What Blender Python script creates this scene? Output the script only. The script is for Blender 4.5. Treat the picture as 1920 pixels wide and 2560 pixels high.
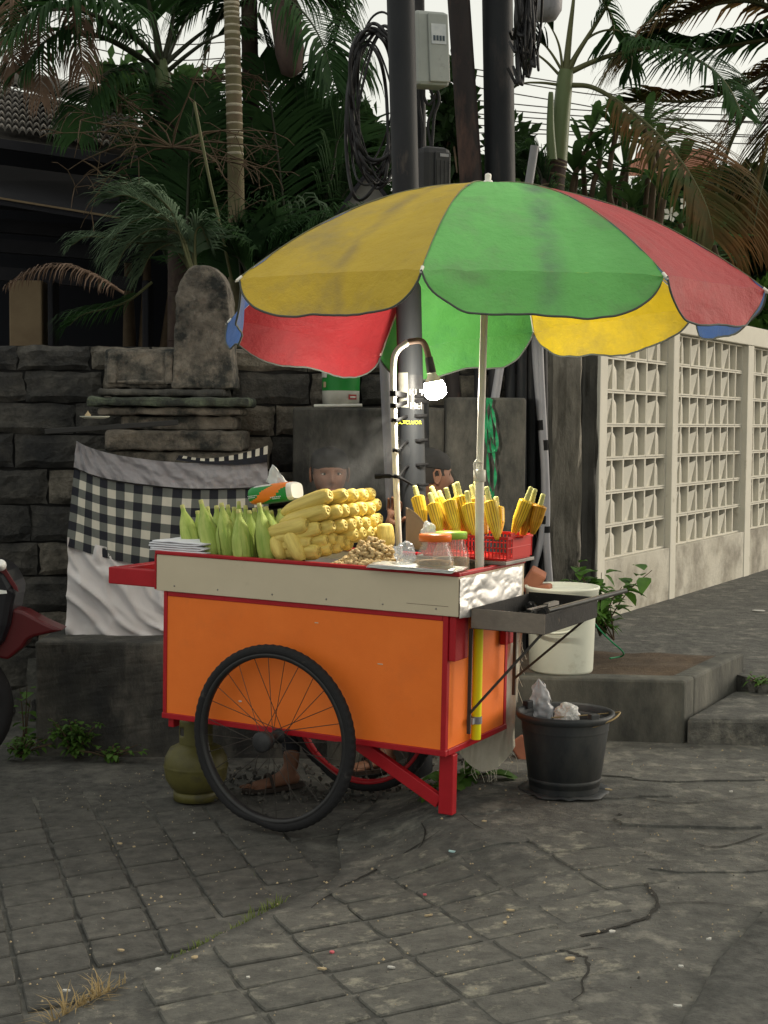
import bpy, bmesh, math, random
from mathutils import Vector, Matrix, noise
random.seed(7)
R = math.radians
sc = bpy.context.scene
col = sc.collection
for o in list(bpy.data.objects): bpy.data.objects.remove(o)
# ------------------------------------------------------------------ camera, world, sun, exposure
CH, CP, CR, CF = 1.4425, .0613, .0081, 3678.7     # height, pitch, roll, focal length in px of a 1920x2560 frame
cam = bpy.data.objects.new('camera', bpy.data.cameras.new('camera')); col.objects.link(cam)
cam.data.sensor_fit = 'VERTICAL'; cam.data.sensor_height = 24; cam.data.lens = 24*CF/2560
cam.data.clip_start = .05; cam.data.clip_end = 600
cam.matrix_world = Matrix.Translation((0, 0, CH)) @ Matrix.Rotation(R(90)-CP, 4, 'X') @ Matrix.Rotation(CR, 4, 'Z')
sc.camera = cam
SUN_EL, SUN_AZ = R(14), R(68)                         # low evening sun behind the scene, to the right, veiled by cloud
w = bpy.data.worlds.new('World'); sc.world = w; w.use_nodes = True
nt = w.node_tree; nt.nodes.clear()
sky = nt.nodes.new('ShaderNodeTexSky'); sky.sky_type = 'NISHITA'; sky.sun_disc = False
sky.sun_elevation = SUN_EL; sky.sun_rotation = SUN_AZ; sky.air_density = 1.0; sky.dust_density = 5; sky.ozone_density = 1
veil = nt.nodes.new('ShaderNodeRGB'); veil.outputs[0].default_value = (7.1, 6.95, 6.1, 1)    # thin even evening cloud
mix = nt.nodes.new('ShaderNodeMix'); mix.data_type = 'RGBA'; mix.inputs[0].default_value = .7
bg = nt.nodes.new('ShaderNodeBackground'); bg.inputs[1].default_value = .1
wo = nt.nodes.new('ShaderNodeOutputWorld')
nt.links.new(sky.outputs[0], mix.inputs[6]); nt.links.new(veil.outputs[0], mix.inputs[7])
nt.links.new(mix.outputs[2], bg.inputs[0]); nt.links.new(bg.outputs[0], wo.inputs[0])
sl = bpy.data.lights.new('sun', 'SUN'); sl.energy = .9; sl.angle = R(28); sl.color = (1, .95, .88)
so = bpy.data.objects.new('sun', sl); col.objects.link(so)
# direction from the ground to the sun: azimuth measured like the sky's rotation (0 = +Y, clockwise seen from above)
sd = Vector((math.sin(SUN_AZ)*math.cos(SUN_EL), math.cos(SUN_AZ)*math.cos(SUN_EL), math.sin(SUN_EL)))
so.rotation_euler = sd.to_track_quat('Z', 'Y').to_euler()
sc.view_settings.view_transform = 'Standard'; sc.view_settings.look = 'None'
sc.view_settings.exposure = .68; sc.view_settings.gamma = 1
sc.cycles.max_bounces = 8; sc.cycles.transparent_max_bounces = 12

# ------------------------------------------------------------------ survey helpers: photo point -> place
def ray(x, y):
    x -= 960; y -= 1280
    X = (x*math.cos(CR)+y*math.sin(CR))/CF; u = -(-x*math.sin(CR)+y*math.cos(CR))/CF
    return Vector((X, math.cos(CP)+u*math.sin(CP), -math.sin(CP)+u*math.cos(CP)))
CAM = Vector((0, 0, CH))
def W(x, y, Y):
    d = ray(x, y); return CAM+d*(Y/d.y)
def G(x, y, z=0.):
    d = ray(x, y); return CAM+d*((z-CH)/d.z)

# ------------------------------------------------------------------ materials
def mat(name, c, rough=.7, c2=None, scale=8., detail=6., bump=0., bscale=None, metal=0., c3=None, s3=2., th3=.55, w3=.12,
        stretch=None, emit=0, trans=0, alpha=None, spec=.3, coat=0, sss=0, obj_coord=True, distort=0.):
    m = bpy.data.materials.new(name); m.use_nodes = True
    n = m.node_tree; N = n.nodes; L = n.links; b = N['Principled BSDF']
    b.inputs['Roughness'].default_value = rough; b.inputs['Metallic'].default_value = metal
    b.inputs['Specular IOR Level'].default_value = spec
    b.inputs['Coat Weight'].default_value = coat
    tc = N.new('ShaderNodeTexCoord'); mp = N.new('ShaderNodeMapping')
    if name in ('tile_dark', 'tile_worn', 'breeze', 'husk', 'green_husk', 'kernel', 'kernel_roast', 'peanut', 'stone', 'stone_light', 'roof_tile'):   # every piece gets its own stretch of the pattern
        oi = N.new('ShaderNodeObjectInfo'); sc3 = N.new('ShaderNodeMath'); sc3.operation = 'MULTIPLY'; sc3.inputs[1].default_value = 37.; L.new(oi.outputs['Random'], sc3.inputs[0])
        av = N.new('ShaderNodeVectorMath'); av.operation = 'ADD'; L.new(tc.outputs['Object'], av.inputs[0]); L.new(sc3.outputs[0], av.inputs[1]); L.new(av.outputs[0], mp.inputs[0])
    else: L.new(tc.outputs['Object'], mp.inputs[0])
    if stretch: mp.inputs['Scale'].default_value = stretch
    base = None
    if c2 or c3:
        no = N.new('ShaderNodeTexNoise'); no.inputs['Scale'].default_value = scale; no.inputs['Detail'].default_value = detail
        no.inputs['Roughness'].default_value = .65; no.inputs['Distortion'].default_value = distort
        L.new(mp.outputs[0], no.inputs[0])
        rp = N.new('ShaderNodeValToRGB'); rp.color_ramp.elements[0].position = .33; rp.color_ramp.elements[1].position = .68
        rp.color_ramp.elements[0].color = (*(c2 or c), 1); rp.color_ramp.elements[1].color = (*c, 1)
        L.new(no.outputs['Fac'], rp.inputs[0]); base = rp.outputs[0]
        if c3:
            n3 = N.new('ShaderNodeTexNoise'); n3.inputs['Scale'].default_value = s3; n3.inputs['Detail'].default_value = 8
            n3.inputs['Roughness'].default_value = .7; L.new(mp.outputs[0], n3.inputs[0])
            r3 = N.new('ShaderNodeValToRGB'); r3.color_ramp.elements[0].position = th3-w3; r3.color_ramp.elements[1].position = th3+w3
            L.new(n3.outputs['Fac'], r3.inputs[0])
            mx = N.new('ShaderNodeMix'); mx.data_type = 'RGBA'; L.new(r3.outputs[0], mx.inputs[0]); L.new(base, mx.inputs[6])
            mx.inputs[7].default_value = (*c3, 1); base = mx.outputs[2]
        L.new(base, b.inputs['Base Color'])
    else: b.inputs['Base Color'].default_value = (*c, 1)
    if bump:
        nb = N.new('ShaderNodeTexNoise'); nb.inputs['Scale'].default_value = bscale or scale*3; nb.inputs['Detail'].default_value = 8
        nb.inputs['Roughness'].default_value = .7; L.new(mp.outputs[0], nb.inputs[0])
        bp = N.new('ShaderNodeBump'); bp.inputs['Strength'].default_value = 1; bp.inputs['Distance'].default_value = bump
        L.new(nb.outputs['Fac'], bp.inputs['Height']); L.new(bp.outputs[0], b.inputs['Normal'])
    if emit:
        b.inputs['Emission Color'].default_value = (*c, 1); b.inputs['Emission Strength'].default_value = emit
    if alpha is not None: b.inputs['Alpha'].default_value = alpha
    if trans:      # thin cloth or leaf: part of the light comes through
        t = N.new('ShaderNodeBsdfTranslucent'); ms = N.new('ShaderNodeMixShader'); ms.inputs[0].default_value = trans
        if base: L.new(base, t.inputs[0])
        else: t.inputs[0].default_value = (*c, 1)
        L.new(b.outputs[0], ms.inputs[1]); L.new(t.outputs[0], ms.inputs[2]); L.new(ms.outputs[0], N['Material Output'].inputs[0])
    return m
M = {}
def dm(k, *a, **kw): M[k] = mat(k, *a, **kw)
dm('asphalt', (.11, .11, .10), .9, (.045, .045, .042), 22, bump=.008, bscale=60, c3=(.17, .165, .145), s3=3.2, th3=.6, w3=.1)
dm('dirt_joint', (.03, .029, .025), .95, (.02, .019, .016), 30, bump=.004, bscale=120)
dm('slab', (.13, .128, .115), .9, (.062, .062, .057), 15, detail=12, bump=.012, bscale=45, c3=(.24, .23, .195), s3=9, th3=.62, w3=.1)
dm('tile_dark', (.105, .103, .093), .9, (.05, .05, .046), 18, bump=.008, bscale=60, c3=(.11, .105, .092), s3=9, th3=.66, w3=.08)
dm('tile_worn', (.135, .132, .116), .9, (.072, .071, .064), 18, bump=.009, bscale=50, c3=(.30, .285, .225), s3=12, th3=.62, w3=.08)
dm('cement', (.16, .155, .13), .9, (.07, .07, .06), 4, bump=.006, bscale=35, c3=(.03, .032, .03), s3=3, th3=.52, w3=.14, stretch=(1, 1, .45))
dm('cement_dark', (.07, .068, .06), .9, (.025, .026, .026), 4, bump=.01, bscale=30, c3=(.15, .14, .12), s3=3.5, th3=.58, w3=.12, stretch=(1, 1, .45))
dm('gap_shade', (.085, .082, .072), .9, (.045, .044, .04), 5, bump=.005, bscale=35, c3=(.03, .031, .028), s3=2.2, th3=.58, w3=.1, stretch=(1, 1, .5))  # dark tone standing in for the shade of the gap by the wall
dm('soil', (.12, .085, .055), .95, (.07, .05, .035), 18, bump=.01, bscale=60, c3=(.2, .16, .11), s3=30, th3=.68, w3=.04)
dm('stone', (.15, .14, .12), .95, (.05, .048, .044), 17, detail=12, bump=.03, bscale=36, c3=(.03, .031, .032), s3=1.6, th3=.5, w3=.12)
dm('stone_light', (.28, .25, .205), .95, (.11, .10, .08), 18, detail=12, bump=.035, bscale=34, c3=(.035, .036, .034), s3=2.5, th3=.56, w3=.1)
dm('mortar', (.03, .03, .03), .95, (.018, .018, .018), 10, bump=.01, bscale=30)
dm('shrine', (.25, .22, .18), .9, (.10, .09, .075), 11, detail=12, bump=.012, bscale=35, c3=(.03, .032, .03), s3=5, th3=.53, w3=.07)
dm('shrine_moss', (.16, .2, .13), .9, (.05, .055, .045), 9, bump=.01, bscale=35, c3=(.03, .034, .03), s3=7, th3=.5, w3=.08)
dm('breeze', (.64, .61, .52), .85, (.56, .53, .45), 3, bump=.002, bscale=60, c3=(.33, .29, .22), s3=6, th3=.68, w3=.08)
dm('breeze_base', (.56, .53, .45), .9, (.42, .39, .32), 3, bump=.004, bscale=40, c3=(.17, .15, .12), s3=2.6, th3=.56, w3=.12)
dm('post_cement', (.33, .30, .25), .9, (.13, .12, .10), 9, bump=.02, bscale=22, c3=(.05, .048, .042), s3=4.2, th3=.57, w3=.05, stretch=(1, 1, .3))
dm('orange', (.88, .20, .028), .42, (.82, .175, .022), 6, bump=.0008, bscale=260, c3=(.74, .17, .03), s3=3.5, th3=.66, w3=.12)
dm('red_paint', (.42, .012, .02), .4, (.34, .008, .014), 8, bump=.0008, bscale=120, c3=(.2, .01, .012), s3=14, th3=.72, w3=.05)
dm('cream', (.60, .52, .38), .55, (.55, .475, .345), 4, bump=.0006, bscale=160, c3=(.42, .36, .25), s3=5, th3=.72, w3=.08)
dm('foil', (.62, .62, .61), .5, metal=.85, bump=.004, bscale=4)
dm('foil_sheet', (.72, .74, .70), .3, metal=.9, bump=.004, bscale=20)
dm('steel', (.32, .31, .29), .42, (.18, .17, .16), 10, metal=.8, bump=.001)
dm('grill', (.27, .23, .19), .7, (.16, .135, .115), 6, metal=.1, bump=.002, bscale=60, c3=(.17, .14, .11), s3=5, th3=.6, w3=.08)
dm('soot', (.015, .015, .015), .8, (.03, .028, .026), 8, bump=.003, bscale=40, c3=(.2, .15, .1), s3=8, th3=.7, w3=.04)
dm('charcoal', (.03, .03, .03), .9, (.012, .012, .012), 20, bump=.01, bscale=40, c3=(.25, .24, .23), s3=26, th3=.66, w3=.05)
dm('yellow_tube', (.80, .74, .01), .4, (.74, .68, .01), 10, bump=.0004, c3=(.25, .22, .03), s3=30, th3=.74, w3=.03)
dm('rubber', (.014, .014, .016), .8, (.014, .014, .015), 20, bump=.001, bscale=120, c3=(.06, .055, .05), s3=18, th3=.68, w3=.06)
dm('black_rim', (.02, .02, .022), .35, (.03, .03, .03), 30, c3=(.12, .11, .1), s3=30, th3=.72, w3=.04)
dm('spoke', (.06, .055, .05), .5, metal=.6)
dm('tin', (.4, .4, .4), .4, metal=.9)
dm('white_pipe', (.72, .70, .62), .4, (.62, .6, .52), 14, c3=(.3, .27, .2), s3=14, th3=.73, w3=.04)
dm('rusty_pipe', (.16, .10, .07), .6, (.09, .06, .045), 16, bump=.001)
dm('black_plastic', (.025, .026, .028), .5, (.018, .018, .02), 9, bump=.001, bscale=40, c3=(.06, .06, .06), s3=5, th3=.66, w3=.1)
dm('socket', (.02, .02, .02), .45)
dm('tub', (.035, .04, .044), .55, (.024, .027, .03), 6, bump=.001, bscale=30, c3=(.075, .075, .07), s3=4, th3=.6, w3=.12, stretch=(1, 1, .5))
dm('white_plastic', (.68, .70, .60), .45, (.6, .62, .52), 4, bump=.0006, c3=(.42, .42, .32), s3=5, th3=.68, w3=.08)
dm('paper', (.75, .76, .80), .8, (.68, .69, .74), 5, bump=.001)
dm('brown_paper', (.32, .22, .14), .85, (.26, .18, .11), 7, bump=.001)
dm('bag_white', (.82, .82, .80), .45, bump=.006, bscale=26, trans=.3)
dm('cloth_white', (.68, .66, .66), .9, (.64, .62, .63), 4, bump=.002, bscale=300)
dm('cloth_silver', (.34, .33, .35), .42, (.28, .27, .29), 9, bump=.012, bscale=14)
dm('sack', (.76, .72, .60), .95, (.62, .58, .47), 6, bump=.002, bscale=200, c3=(.2, .17, .12), s3=5, th3=.68, w3=.08)
dm('gas_green', (.12, .11, .03), .5, (.07, .064, .02), 8, bump=.001, c3=(.05, .045, .03), s3=8, th3=.6, w3=.08)
dm('husk', (.82, .66, .19), .5, (.56, .42, .10), 70, bump=.003, bscale=90, stretch=(1, 1, .06), sss=.1, c3=(.62, .42, .13), s3=5, th3=.66, w3=.1)
dm('husk_end', (.62, .50, .14), .6, (.36, .27, .07), 60, bump=.002)
dm('green_husk', (.48, .56, .15), .55, (.24, .36, .06), 60, bump=.003, bscale=80, stretch=(1, 1, .06), c3=(.60, .58, .22), s3=6, th3=.6, w3=.1)
dm('stem', (.58, .56, .22), .6, (.42, .42, .14), 30, bump=.002)
dm('kernel', (.92, .68, .07), .3, (.84, .54, .04), 40, bump=.001, c3=(.55, .26, .02), s3=12, th3=.7, w3=.06)
dm('kernel_roast', (.66, .36, .03), .4, (.4, .18, .02), 30, bump=.001, c3=(.10, .05, .02), s3=18, th3=.6, w3=.06)
dm('peanut', (.62, .47, .25), .8, (.42, .30, .14), 30, bump=.002, bscale=200)
dm('basket', (.55, .02, .015), .4, (.48, .015, .012), 8)
dm('tissue_green', (.02, .26, .05), .3); dm('tissue_orange', (.85, .22, .02), .3); dm('tissue_white', (.8, .82, .8), .4, trans=.2)
dm('lid_orange', (.85, .2, .03), .4, (.75, .16, .02), 9); dm('lid_green', (.35, .6, .08), .4, (.3, .52, .07), 9)
dm('jar_food', (.35, .22, .08), .6, (.15, .08, .03), 30, bump=.004)
dm('can_green', (.02, .24, .04), .35, (.015, .19, .035), 5); dm('can_white', (.55, .55, .50), .5, (.42, .42, .37), 12); dm('can_red', (.3, .03, .03), .5)
dm('skin', (.19, .095, .058), .6, (.15, .07, .042), 14, bump=.001, bscale=120)
dm('eye_white', (.6, .58, .54), .3); dm('eye_dark', (.01, .008, .007), .2); dm('brow', (.015, .012, .01), .8)
dm('shirt_dark', (.02, .022, .028), .9, (.012, .013, .018), 12, bump=.002); dm('cap_black', (.018, .018, .018), .85, (.012, .012, .012), 30, bump=.001)
dm('shorts', (.05, .04, .04), .9); dm('sandal', (.03, .022, .018), .7); dm('lips', (.22, .08, .06), .5)
dm('strap', (.012, .012, .013), .85, spec=.1); dm('pole_steel', (.026, .028, .031), .62, (.017, .019, .022), 10, spec=.2, bump=.001, c3=(.08, .07, .06), s3=8, th3=.68, w3=.06, stretch=(1, 1, .3))
dm('pole_tall', (.014, .016, .019), .6, (.008, .009, .011), 8, spec=.2, bump=.002, c3=(.05, .042, .04), s3=5, th3=.62, w3=.1, stretch=(1, 1, .3))
dm('pole_rust', (.03, .023, .022), .65, (.016, .014, .015), 8, spec=.2, bump=.002, c3=(.11, .06, .045), s3=5, th3=.6, w3=.1, stretch=(1, 1, .3))
dm('meter_grey', (.36, .38, .36), .5, (.28, .3, .28), 4, bump=.001, c3=(.16, .16, .15), s3=6, th3=.68, w3=.08)
dm('label_white', (.6, .62, .62), .5, (.45, .48, .5), 20); dm('label_dark', (.05, .07, .09), .6)
dm('sticker', (.3, .3, .26), .8, (.22, .22, .19), 30, c3=(.12, .12, .1), s3=24, th3=.66, w3=.03)
dm('sticker_yellow', (.75, .75, .02), .5); dm('white_print', (.5, .5, .48), .8)
dm('cable', (.018, .018, .02), .6); dm('wire_far', (.06, .055, .05), .7)
dm('conduit', (.26, .26, .28), .5, (.18, .18, .2), 12, bump=.001, c3=(.08, .08, .08), s3=8, th3=.66, w3=.08, stretch=(1, 1, .3))
dm('ribbon', (.03, .34, .14), .5, (.02, .25, .1), 20, trans=.3)
dm('palm_leaf', (.035, .085, .022), .75, (.014, .04, .014), 3, trans=.4, spec=.15)
dm('palm_leaf_pale', (.17, .24, .15), .75, (.08, .13, .075), 3, trans=.4, spec=.15)
dm('palm_brown', (.17, .075, .022), .75, (.06, .05, .02), 2, trans=.4, spec=.15, c3=(.045, .07, .02), s3=1.6, th3=.55, w3=.1)
dm('palm_dead', (.22, .145, .10), .8, (.12, .075, .05), 3, trans=.15)
dm('rachis', (.12, .12, .05), .6, (.08, .085, .035), 4)
dm('rachis_dark', (.035, .04, .022), .6)
dm('trunk_ring', (.15, .11, .07), .85, (.09, .07, .042), 6, bump=.004, bscale=50, c3=(.14, .15, .07), s3=2, th3=.55, w3=.15)
dm('trunk_node', (.42, .38, .29), .85, (.3, .27, .2), 20, bump=.003)
dm('trunk_red', (.05, .03, .024), .85, (.028, .018, .016), 6, bump=.005, bscale=40, c3=(.07, .06, .04), s3=4, th3=.6, w3=.1)
dm('crownshaft', (.13, .17, .07), .5, (.08, .11, .045), 4, bump=.002, stretch=(1, 1, .2), c3=(.12, .08, .05), s3=4, th3=.62, w3=.08)
dm('sheath', (.16, .11, .095), .8, (.09, .065, .06), 6, bump=.004)
dm('twig', (.10, .07, .04), .85, (.06, .04, .025), 8)
dm('leaf_dark', (.03, .065, .015), .75, (.014, .028, .012), 2.5, trans=.4, spec=.15)
dm('leaf_frangi', (.07, .14, .04), .6, (.035, .075, .022), 5, trans=.4, spec=.15)
dm('leaf_fresh', (.09, .2, .03), .45, (.05, .12, .02), 14, trans=.3)
dm('leaf_weed', (.09, .19, .03), .6, (.05, .11, .018), 12, trans=.25)
dm('grass_dry', (.42, .32, .16), .8, (.28, .2, .09), 20, trans=.2); dm('grass_green', (.16, .2, .05), .7, (.1, .14, .03), 20, trans=.2)
dm('flower', (.8, .78, .68), .6)
dm('roof_tile', (.22, .20, .175), .9, (.08, .075, .07), 5, bump=.006, bscale=30, c3=(.4, .38, .33), s3=6, th3=.66, w3=.05)
dm('house_wood', (.02, .02, .024), .9, (.012, .012, .016), 4); dm('house_wall', (.20, .15, .09), .9, (.14, .10, .06), 3, bump=.002)
dm('house_shade', (.008, .009, .013), .95); dm('far_roof', (.3, .12, .07), .9, (.2, .08, .05), 6)
dm('tarp_grey', (.2, .195, .18), .9, (.14, .135, .125), 3)
dm('scooter_black', (.008, .008, .011), .4, coat=.2); dm('scooter_red', (.075, .004, .006), .42, coat=.2); dm('lamp_glass', (.75, .75, .72), .1)
dm('umb_rib', (.65, .64, .6), .4, metal=.3); dm('umb_tip', (.8, .78, .7), .5)
dm('umb_seam', (.2, .2, .12), .8)
dm('hem', (.09, .10, .09), .8)
dm('litter_white', (.5, .49, .45), .7); dm('litter_tan', (.38, .30, .18), .8); dm('litter_pink', (.5, .1, .12), .7); dm('litter_teal', (.4, .6, .6), .5)
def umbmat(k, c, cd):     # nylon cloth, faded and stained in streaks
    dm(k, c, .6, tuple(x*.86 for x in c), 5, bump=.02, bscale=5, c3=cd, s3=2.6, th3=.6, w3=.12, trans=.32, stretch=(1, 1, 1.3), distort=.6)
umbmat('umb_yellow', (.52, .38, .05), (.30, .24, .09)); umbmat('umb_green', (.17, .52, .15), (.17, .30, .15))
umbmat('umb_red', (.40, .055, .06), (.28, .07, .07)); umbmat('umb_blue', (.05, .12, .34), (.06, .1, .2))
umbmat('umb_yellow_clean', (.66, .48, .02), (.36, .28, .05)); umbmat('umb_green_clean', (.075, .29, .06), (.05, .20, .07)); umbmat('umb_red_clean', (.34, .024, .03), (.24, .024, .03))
m = M['bulb'] = mat('bulb', (1, .93, .78), .4, emit=400)
def glassy(k, c, r, al):
    m = mat(k, c, r, alpha=al, spec=.8); M[k] = m
glassy('jar_clear', (.7, .72, .68), .08, .2); glassy('bag_clear', (.72, .75, .8), .25, .38); M['bag_clear'].node_tree.nodes['Principled BSDF'].inputs['Roughness'].default_value = .3
def kernelmat(k):     # darker seams between the kernel rows, running along the cob
    m = M[k]; N = m.node_tree.nodes; L = m.node_tree.links; b = N['Principled BSDF']; src = b.inputs['Base Color'].links[0].from_socket
    tc = N.new('ShaderNodeTexCoord'); sp = N.new('ShaderNodeSeparateXYZ'); L.new(tc.outputs['Object'], sp.inputs[0])
    at = N.new('ShaderNodeMath'); at.operation = 'ARCTAN2'; L.new(sp.outputs[1], at.inputs[0]); L.new(sp.outputs[0], at.inputs[1])
    mu = N.new('ShaderNodeMath'); mu.operation = 'MULTIPLY'; mu.inputs[1].default_value = 14; L.new(at.outputs[0], mu.inputs[0]); co = N.new('ShaderNodeMath'); co.operation = 'COSINE'; L.new(mu.outputs[0], co.inputs[0])
    mz = N.new('ShaderNodeMath'); mz.operation = 'MULTIPLY'; mz.inputs[1].default_value = 1070; L.new(sp.outputs[2], mz.inputs[0]); cz = N.new('ShaderNodeMath'); cz.operation = 'COSINE'; L.new(mz.outputs[0], cz.inputs[0])
    mn = N.new('ShaderNodeMath'); mn.operation = 'MINIMUM'; L.new(co.outputs[0], mn.inputs[0]); L.new(cz.outputs[0], mn.inputs[1]); rp_ = N.new('ShaderNodeMapRange'); rp_.inputs[1].default_value = -1; rp_.inputs[2].default_value = 0; L.new(co.outputs[0], rp_.inputs[0])
    mx = N.new('ShaderNodeMix'); mx.data_type = 'RGBA'; mx.inputs[6].default_value = (.38, .17, .01, 1); L.new(rp_.outputs[0], mx.inputs[0]); L.new(src, mx.inputs[7]); L.new(mx.outputs[2], b.inputs['Base Color'])
kernelmat('kernel'); kernelmat('kernel_roast')
# black, grey and white check (cloth squares follow the cloth through its UVs)
def checkmat(k, n, a=(.012, .014, .022), b=(.13, .14, .13), c=(.58, .56, .48)):
    m = bpy.data.materials.new(k); m.use_nodes = True; N = m.node_tree.nodes; L = m.node_tree.links; bs = N['Principled BSDF']; bs.inputs['Roughness'].default_value = .9
    uv = N.new('ShaderNodeUVMap'); uv.uv_map = 'UVMap'; sp = N.new('ShaderNodeSeparateXYZ'); L.new(uv.outputs[0], sp.inputs[0])
    def stripe(o):
        f = N.new('ShaderNodeMath'); f.operation = 'FRACT'; mu = N.new('ShaderNodeMath'); mu.operation = 'MULTIPLY'; mu.inputs[1].default_value = .5
        L.new(o, mu.inputs[0]); L.new(mu.outputs[0], f.inputs[0]); g = N.new('ShaderNodeMath'); g.operation = 'GREATER_THAN'; g.inputs[1].default_value = .5; L.new(f.outputs[0], g.inputs[0]); return g.outputs[0]
    ad = N.new('ShaderNodeMath'); ad.operation = 'ADD'; L.new(stripe(sp.outputs[0]), ad.inputs[0]); L.new(stripe(sp.outputs[1]), ad.inputs[1])
    hf = N.new('ShaderNodeMath'); hf.operation = 'MULTIPLY'; hf.inputs[1].default_value = .5; L.new(ad.outputs[0], hf.inputs[0])
    rp = N.new('ShaderNodeValToRGB'); rp.color_ramp.interpolation = 'CONSTANT'; e = rp.color_ramp.elements
    e[0].position = 0; e[0].color = (*a, 1); e[1].position = .25; e[1].color = (*b, 1); e3 = e.new(.75); e3.color = (*c, 1)
    L.new(hf.outputs[0], rp.inputs[0]); L.new(rp.outputs[0], bs.inputs['Base Color']); M[k] = m
checkmat('check', 1); checkmat('check_bw', 1, b=(.012, .013, .018))

# ------------------------------------------------------------------ mesh helpers
def children(o): return [c for c in bpy.data.objects if c.parent == o]
class MB:
    def __init__(s): s.v = []; s.f = []; s.m = []; s.sm = []; s.uv = None
    def add(s, vs, fs, mi=0, sm=False):
        k = len(s.v); s.v += [tuple(p) for p in vs]
        for f in fs: s.f.append([i+k for i in f]); s.m.append(mi); s.sm.append(sm)
        return s
    def box(s, lo, hi, mi=0, T=None):
        P = [Vector((x, y, z)) for z in (lo[2], hi[2]) for y in (lo[1], hi[1]) for x in (lo[0], hi[0])]
        if T: P = [T @ p for p in P]
        return s.add(P, [(0, 2, 3, 1), (4, 5, 7, 6), (0, 1, 5, 4), (2, 6, 7, 3), (0, 4, 6, 2), (1, 3, 7, 5)], mi)
    def beam(s, a, b, w_, h, up=(0, 0, 1), mi=0):
        a = Vector(a); b = Vector(b); d = (b-a).normalized(); x = d.cross(Vector(up))
        if x.length < 1e-4: x = d.cross(Vector((1, 0, 0)))
        x.normalize(); z = x.cross(d)
        P = [p+x*sx*w_/2+z*sz*h/2 for p in (a, b) for sz in (-1, 1) for sx in (-1, 1)]
        return s.add(P, [(0, 2, 3, 1), (4, 5, 7, 6), (0, 1, 5, 4), (2, 6, 7, 3), (0, 4, 6, 2), (1, 3, 7, 5)], mi)
    def tube(s, path, r, n=10, cap=True, mi=0, sm=True, rfn=None):
        path = [Vector(p) for p in path]; k = len(path); vs = []; fs = []
        ref = Vector((0, 0, 1)); px = None
        for i, p in enumerate(path):
            d = (path[min(i+1, k-1)]-path[max(i-1, 0)]).normalized()
            if px is None:
                px = d.cross(ref if abs(d.z) < .9 else Vector((1, 0, 0))).normalized()
            else: px = (px-d*px.dot(d)).normalized()
            y = d.cross(px); rr = r[i] if isinstance(r, (list, tuple)) else r
            for j in range(n):
                a = 2*math.pi*j/n; q = rr*(rfn(i/(k-1), a) if rfn else 1)
                vs.append(p+px*math.cos(a)*q+y*math.sin(a)*q)
        for i in range(k-1):
            for j in range(n): fs.append((i*n+j, i*n+(j+1) % n, (i+1)*n+(j+1) % n, (i+1)*n+j))
        s.add(vs, fs, mi, sm)
        if cap: s.add(vs[:n], [tuple(range(n))[::-1]], mi); s.add(vs[-n:], [tuple(range(n))], mi)
        return s
    def lathe(s, prof, n=24, T=None, mi=0, sm=True, wob=None):
        vs = []; fs = []; k = len(prof)
        for i, (r, z) in enumerate(prof):
            for j in range(n):
                a = 2*math.pi*j/n; q = r*(wob(z, a) if wob else 1); vs.append(Vector((q*math.cos(a), q*math.sin(a), z)))
        if T: vs = [T @ v for v in vs]
        for i in range(k-1):
            for j in range(n): fs.append((i*n+j, i*n+(j+1) % n, (i+1)*n+(j+1) % n, (i+1)*n+j))
        return s.add(vs, fs, mi, sm)
    def grid(s, fn, nu, nv, mi=0, sm=True, uv=None):
        vs = [fn(i/nu, j/nv) for j in range(nv+1) for i in range(nu+1)]
        fs = [(j*(nu+1)+i, j*(nu+1)+i+1, (j+1)*(nu+1)+i+1, (j+1)*(nu+1)+i) for j in range(nv) for i in range(nu)]
        if uv:
            s.uv = s.uv or {}
            k = len(s.v)
            for j in range(nv+1):
                for i in range(nu+1): s.uv[k+j*(nu+1)+i] = uv(i/nu, j/nv)
        return s.add(vs, fs, mi, sm)
    def mesh(s, name, mats):
        me = bpy.data.meshes.new(name); me.from_pydata(s.v, [], s.f)
        if not isinstance(mats, (list, tuple)): mats = [mats]
        for m_ in mats: me.materials.append(m_)
        me.polygons.foreach_set('material_index', s.m); me.polygons.foreach_set('use_smooth', s.sm)
        if s.uv:
            ul = me.uv_layers.new(name='UVMap')
            for lp in me.loops: ul.data[lp.index].uv = s.uv.get(lp.vertex_index, (0, 0))
        me.update(); return me
    def build(s, name, mats, parent=None, bevel=0, solid=0, local=True, loc=None):
        o = bpy.data.objects.new(name, s.mesh(name, mats)); col.objects.link(o)
        if parent:
            o.parent = parent
        if loc: o.location = loc
        if solid: md = o.modifiers.new('solid', 'SOLIDIFY'); md.thickness = solid; md.offset = 0
        if bevel: md = o.modifiers.new('bevel', 'BEVEL'); md.width = bevel; md.segments = 2; md.limit_method = 'ANGLE'; md.harden_normals = False
        return o
def tag(o, label=None, cat=None, group=None, kind=None):
    if label: o['label'] = label
    if cat: o['category'] = cat
    if group: o['group'] = group
    if kind: o['kind'] = kind
    return o
def empty(name, loc=(0, 0, 0), rz=0, label=None, cat=None, group=None):
    o = bpy.data.objects.new(name, None); col.objects.link(o); o.location = loc; o.rotation_euler = (0, 0, rz); o.empty_display_size = .1
    return tag(o, label, cat, group)
CLOUD = bpy.data.textures.new('weathering', 'CLOUDS'); CLOUD.noise_scale = .07; CLOUD.noise_depth = 3
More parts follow.
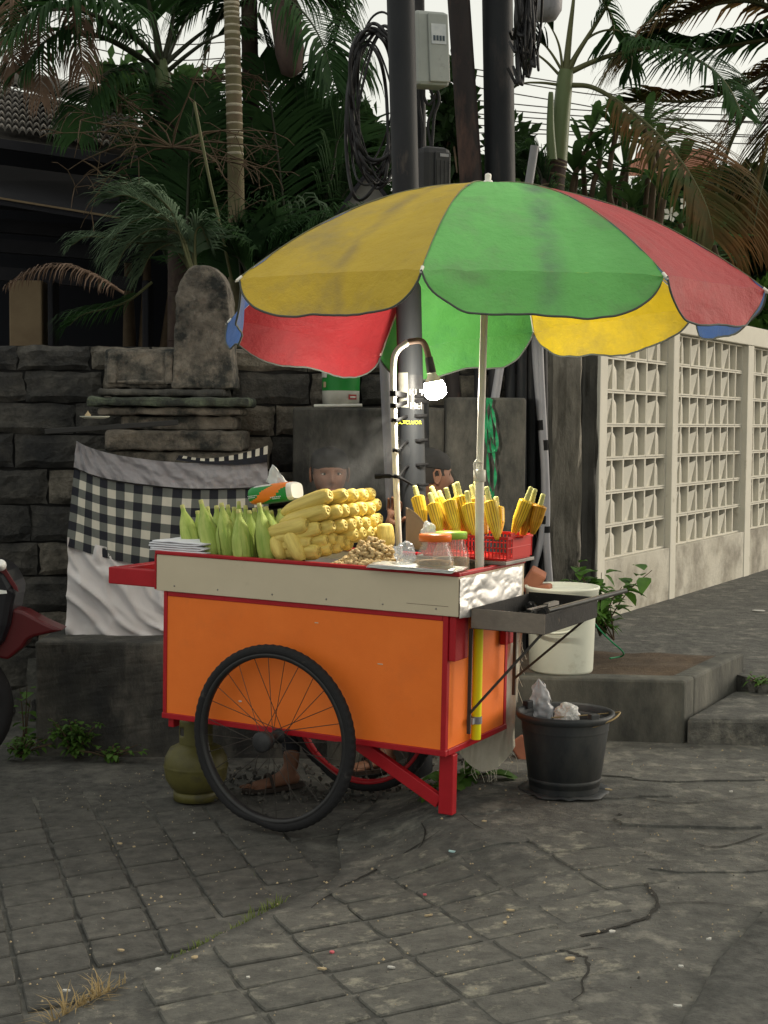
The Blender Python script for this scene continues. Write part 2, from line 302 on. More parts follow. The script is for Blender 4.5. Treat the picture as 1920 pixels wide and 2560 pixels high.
def rough(o, amp=.02, lev=5):
    for md in list(o.modifiers): o.modifiers.remove(md)
    b = o.modifiers.new('bevel', 'BEVEL'); b.width = .012; b.segments = 2; b.limit_method = 'ANGLE'
    a = o.modifiers.new('divide', 'SUBSURF'); a.subdivision_type = 'SIMPLE'; a.levels = a.render_levels = lev
    d = o.modifiers.new('wear', 'DISPLACE'); d.texture = CLOUD; d.strength = amp; d.mid_level = .5; d.texture_coords = 'GLOBAL'; return o
def wroot(name, base, label, cat, group=None):     # an Empty at the base; children made with child() are given in world space
    return empty(name, base, 0, label, cat, group)
def child(mb, name, mats, root, **k):
    L0 = Vector(root.location)
    mb.v = [tuple(Vector(v)-L0) for v in mb.v]
    return mb.build(name, mats, root, **k)
def single(mb, name, mats, base, label, cat, group=None, **k):    # a thing that is one mesh, given in world space
    L0 = Vector(base); mb.v = [tuple(Vector(v)-L0) for v in mb.v]
    o = mb.build(name, mats, None, loc=L0, **k); return tag(o, label, cat, group)
def copyo(o, parent=None, mw=None):
    c = o.copy(); col.objects.link(c); c.parent = parent
    if mw is not None: c.matrix_basis = mw
    return c
def spline(P, n=8):
    P = [Vector(p) for p in P]; Q = [P[0]*2-P[1]]+P+[P[-1]*2-P[-2]]; out = []
    for i in range(1, len(Q)-2):
        for k in range(n):
            t = k/n; a, b, c, d = Q[i-1], Q[i], Q[i+1], Q[i+2]
            out.append(.5*((2*b)+(c-a)*t+(2*a-5*b+4*c-d)*t*t+(3*b-3*c+d-a)*t**3))
    out.append(P[-1]); return out
def ss(x, a=0., b=1.):
    t = max(0, min(1, (x-a)/(b-a))); return t*t*(3-2*t)
def nz(x, y, z=0., s=1.): return noise.noise(Vector((x*s, y*s, z*s)))
def axis_T(p0, p1, roll=0):   # matrix that puts local z along p0->p1 with origin p0
    z = (Vector(p1)-Vector(p0)).normalized(); q = z.to_track_quat('Z', 'Y').to_matrix().to_4x4()
    return Matrix.Translation(Vector(p0)) @ q @ Matrix.Rotation(roll, 4, 'Z')

# ================================================================== GROUND
# base plane (finely undulating near, flat to the horizon)
gb = MB()
xs = [-300, -60, -15, -6]+[-3+.25*i for i in range(33)]+[8, 15, 60, 300]
ys = [-60, -10, 0, 2]+[2.5+.25*i for i in range(30)]+[12, 18, 40, 120, 400]
gb.v = [(x, y, (.004*nz(x, y, 0, 2.1) if abs(x) < 4 and 2.4 < y < 9 else 0)-.012) for y in ys for x in xs]
nx = len(xs); gb.f = [(j*nx+i, j*nx+i+1, (j+1)*nx+i+1, (j+1)*nx+i) for j in range(len(ys)-1) for i in range(nx-1)]
gb.m = [0]*len(gb.f); gb.sm = [True]*len(gb.f)
ground = tag(gb.build('ground', M['asphalt']), kind='structure')
# raised slab to the right of the broken diagonal edge
E0 = Vector((-.735, 3.45)); ED = Vector((.486, .874)).normalized(); EN = Vector((ED.y, -ED.x))
def slab_z(s, t):
    near = 1-ss(s, .7, 1.9)
    t0 = -.34*ss(s, 1.15, 1.9)-.5*ss(s, 1.9, 3.2)
    e = .032*near+.001
    return e+(.122-e)*ss((t-t0), 0, .45+.75*near)+.003*nz(s, t, 0, 2.3), t0
def slab_at(x, y):
    v = Vector((x, y))-E0; return slab_z(v.dot(ED), v.dot(EN))[0]
def gz(x, y):
    v = Vector((x, y))-E0; s, t = v.dot(ED), v.dot(EN); z, t0 = slab_z(s, t)
    return z if t > t0 else 0.
sb = MB(); SV = [-3+.06*i for i in range(0, 125)]; TV = [0, .004]+[.05*i for i in range(1, 30)]+[1.6+.2*i for i in range(28)]
vs = []
for s_ in SV:
    for t_ in TV:
        z, t0 = slab_z(s_, 0); tt = t_+t0+.012*nz(s_, 3, 0, 9)*(1-min(1, t_))
        z, _ = slab_z(s_, tt)
        if t_ == 0: z = -.03
        elif t_ == .004: z -= .003
        p = E0+ED*s_+EN*tt; vs.append((p.x, p.y, z))
k = len(TV); sb.add(vs, [(i*k+j, i*k+j+1, (i+1)*k+j+1, (i+1)*k+j) for i in range(len(SV)-1) for j in range(k-1)], 0, True)
slab = tag(sb.build('raised_pavement', M['slab']), kind='structure')
# paving tiles: left field on the flat, right field on the slab
def tile_mesh(a, b, h=.03, seed=0, gap=.0045):
    rr = random.Random(seed); mb = MB(); u = Vector((a[0], a[1], 0)); v = Vector((b[0], b[1], 0))
    gu = gap/u.length; gv = gap/v.length
    n = 4; rim = []
    for (p, q) in [((0, 0), (1, 0)), ((1, 0), (1, 1)), ((1, 1), (0, 1)), ((0, 1), (0, 0))]:
        for i in range(n):
            t = i/n; x = p[0]+(q[0]-p[0])*t; y = p[1]+(q[1]-p[1])*t
            x = gu+(1-2*gu)*x; y = gv+(1-2*gv)*y
            j = .003 if i else .006; x += (.5-x)*2*(rr.random()*j/.2+(j if i == 0 else 0)); y += (.5-y)*2*(rr.random()*j/.2+(j if i == 0 else 0))
            rim.append(u*x+v*y)
    c = (u+v)/2; top = [c+(p-c)*.965+Vector((0, 0, h)) for p in rim]; mid = [p+Vector((0, 0, h-.004)) for p in rim]; k = len(rim)
    mb.add([c+Vector((0, 0, h+.0012))]+top, [(0, 1+i, 1+(i+1) % k) for i in range(k)], 0, False)
    mb.add(top+mid+rim, [(i, k+i, k+(i+1) % k, (i+1) % k) for i in range(k)]+[(k+i, 2*k+i, 2*k+(i+1) % k, k+(i+1) % k) for i in range(k)], 0, False)
    return mb
aL, bL = (.1730, .1075), (.0625, -.1900)
vL = [tile_mesh(aL, bL, seed=i).mesh('paving_tile', M['tile_dark']) for i in range(6)]
aR, bR = (.2060, .0800), (.0620, -.1740)
vR = [tile_mesh(aR, bR, seed=i+20, gap=.0042).mesh('paving_tile', M['tile_worn']) for i in range(6)]
nt_ = 0
for i in range(-9, 12):
    for j in range(-9, 9):
        c = Vector((-.770, 4.489))+Vector(aL)*i+Vector(bL)*j; m_ = c+Vector(aL)*.5+Vector(bL)*.5
        v = m_-E0; s_, t_ = v.dot(ED), v.dot(EN); t0 = slab_z(s_, 0)[1]
        if t_ > t0-.085 or m_.y > 5.75 or m_.y < 3.3 or m_.x < -1.65*m_.y/5.2 or (m_.y > 5.2 and m_.x > -.2): continue
        o = bpy.data.objects.new('paving_tile', vL[(i*7+j*3) % 6]); col.objects.link(o); o.parent = ground
        sink = .010*ss(m_.y, 5.0, 5.8)
        o.location = (c.x, c.y, -.0325+.003*nz(c.x, c.y, 0, 3)-sink); o.rotation_euler = (random.gauss(0, .006), random.gauss(0, .006), random.gauss(0, .006)); nt_ += 1
# outline of the tiled patch on the slab
PATCH = [G(*p, .05).xy for p in [(300, 2560), (480, 2440), (720, 2330), (960, 2160), (1100, 2130), (1330, 2125), (1500, 2165), (1640, 2275), (1600, 2340), (1420, 2400), (1470, 2480), (1440, 2700), (300, 2800)]]
def inside(p, poly):
    c = False; n = len(poly)
    for i in range(n):
        a, b = poly[i], poly[i-1]
        if (a.y > p.y) != (b.y > p.y) and p.x < (b.x-a.x)*(p.y-a.y)/(b.y-a.y)+a.x: c = not c
    return c
for i in range(-9, 7):
    for j in range(-5, 10):
        c = Vector((.365, 4.185))+Vector(aR)*i+Vector(bR)*j; m_ = c+Vector(aR)*.5+Vector(bR)*.5
        if not inside(m_, PATCH): continue
        v = m_-E0
        if v.dot(EN) < .14: continue
        o = bpy.data.objects.new('paving_tile', vR[(i*5+j*2) % 6]); col.objects.link(o); o.parent = slab
        z0 = slab_at(c.x, c.y); zx = slab_at(m_.x+.08, m_.y)-slab_at(m_.x-.08, m_.y); zy = slab_at(m_.x, m_.y+.08)-slab_at(m_.x, m_.y-.08)
        o.location = (c.x, c.y, z0-.0250+random.uniform(-.0015, .0015)); o.rotation_euler = (math.atan(zy/.16)+random.gauss(0, .004), -math.atan(zx/.16)+random.gauss(0, .004), random.gauss(0, .008)); nt_ += 1
print('tiles', nt_)
# rough asphalt of the road at the lower right, a broken layer lying over the slab
RD = [G(*p, .09).xy for p in [(1925, 2290), (1840, 2385), (1790, 2440), (1770, 2480), (1725, 2560), (1660, 2700)]]
rb = MB(); top = []
for i, p in enumerate(spline([Vector((q.x, q.y, 0)) for q in RD], 6)):
    row = []
    for k_, dx in enumerate([0, .012, .1, .25, .5, 1.2]):
        x, y = p.x+dx+.01*nz(i, k_, 0, 1.7), p.y-.1*dx; row.append((x, y, slab_at(x, y)+(.001 if k_ == 0 else .013+.006*nz(x, y, 0, 14))))
    top += row
n6 = 6; rb.add(top, [(i*n6+j, i*n6+j+1, (i+1)*n6+j+1, (i+1)*n6+j) for i in range(len(top)//n6-1) for j in range(n6-1)], 0, True)
tag(rb.build('road', M['asphalt']), kind='structure')
# broken cement layers on the slab behind the patch: low lips with an irregular outline
def blob_layer(cx, cy, rx, ry, h, seed, m='slab'):
    mb = MB(); n = 40; P = []
    for i in range(n):
        a = 2*math.pi*i/n; q = 1+.28*nz(math.cos(a)*1.3, math.sin(a)*1.3, seed, 1.6)+.06*nz(math.cos(a)*6, math.sin(a)*6, seed); P.append((cx+rx*q*math.cos(a), cy+ry*q*math.sin(a)))
    o_ = [(x, y, slab_at(x, y)-.002) for x, y in P]; t_ = [(cx+(x-cx)*.98, cy+(y-cy)*.98, slab_at(x, y)+h) for x, y in P]; u_ = [(cx+(x-cx)*.55, cy+(y-cy)*.55, slab_at(cx+(x-cx)*.55, cy+(y-cy)*.55)+h*1.2) for x, y in P]
    mb.add(o_+t_+u_+[(cx, cy, slab_at(cx, cy)+h*1.2)], [(i, (i+1) % n, n+(i+1) % n, n+i) for i in range(n)]+[(n+i, n+(i+1) % n, 2*n+(i+1) % n, 2*n+i) for i in range(n)]+[(2*n+i, 2*n+(i+1) % n, 3*n) for i in range(n)], 0, False)
    return tag(mb.build('pavement_patch', M[m]), kind='structure')
for a in [(.78, 5.25, .35, .13, .006, 1), (1.05, 4.85, .30, .12, .008, 2), (.30, 4.62, .22, .08, .005, 3), (1.15, 5.45, .3, .08, .006, 6), (.62, 5.32, .18, .07, .007, 7), (.95, 4.35, .25, .09, .005, 8), (.18, 5.0, .3, .1, .005, 9)]: blob_layer(*a)
# dirt-filled cracks: round the tiled patch and across the cement
def crack(P_, wd, zz, seed, name='crack'):
    pp = spline([Vector((*G(x, y, zz).xy, 0)) for x, y in P_], 10); mb = MB(); vs = []; k = len(pp)
    for i, p in enumerate(pp):
        d = (pp[min(i+1, k-1)]-pp[max(i-1, 0)]).normalized(); n_ = Vector((-d.y, d.x, 0)); w_ = wd*(.35+1.1*abs(nz(i*.37, seed, 0)))*(min(i, k-1-i)/k*3+.25 if min(i, k-1-i)/k < .25 else 1)
        j_ = n_*wd*1.6*nz(i*.23, seed+4, 0)
        for s__ in (-1, 1): q = p+n_*w_*s__+j_; vs.append((q.x, q.y, gz(q.x, q.y)+.0035))
    mb.add(vs, [(2*i, 2*i+1, 2*i+3, 2*i+2) for i in range(k-1)], 0, True); return tag(mb.build(name, M['dirt_joint']), kind='structure')
for P_, wd, zz in [([(700, 2345), (820, 2240), (900, 2190), (1000, 2150), (1100, 2128)], .006, .03), ([(1400, 2140), (1500, 2160), (1560, 2185), (1640, 2275), (1620, 2320), (1540, 2350), (1420, 2372), (1400, 2395), (1440, 2415), (1470, 2440), (1455, 2500), (1420, 2570)], .010, .09), ([(1640, 2283), (1740, 2278), (1860, 2288)], .003, .1), ([(1045, 2060), (1060, 2110), (1000, 2140)], .004, .06), ([(1440, 2000), (1560, 1990), (1700, 2010), (1925, 1990)], .004, .12), ([(1100, 1995), (1200, 2080), (1380, 2130)], .003, .11), ([(1520, 1930), (1620, 1965), (1740, 1960)], .004, .12), ([(1540, 2400), (1500, 2390), (1440, 2395)], .003, .1), ([(1730, 2110), (1800, 2120), (1925, 2085)], .006, .12), ([(1000, 2250), (1010, 2210), (990, 2160)], .005, .06)]:
    crack(P_, wd, zz, P_[0][0]*.01)
# planter with kerb walls, step and upper pavement
ZP, ZS, ZU = .385, .235, .30
A1 = G(1300, 1691, ZP); A2 = G(1713, 1701, ZP); A3 = G(1861, 1629, ZP); A0 = A1+(A1-A2)*1.2
dR = (A3-A2); dR.z = 0; back = dR.length; dRn = dR.normalized(); dF = (A2-A1); dF.z = 0; dFn = dF.normalized()
A4 = A3-dFn*2.6
def quadbox(mb, P, z0, z1, mi=0):
    k = len(P); mb.add([(p[0], p[1], z0) for p in P]+[(p[0], p[1], z1) for p in P], [(i, (i+1) % k, k+(i+1) % k, k+i) for i in range(k)]+[tuple(range(k, 2*k))], mi)
kb = MB(); tk = .13
quadbox(kb, [A0, A2, A2+dRn*tk, A0+dRn*tk], -.05, ZP)
o = kb.build('planter_wall', M['cement'], bevel=.012); tag(o, 'long dark concrete kerb wall of the planter, under the white bucket', 'kerb wall')
kb = MB(); quadbox(kb, [A2+dRn*(tk+.002)-dFn*.1, A2+dRn*(tk+.002), A3, A3-dFn*.1], -.05, ZP-.002)
o2 = kb.build('planter_wall', M['cement'], o, bevel=.012)
pb = MB()
def soilf(u, v):
    p = A0+dRn*(tk-.01)+(A2-A0)*u*.97+dR*v*.95; return Vector((p.x, p.y, ZP-.03+.02*nz(p.x, p.y, 0, 5)+.05*ss(v, .5, 1)*ss(1-u, .4, 1)))
pb.grid(soilf, 60, 20); tag(pb.build('planter_soil', M['soil']), kind='structure')
sb2 = MB(); S1 = G(1725, 1797, ZS); S1 = Vector((A2.x+.004, A2.y-.02, ZS))
quadbox(sb2, [(S1.x, S1.y), (S1.x+3, S1.y-.12), (S1.x+3, S1.y+.75), (A2.x+dR.x*.75+.01, A2.y+dR.y*.75)], -.05, ZS)
tag(sb2.build('step', M['slab'], bevel=.02), kind='structure')
ub = MB(); U1 = A2+dR*.72
def upf(u, v):
    y = 6.3+(v**1.5)*12; x = -1.0+u*9; return Vector((x, y, ZU-.02+.01*nz(x, y, 0, 1.5)))
quadbox(ub, [(A3.x+.005, A3.y-.25), (A3.x+5, A3.y-.35), (A3.x+30, A3.y+60), (-6, 60), (-3, A4.y+.02), (A3.x-.1, A3.y+.002)], -.05, ZU-.006)
tag(ub.build('upper_pavement', M['slab']), kind='structure')

# ================================================================== BREEZE BLOCK WALL (right)
FO = Vector((1.272, 8.6056, 0)); FY = .5209; FROT = Matrix.Translation(FO) @ Matrix.Rotation(R(90)-FY, 4, 'Z')
# local x runs along the wall away from the camera; local y points into the garden, -y to the street
fence = empty('breeze_block_wall', FO, R(90)-FY, 'long cream wall of pierced breeze blocks between posts, along the upper pavement', 'wall')
BW_ = .2; Zb, Zt, Zc, Zg = .636, 2.036, 2.178, .25
def breeze_mesh(half=False):
    mb = MB(); Wd = .1 if half else .2; t = .0105; tx = .0062; D = .10
    mb.box((0, 0, 0), (Wd, D, t)); mb.box((0, 0, .2-t), (Wd, D, .2))
    mb.box((0, .001, t), (tx, D, .2-t)); mb.box((Wd-tx, .001, t), (Wd, D, .2-t))
    if half: return mb
    mb.box((.1-tx*.9, .002, t), (.1+tx*.9, D, .2-t))
    c = .1; y0 = .004; y1 = .058
    # folded wings either side of the mullion
    for sx in (-1, 1):
        x1 = c+sx*(.1-tx); xm = c+sx*.055; T = Vector((c+sx*.006, y0, .160)); Lw = Vector((x1, y1*(.9 if sx < 0 else .8), .122)); Lb = Vector((x1, y1*(.9 if sx < 0 else .8), t)); B = Vector((xm, .022, t)); C = Vector((c+sx*.006, .03, t)); 
        mb.add([T, Lw, Lb, B, C], [(0, 1, 3), (1, 2, 3), (0, 3, 4)])
        mb.add([T+Vector((0, .012, -.004)), Lw+Vector((0, .012, -.004)), Lb, B, T, Lw], [(0, 1, 5, 4)])
    return mb
bm_full = breeze_mesh().mesh('breeze_block', M['breeze']); bm_half = breeze_mesh(True).mesh('breeze_block', M['breeze'])
base = MB(); base.box((-.12, -.024, Zg), (14, .12, Zb-.001)); base.build('base_wall', M['breeze_base'], fence, bevel=.004)
cap = MB(); cap.box((-.14, -.034, Zt+.001), (14, .13, Zc)); cap.build('cap_beam', M['breeze'], fence, bevel=.006)
def fpx(x_, z=1.2):   # wall parameter under a photo column
    d = ray(x_, 1100); n = Vector((math.cos(FY), -math.sin(FY))); t = (FO.xy.dot(n))/(d.xy.dot(n)); p = d.xy*t; return (p-FO.xy).dot(Vector((math.sin(FY), math.cos(FY))))
posts = [fpx(1670), fpx(1684.5), fpx(1857), fpx(1871.6)]
print('posts', posts)
P1 = posts[0]; P2 = posts[1]; P3 = posts[2]; P4 = posts[3]; pitch = P4-P2; pw = P2-P1
segs = [(0, P1-.0), (P2, P3), (P4, P4+pitch-pw), (P4+pitch, P4+2*pitch-pw), (P4+2*pitch, P4+3*pitch-pw)]
for a, b in [(-.12, -.001)]+[(segs[i][1]+.002, segs[i+1][0]-.002) for i in range(4)]:
    pm = MB(); pm.box((a, -.030, Zg), (b, .125, Zt-.001)); pm.build('post', M['breeze'], fence, bevel=.005)
nb = 0
for si, (a, b) in enumerate(segs[:4]):
    bw = (b-a)/(3 if si == 0 else 4.5); x_ = a
    for q in range(3 if si == 0 else 5):
        full = q < 4
        for r_ in range(7):
            o = bpy.data.objects.new('breeze_block', bm_full if full else bm_half); col.objects.link(o); o.parent = fence
            o.location = (x_+random.uniform(-.001, .001)+.002, .012+random.uniform(-.002, .002), Zb+.2*r_); o.scale = (bw/.2*.988, 1, .985); nb += 1
        x_ += bw
print('breeze', nb)
bkp = MB(); bkp.box((0, .30, Zg), (12, .36, Zc)); o = bkp.build('dark_backing', M['cement_dark'], fence)  # added backing, its dark colour stands in for shade behind the block openings
# weathered concrete post and the dark gap beside the wall
def rough_post(name, pxl, pxr, ytop, ybot, Y, m, label, cat, depth=.16, amp=.012):
    a = W(pxl, ybot, Y); b = W(pxr, ybot, Y); t = W((pxl+pxr)/2, ytop, Y).z; z0 = a.z; w2 = (b.x-a.x)/2; cx = (a.x+b.x)/2
    mb = MB(); n = 20; k = 34; vs = []
    for i in range(k+1):
        z = z0+(t-z0)*i/k
        for j in range(n):
            an = 2*math.pi*j/n; cxn = math.copysign(abs(math.cos(an))**.35, math.cos(an)); sxn = math.copysign(abs(math.sin(an))**.35, math.sin(an))
            q = 1+amp/w2*(nz(an*1.5, z*1.3, cx, 1.5)*1.6+nz(an*4, z*7, cx)*.8)
            vs.append((cx+w2*cxn*q, Y+depth/2+depth/2*sxn*q, z))
    mb.add(vs, [(i*n+j, i*n+(j+1) % n, (i+1)*n+(j+1) % n, (i+1)*n+j) for i in range(k) for j in range(n)]+[tuple(k*n+j for j in range(n))], 0, False)
    return single(mb, name, M[m], (cx, Y+depth/2, z0), label, cat)
rough_post('post_and_gap', 1372, 1444, 840, 1500, 7.6, 'post_cement', 'rough grey-brown weathered concrete post left of the breeze block wall', 'post', amp=.015)
rough_post('post_and_gap', 1447, 1484, 850, 1530, 8.0, 'gap_shade', 'narrow dark gap at the end of the breeze block wall, filled in as a shade-coloured column', 'post', amp=.01)  # column filling the dark gap, shade put into its colour

# ================================================================== STONE WALL, PLATFORM, SHRINE (left and centre)
WY = 7.0
wall = empty('stone_wall', (-.6, WY, 0), 0, 'old dark wall of large pitted stone blocks behind the cart', 'wall')
x0w, x1w = W(-120, 1000, WY).x, W(1370, 1000, WY).x
core = MB(); core.box((x0w, WY+.05, -.02), (x1w, WY+.32, 1.79)); child(core, 'mortar_core', M['mortar'], wall)
zc = [W(0, y, WY).z for y in (1620, 1530, 1440, 1355, 1262, 1172, 1085, 1006, 925, 862)]
zc = [-.02, .12]+zc
def stone(x0_, x1_, z0_, z1_, sd_, m):
    mb = MB(); nx_, nz_ = 9, 5; g = .0045; pr = random.Random(sd_); pro = pr.uniform(0, .010)
    def f(u, v):
        x = x0_+g+(x1_-x0_-2*g)*u; z = z0_+g+(z1_-z0_-2*g)*v
        e = min(u, 1-u, v, 1-v); d = (.0 if e > .12 else .006) if e > 0 else .028
        x += .016*nz(u*3, v*3, sd_) ; z += .013*nz(u*3+x*2, v*3, sd_+9)
        return Vector((x, WY+d-pro+.009*nz(u*4, v*3, sd_+4)+.007*nz(u*9, v*7, sd_), z))
    mb.grid(f, nx_, nz_, 0, False); return mb
ci = 0
for r_ in range(len(zc)-1):
    x = x0w-random.random()*.2
    while x < x1w:
        L_ = random.uniform(.24, .46) if r_ > 1 else .5
        x2 = min(x+L_, x1w)
        if x2-x > .08:
            light = (noise.noise(Vector((x*1.7, r_*.9, 3))) > -.06) and x > x0w+.35
            ci += 1; o = child(stone(x, x2, zc[r_], zc[r_+1], ci*1.37, None), 'stone', M['stone_light' if light else 'stone'], wall)
        x = x2
print('stones', ci)
# platform in front
px0, px1 = W(88, 1700, 6.28).x, W(1240, 1700, 6.28).x
pf = MB()
def pff(u, v): return None
pf.box((px0, 6.28, -.04), (px1, WY-.03, .485))
plat = rough(single(pf, 'platform', M['cement_dark'], ((px0+px1)/2, 6.6, 0), 'low dark stained concrete platform under the draped shrine pedestal', 'platform', bevel=.02), .02, 5)
# tall dark plastered blocks behind the vendor
for (a, b, yt, Y, lab) in [(732, 1112, 1018, 6.72, 'dark plastered block behind the capped vendor, white paint can on its top'), (1116, 1316, 993, 6.6, 'dark plastered block with pale peeling corner, to the right of the strapped pole')]:
    pa, pb_ = W(a, yt, Y), W(b, yt, Y); mb = MB(); mb.box((pa.x, Y, .486 if b < 1200 else -.02), (pb_.x, Y+.26, pa.z))
    single(mb, 'plastered_block', M['cement_dark'], ((pa.x+pb_.x)/2, Y+.13, 0), lab, 'block', bevel=.012)
# shrine
SY = 6.62
def bxw(mb, xl, yt, xr, yb, Y, d, mi=0):
    a, b = W(xl, yt, Y), W(xr, yb, Y); mb.box((a.x, Y, b.z), (b.x, Y+d, a.z), mi)
shr = wroot('shrine', (W(420, 1590, SY).x, SY+.2, .485), 'mossy carved stone shrine with arched top rising above the stone wall', 'shrine')
mb = MB(); bxw(mb, 205, 1128, 640, 1588, SY, .36); rough(child(mb, 'pedestal', M['shrine'], shr, bevel=.01))
mb = MB(); bxw(mb, 262, 1076, 604, 1128, SY-.03, .4); rough(child(mb, 'moulding', M['shrine'], shr, bevel=.03))
mb = MB(); bxw(mb, 300, 1040, 585, 1075, SY+.04, .33); rough(child(mb, 'neck', M['shrine'], shr, bevel=.006))
mb = MB(); bxw(mb, 243, 1018, 600, 1039, SY-.02, .38); rough(child(mb, 'ledge', M['shrine'], shr, bevel=.008))
mb = MB(); bxw(mb, 218, 992, 622, 1017, SY-.06, .42); rough(child(mb, 'cornice', M['shrine_moss'], shr, bevel=.01))
mb = MB(); bxw(mb, 245, 972, 560, 991, SY-.02, .36); rough(child(mb, 'cornice_step', M['cement_dark'], shr, bevel=.008))
mb = MB(); bxw(mb, 262, 872, 440, 971, SY+.05, .3); rough(child(mb, 'niche_block', M['shrine'], shr, bevel=.006))
mb = MB(); fr = []
for q in [(268, 878, 290, 960), (412, 878, 432, 960), (291, 950, 411, 960)]: bxw(mb, *q, SY+.03, .02)
rough(child(mb, 'niche_frame', M['shrine'], shr, bevel=.003))
# arched slab
mb = MB(); P = []
a, b = W(426, 970, SY), W(582, 970, SY); zt = W(508, 660, SY).z; zsp = W(508, 775, SY).z; cx = (a.x+b.x)/2; hw = (b.x-a.x)/2
prof = [(a.x, a.z), (a.x+.012, (a.z+zsp)/2), (cx-hw*.86, zsp)]+[(cx-hw*.86*math.copysign(abs(math.cos(math.pi*i/14))**.85, math.cos(math.pi*i/14)), zsp+(zt-zsp)*math.sin(math.pi*i/14)**.8) for i in range(1, 14)]+[(cx+hw*.86, zsp), (b.x-.012, (a.z+zsp)/2), (b.x, b.z)]
n = len(prof); mb.add([(x, SY+.02, z) for x, z in prof]+[(x, SY+.3, z) for x, z in prof], [tuple(range(n))[::-1], tuple(range(n, 2*n))]+[(i, (i+1) % n, n+(i+1) % n, n+i) for i in range(n)])
rough(child(mb, 'arched_slab', M['shrine'], shr, bevel=.012))
# black shelf bar and the offering plate on it
mb = MB(); mb.beam(W(113, 1079, SY-.2), W(445, 1056, SY-.12), .05, .022)
single(mb, 'shelf_bar', M['socket'], W(280, 1072, SY-.15), 'long black bar sticking out in front of the shrine ledge', 'bar', bevel=.002)
pc = W(237, 1050, SY-.17); mb = MB(); mb.lathe([(0, 0), (.045, .001), (.062, .008), (.066, .012), (.06, .011), (.04, .005), (0, .004)], 28, Matrix.Translation(pc+Vector((0, 0, .005))))
pl = wroot('offering_plate', pc, 'white saucer with a tiny offering on the black bar', 'plate'); child(mb, 'saucer', M['white_plastic'], pl)
mb = MB(); mb.lathe([(.012, 0), (.014, .01), (.004, .022), (0, .03)], 10, Matrix.Translation(pc+Vector((-.03, 0, .012)))); child(mb, 'offering', M['litter_tan'], pl)
# cloth draped round the pedestal: checked sheet with silver band, white skirt below, small checked strip on top
def drape(TL, pts_t, pts_b, name, m, nu, nv, uvs, fold=.006, ff=9., parent=None, Yf=None, seed=0, boxed=True):
    mb = MB(); T_ = spline([W(*p) for p in pts_t], 12); B_ = spline([W(*p) for p in pts_b], 12)
    def at(L, u):
        k = u*(len(L)-1); i = min(int(k), len(L)-2); return L[i].lerp(L[i+1], k-i)
    def f(u, v):
        p = at(B_, u).lerp(at(T_, u), v); q = fold*((1.6*(.5+.5*math.cos(6.283*(u*5.5+(1-v)*(1-v)*-2.2+.7*nz(u*2, v*2, seed))))**4*(.4+abs(nz(u*3, v*2, seed+2))*1.6)+.9*(.5+.5*math.cos(6.283*(u*9+v*2.0+.8*nz(u*3, v*3, seed+4))))**5*(.2+v)+.5*nz(u*4, v*3, seed)) if fold > .02 else (1.5*nz(u*ff+v*1.5, v*1.2, seed)+.9*nz(u*ff*2.6+v*2, v*2, seed+5)+.4*nz(u*ff*6+v*5, v*6, seed)))
        return Vector((p.x, p.y-abs(fold)*1.2-q, p.z))
    mb.grid(f, nu, nv, 0, True, uv=(lambda u, v: (u*uvs[0], v*uvs[1])) if uvs else None)
    return mb
CY = SY-.05
dr = wroot('shrine_cloth', W(400, 1590, CY), 'black and white checked cloth with silver band and white skirt around the shrine pedestal', 'cloth')
child(drape(0, [(176, 1340, CY), (290, 1370, CY), (420, 1400, CY), (560, 1400, CY), (672, 1380, CY)], [(168, 1584, CY-.02), (290, 1590, CY-.04), (430, 1590, CY-.04), (560, 1590, CY-.03), (672, 1590, CY)], 'skirt', 0, 90, 40, None, .021, 5, seed=2), 'skirt', M['cloth_white'], dr)
child(drape(0, [(186, 1172, CY-.03), (260, 1198, CY-.03), (360, 1214, CY-.03), (470, 1224, CY-.03), (570, 1224, CY-.03), (672, 1220, CY-.02)], [(167, 1365, CY-.045), (260, 1393, CY-.045), (350, 1412, CY-.045), (460, 1428, CY-.045), (570, 1432, CY-.045), (672, 1430, CY-.02)], 'x', 0, 110, 40, (22.6, 9.0), .006, 8, seed=3), 'checked_sheet', M['check'], dr)
child(drape(0, [(192, 1102, CY-.03), (230, 1120, CY-.03), (300, 1138, CY-.03), (400, 1152, CY-.03), (500, 1158, CY-.03), (600, 1156, CY-.03), (668, 1150, CY-.02)], [(186, 1168, CY-.036), (260, 1194, CY-.036), (360, 1210, CY-.036), (470, 1220, CY-.036), (570, 1220, CY-.036), (672, 1216, CY-.02)], 'x', 0, 120, 24, None, .013, 13, seed=4), 'silver_band', M['cloth_silver'], dr)
mb = MB(); mb.tube(spline([W(x, y, CY-.045) for x, y in [(187, 1170), (260, 1196), (360, 1212), (470, 1222), (570, 1222), (672, 1218)]], 6), .003, 6); child(mb, 'piping', M['socket'], dr)
tb = MB()
def topf(u, v):
    a_ = W(192+u*476, 1102+50*ss(u, 0, .5), CY-.03); return Vector((a_.x, a_.y+v*.1, a_.z+.0))
mb = drape(0, [(448, 1138, CY-.06), (520, 1146, CY-.06), (600, 1134, CY-.06), (670, 1114, CY-.05)], [(440, 1150, CY-.065), (520, 1160, CY-.065), (600, 1162, CY-.065), (668, 1156, CY-.05)], 'x', 0, 60, 6, (20, 2), .004, 7, seed=8)
single(mb, 'checked_strip', M['check_bw'], W(560, 1158, CY-.06), 'narrow black and white checked strip lying over the silver band', 'cloth')

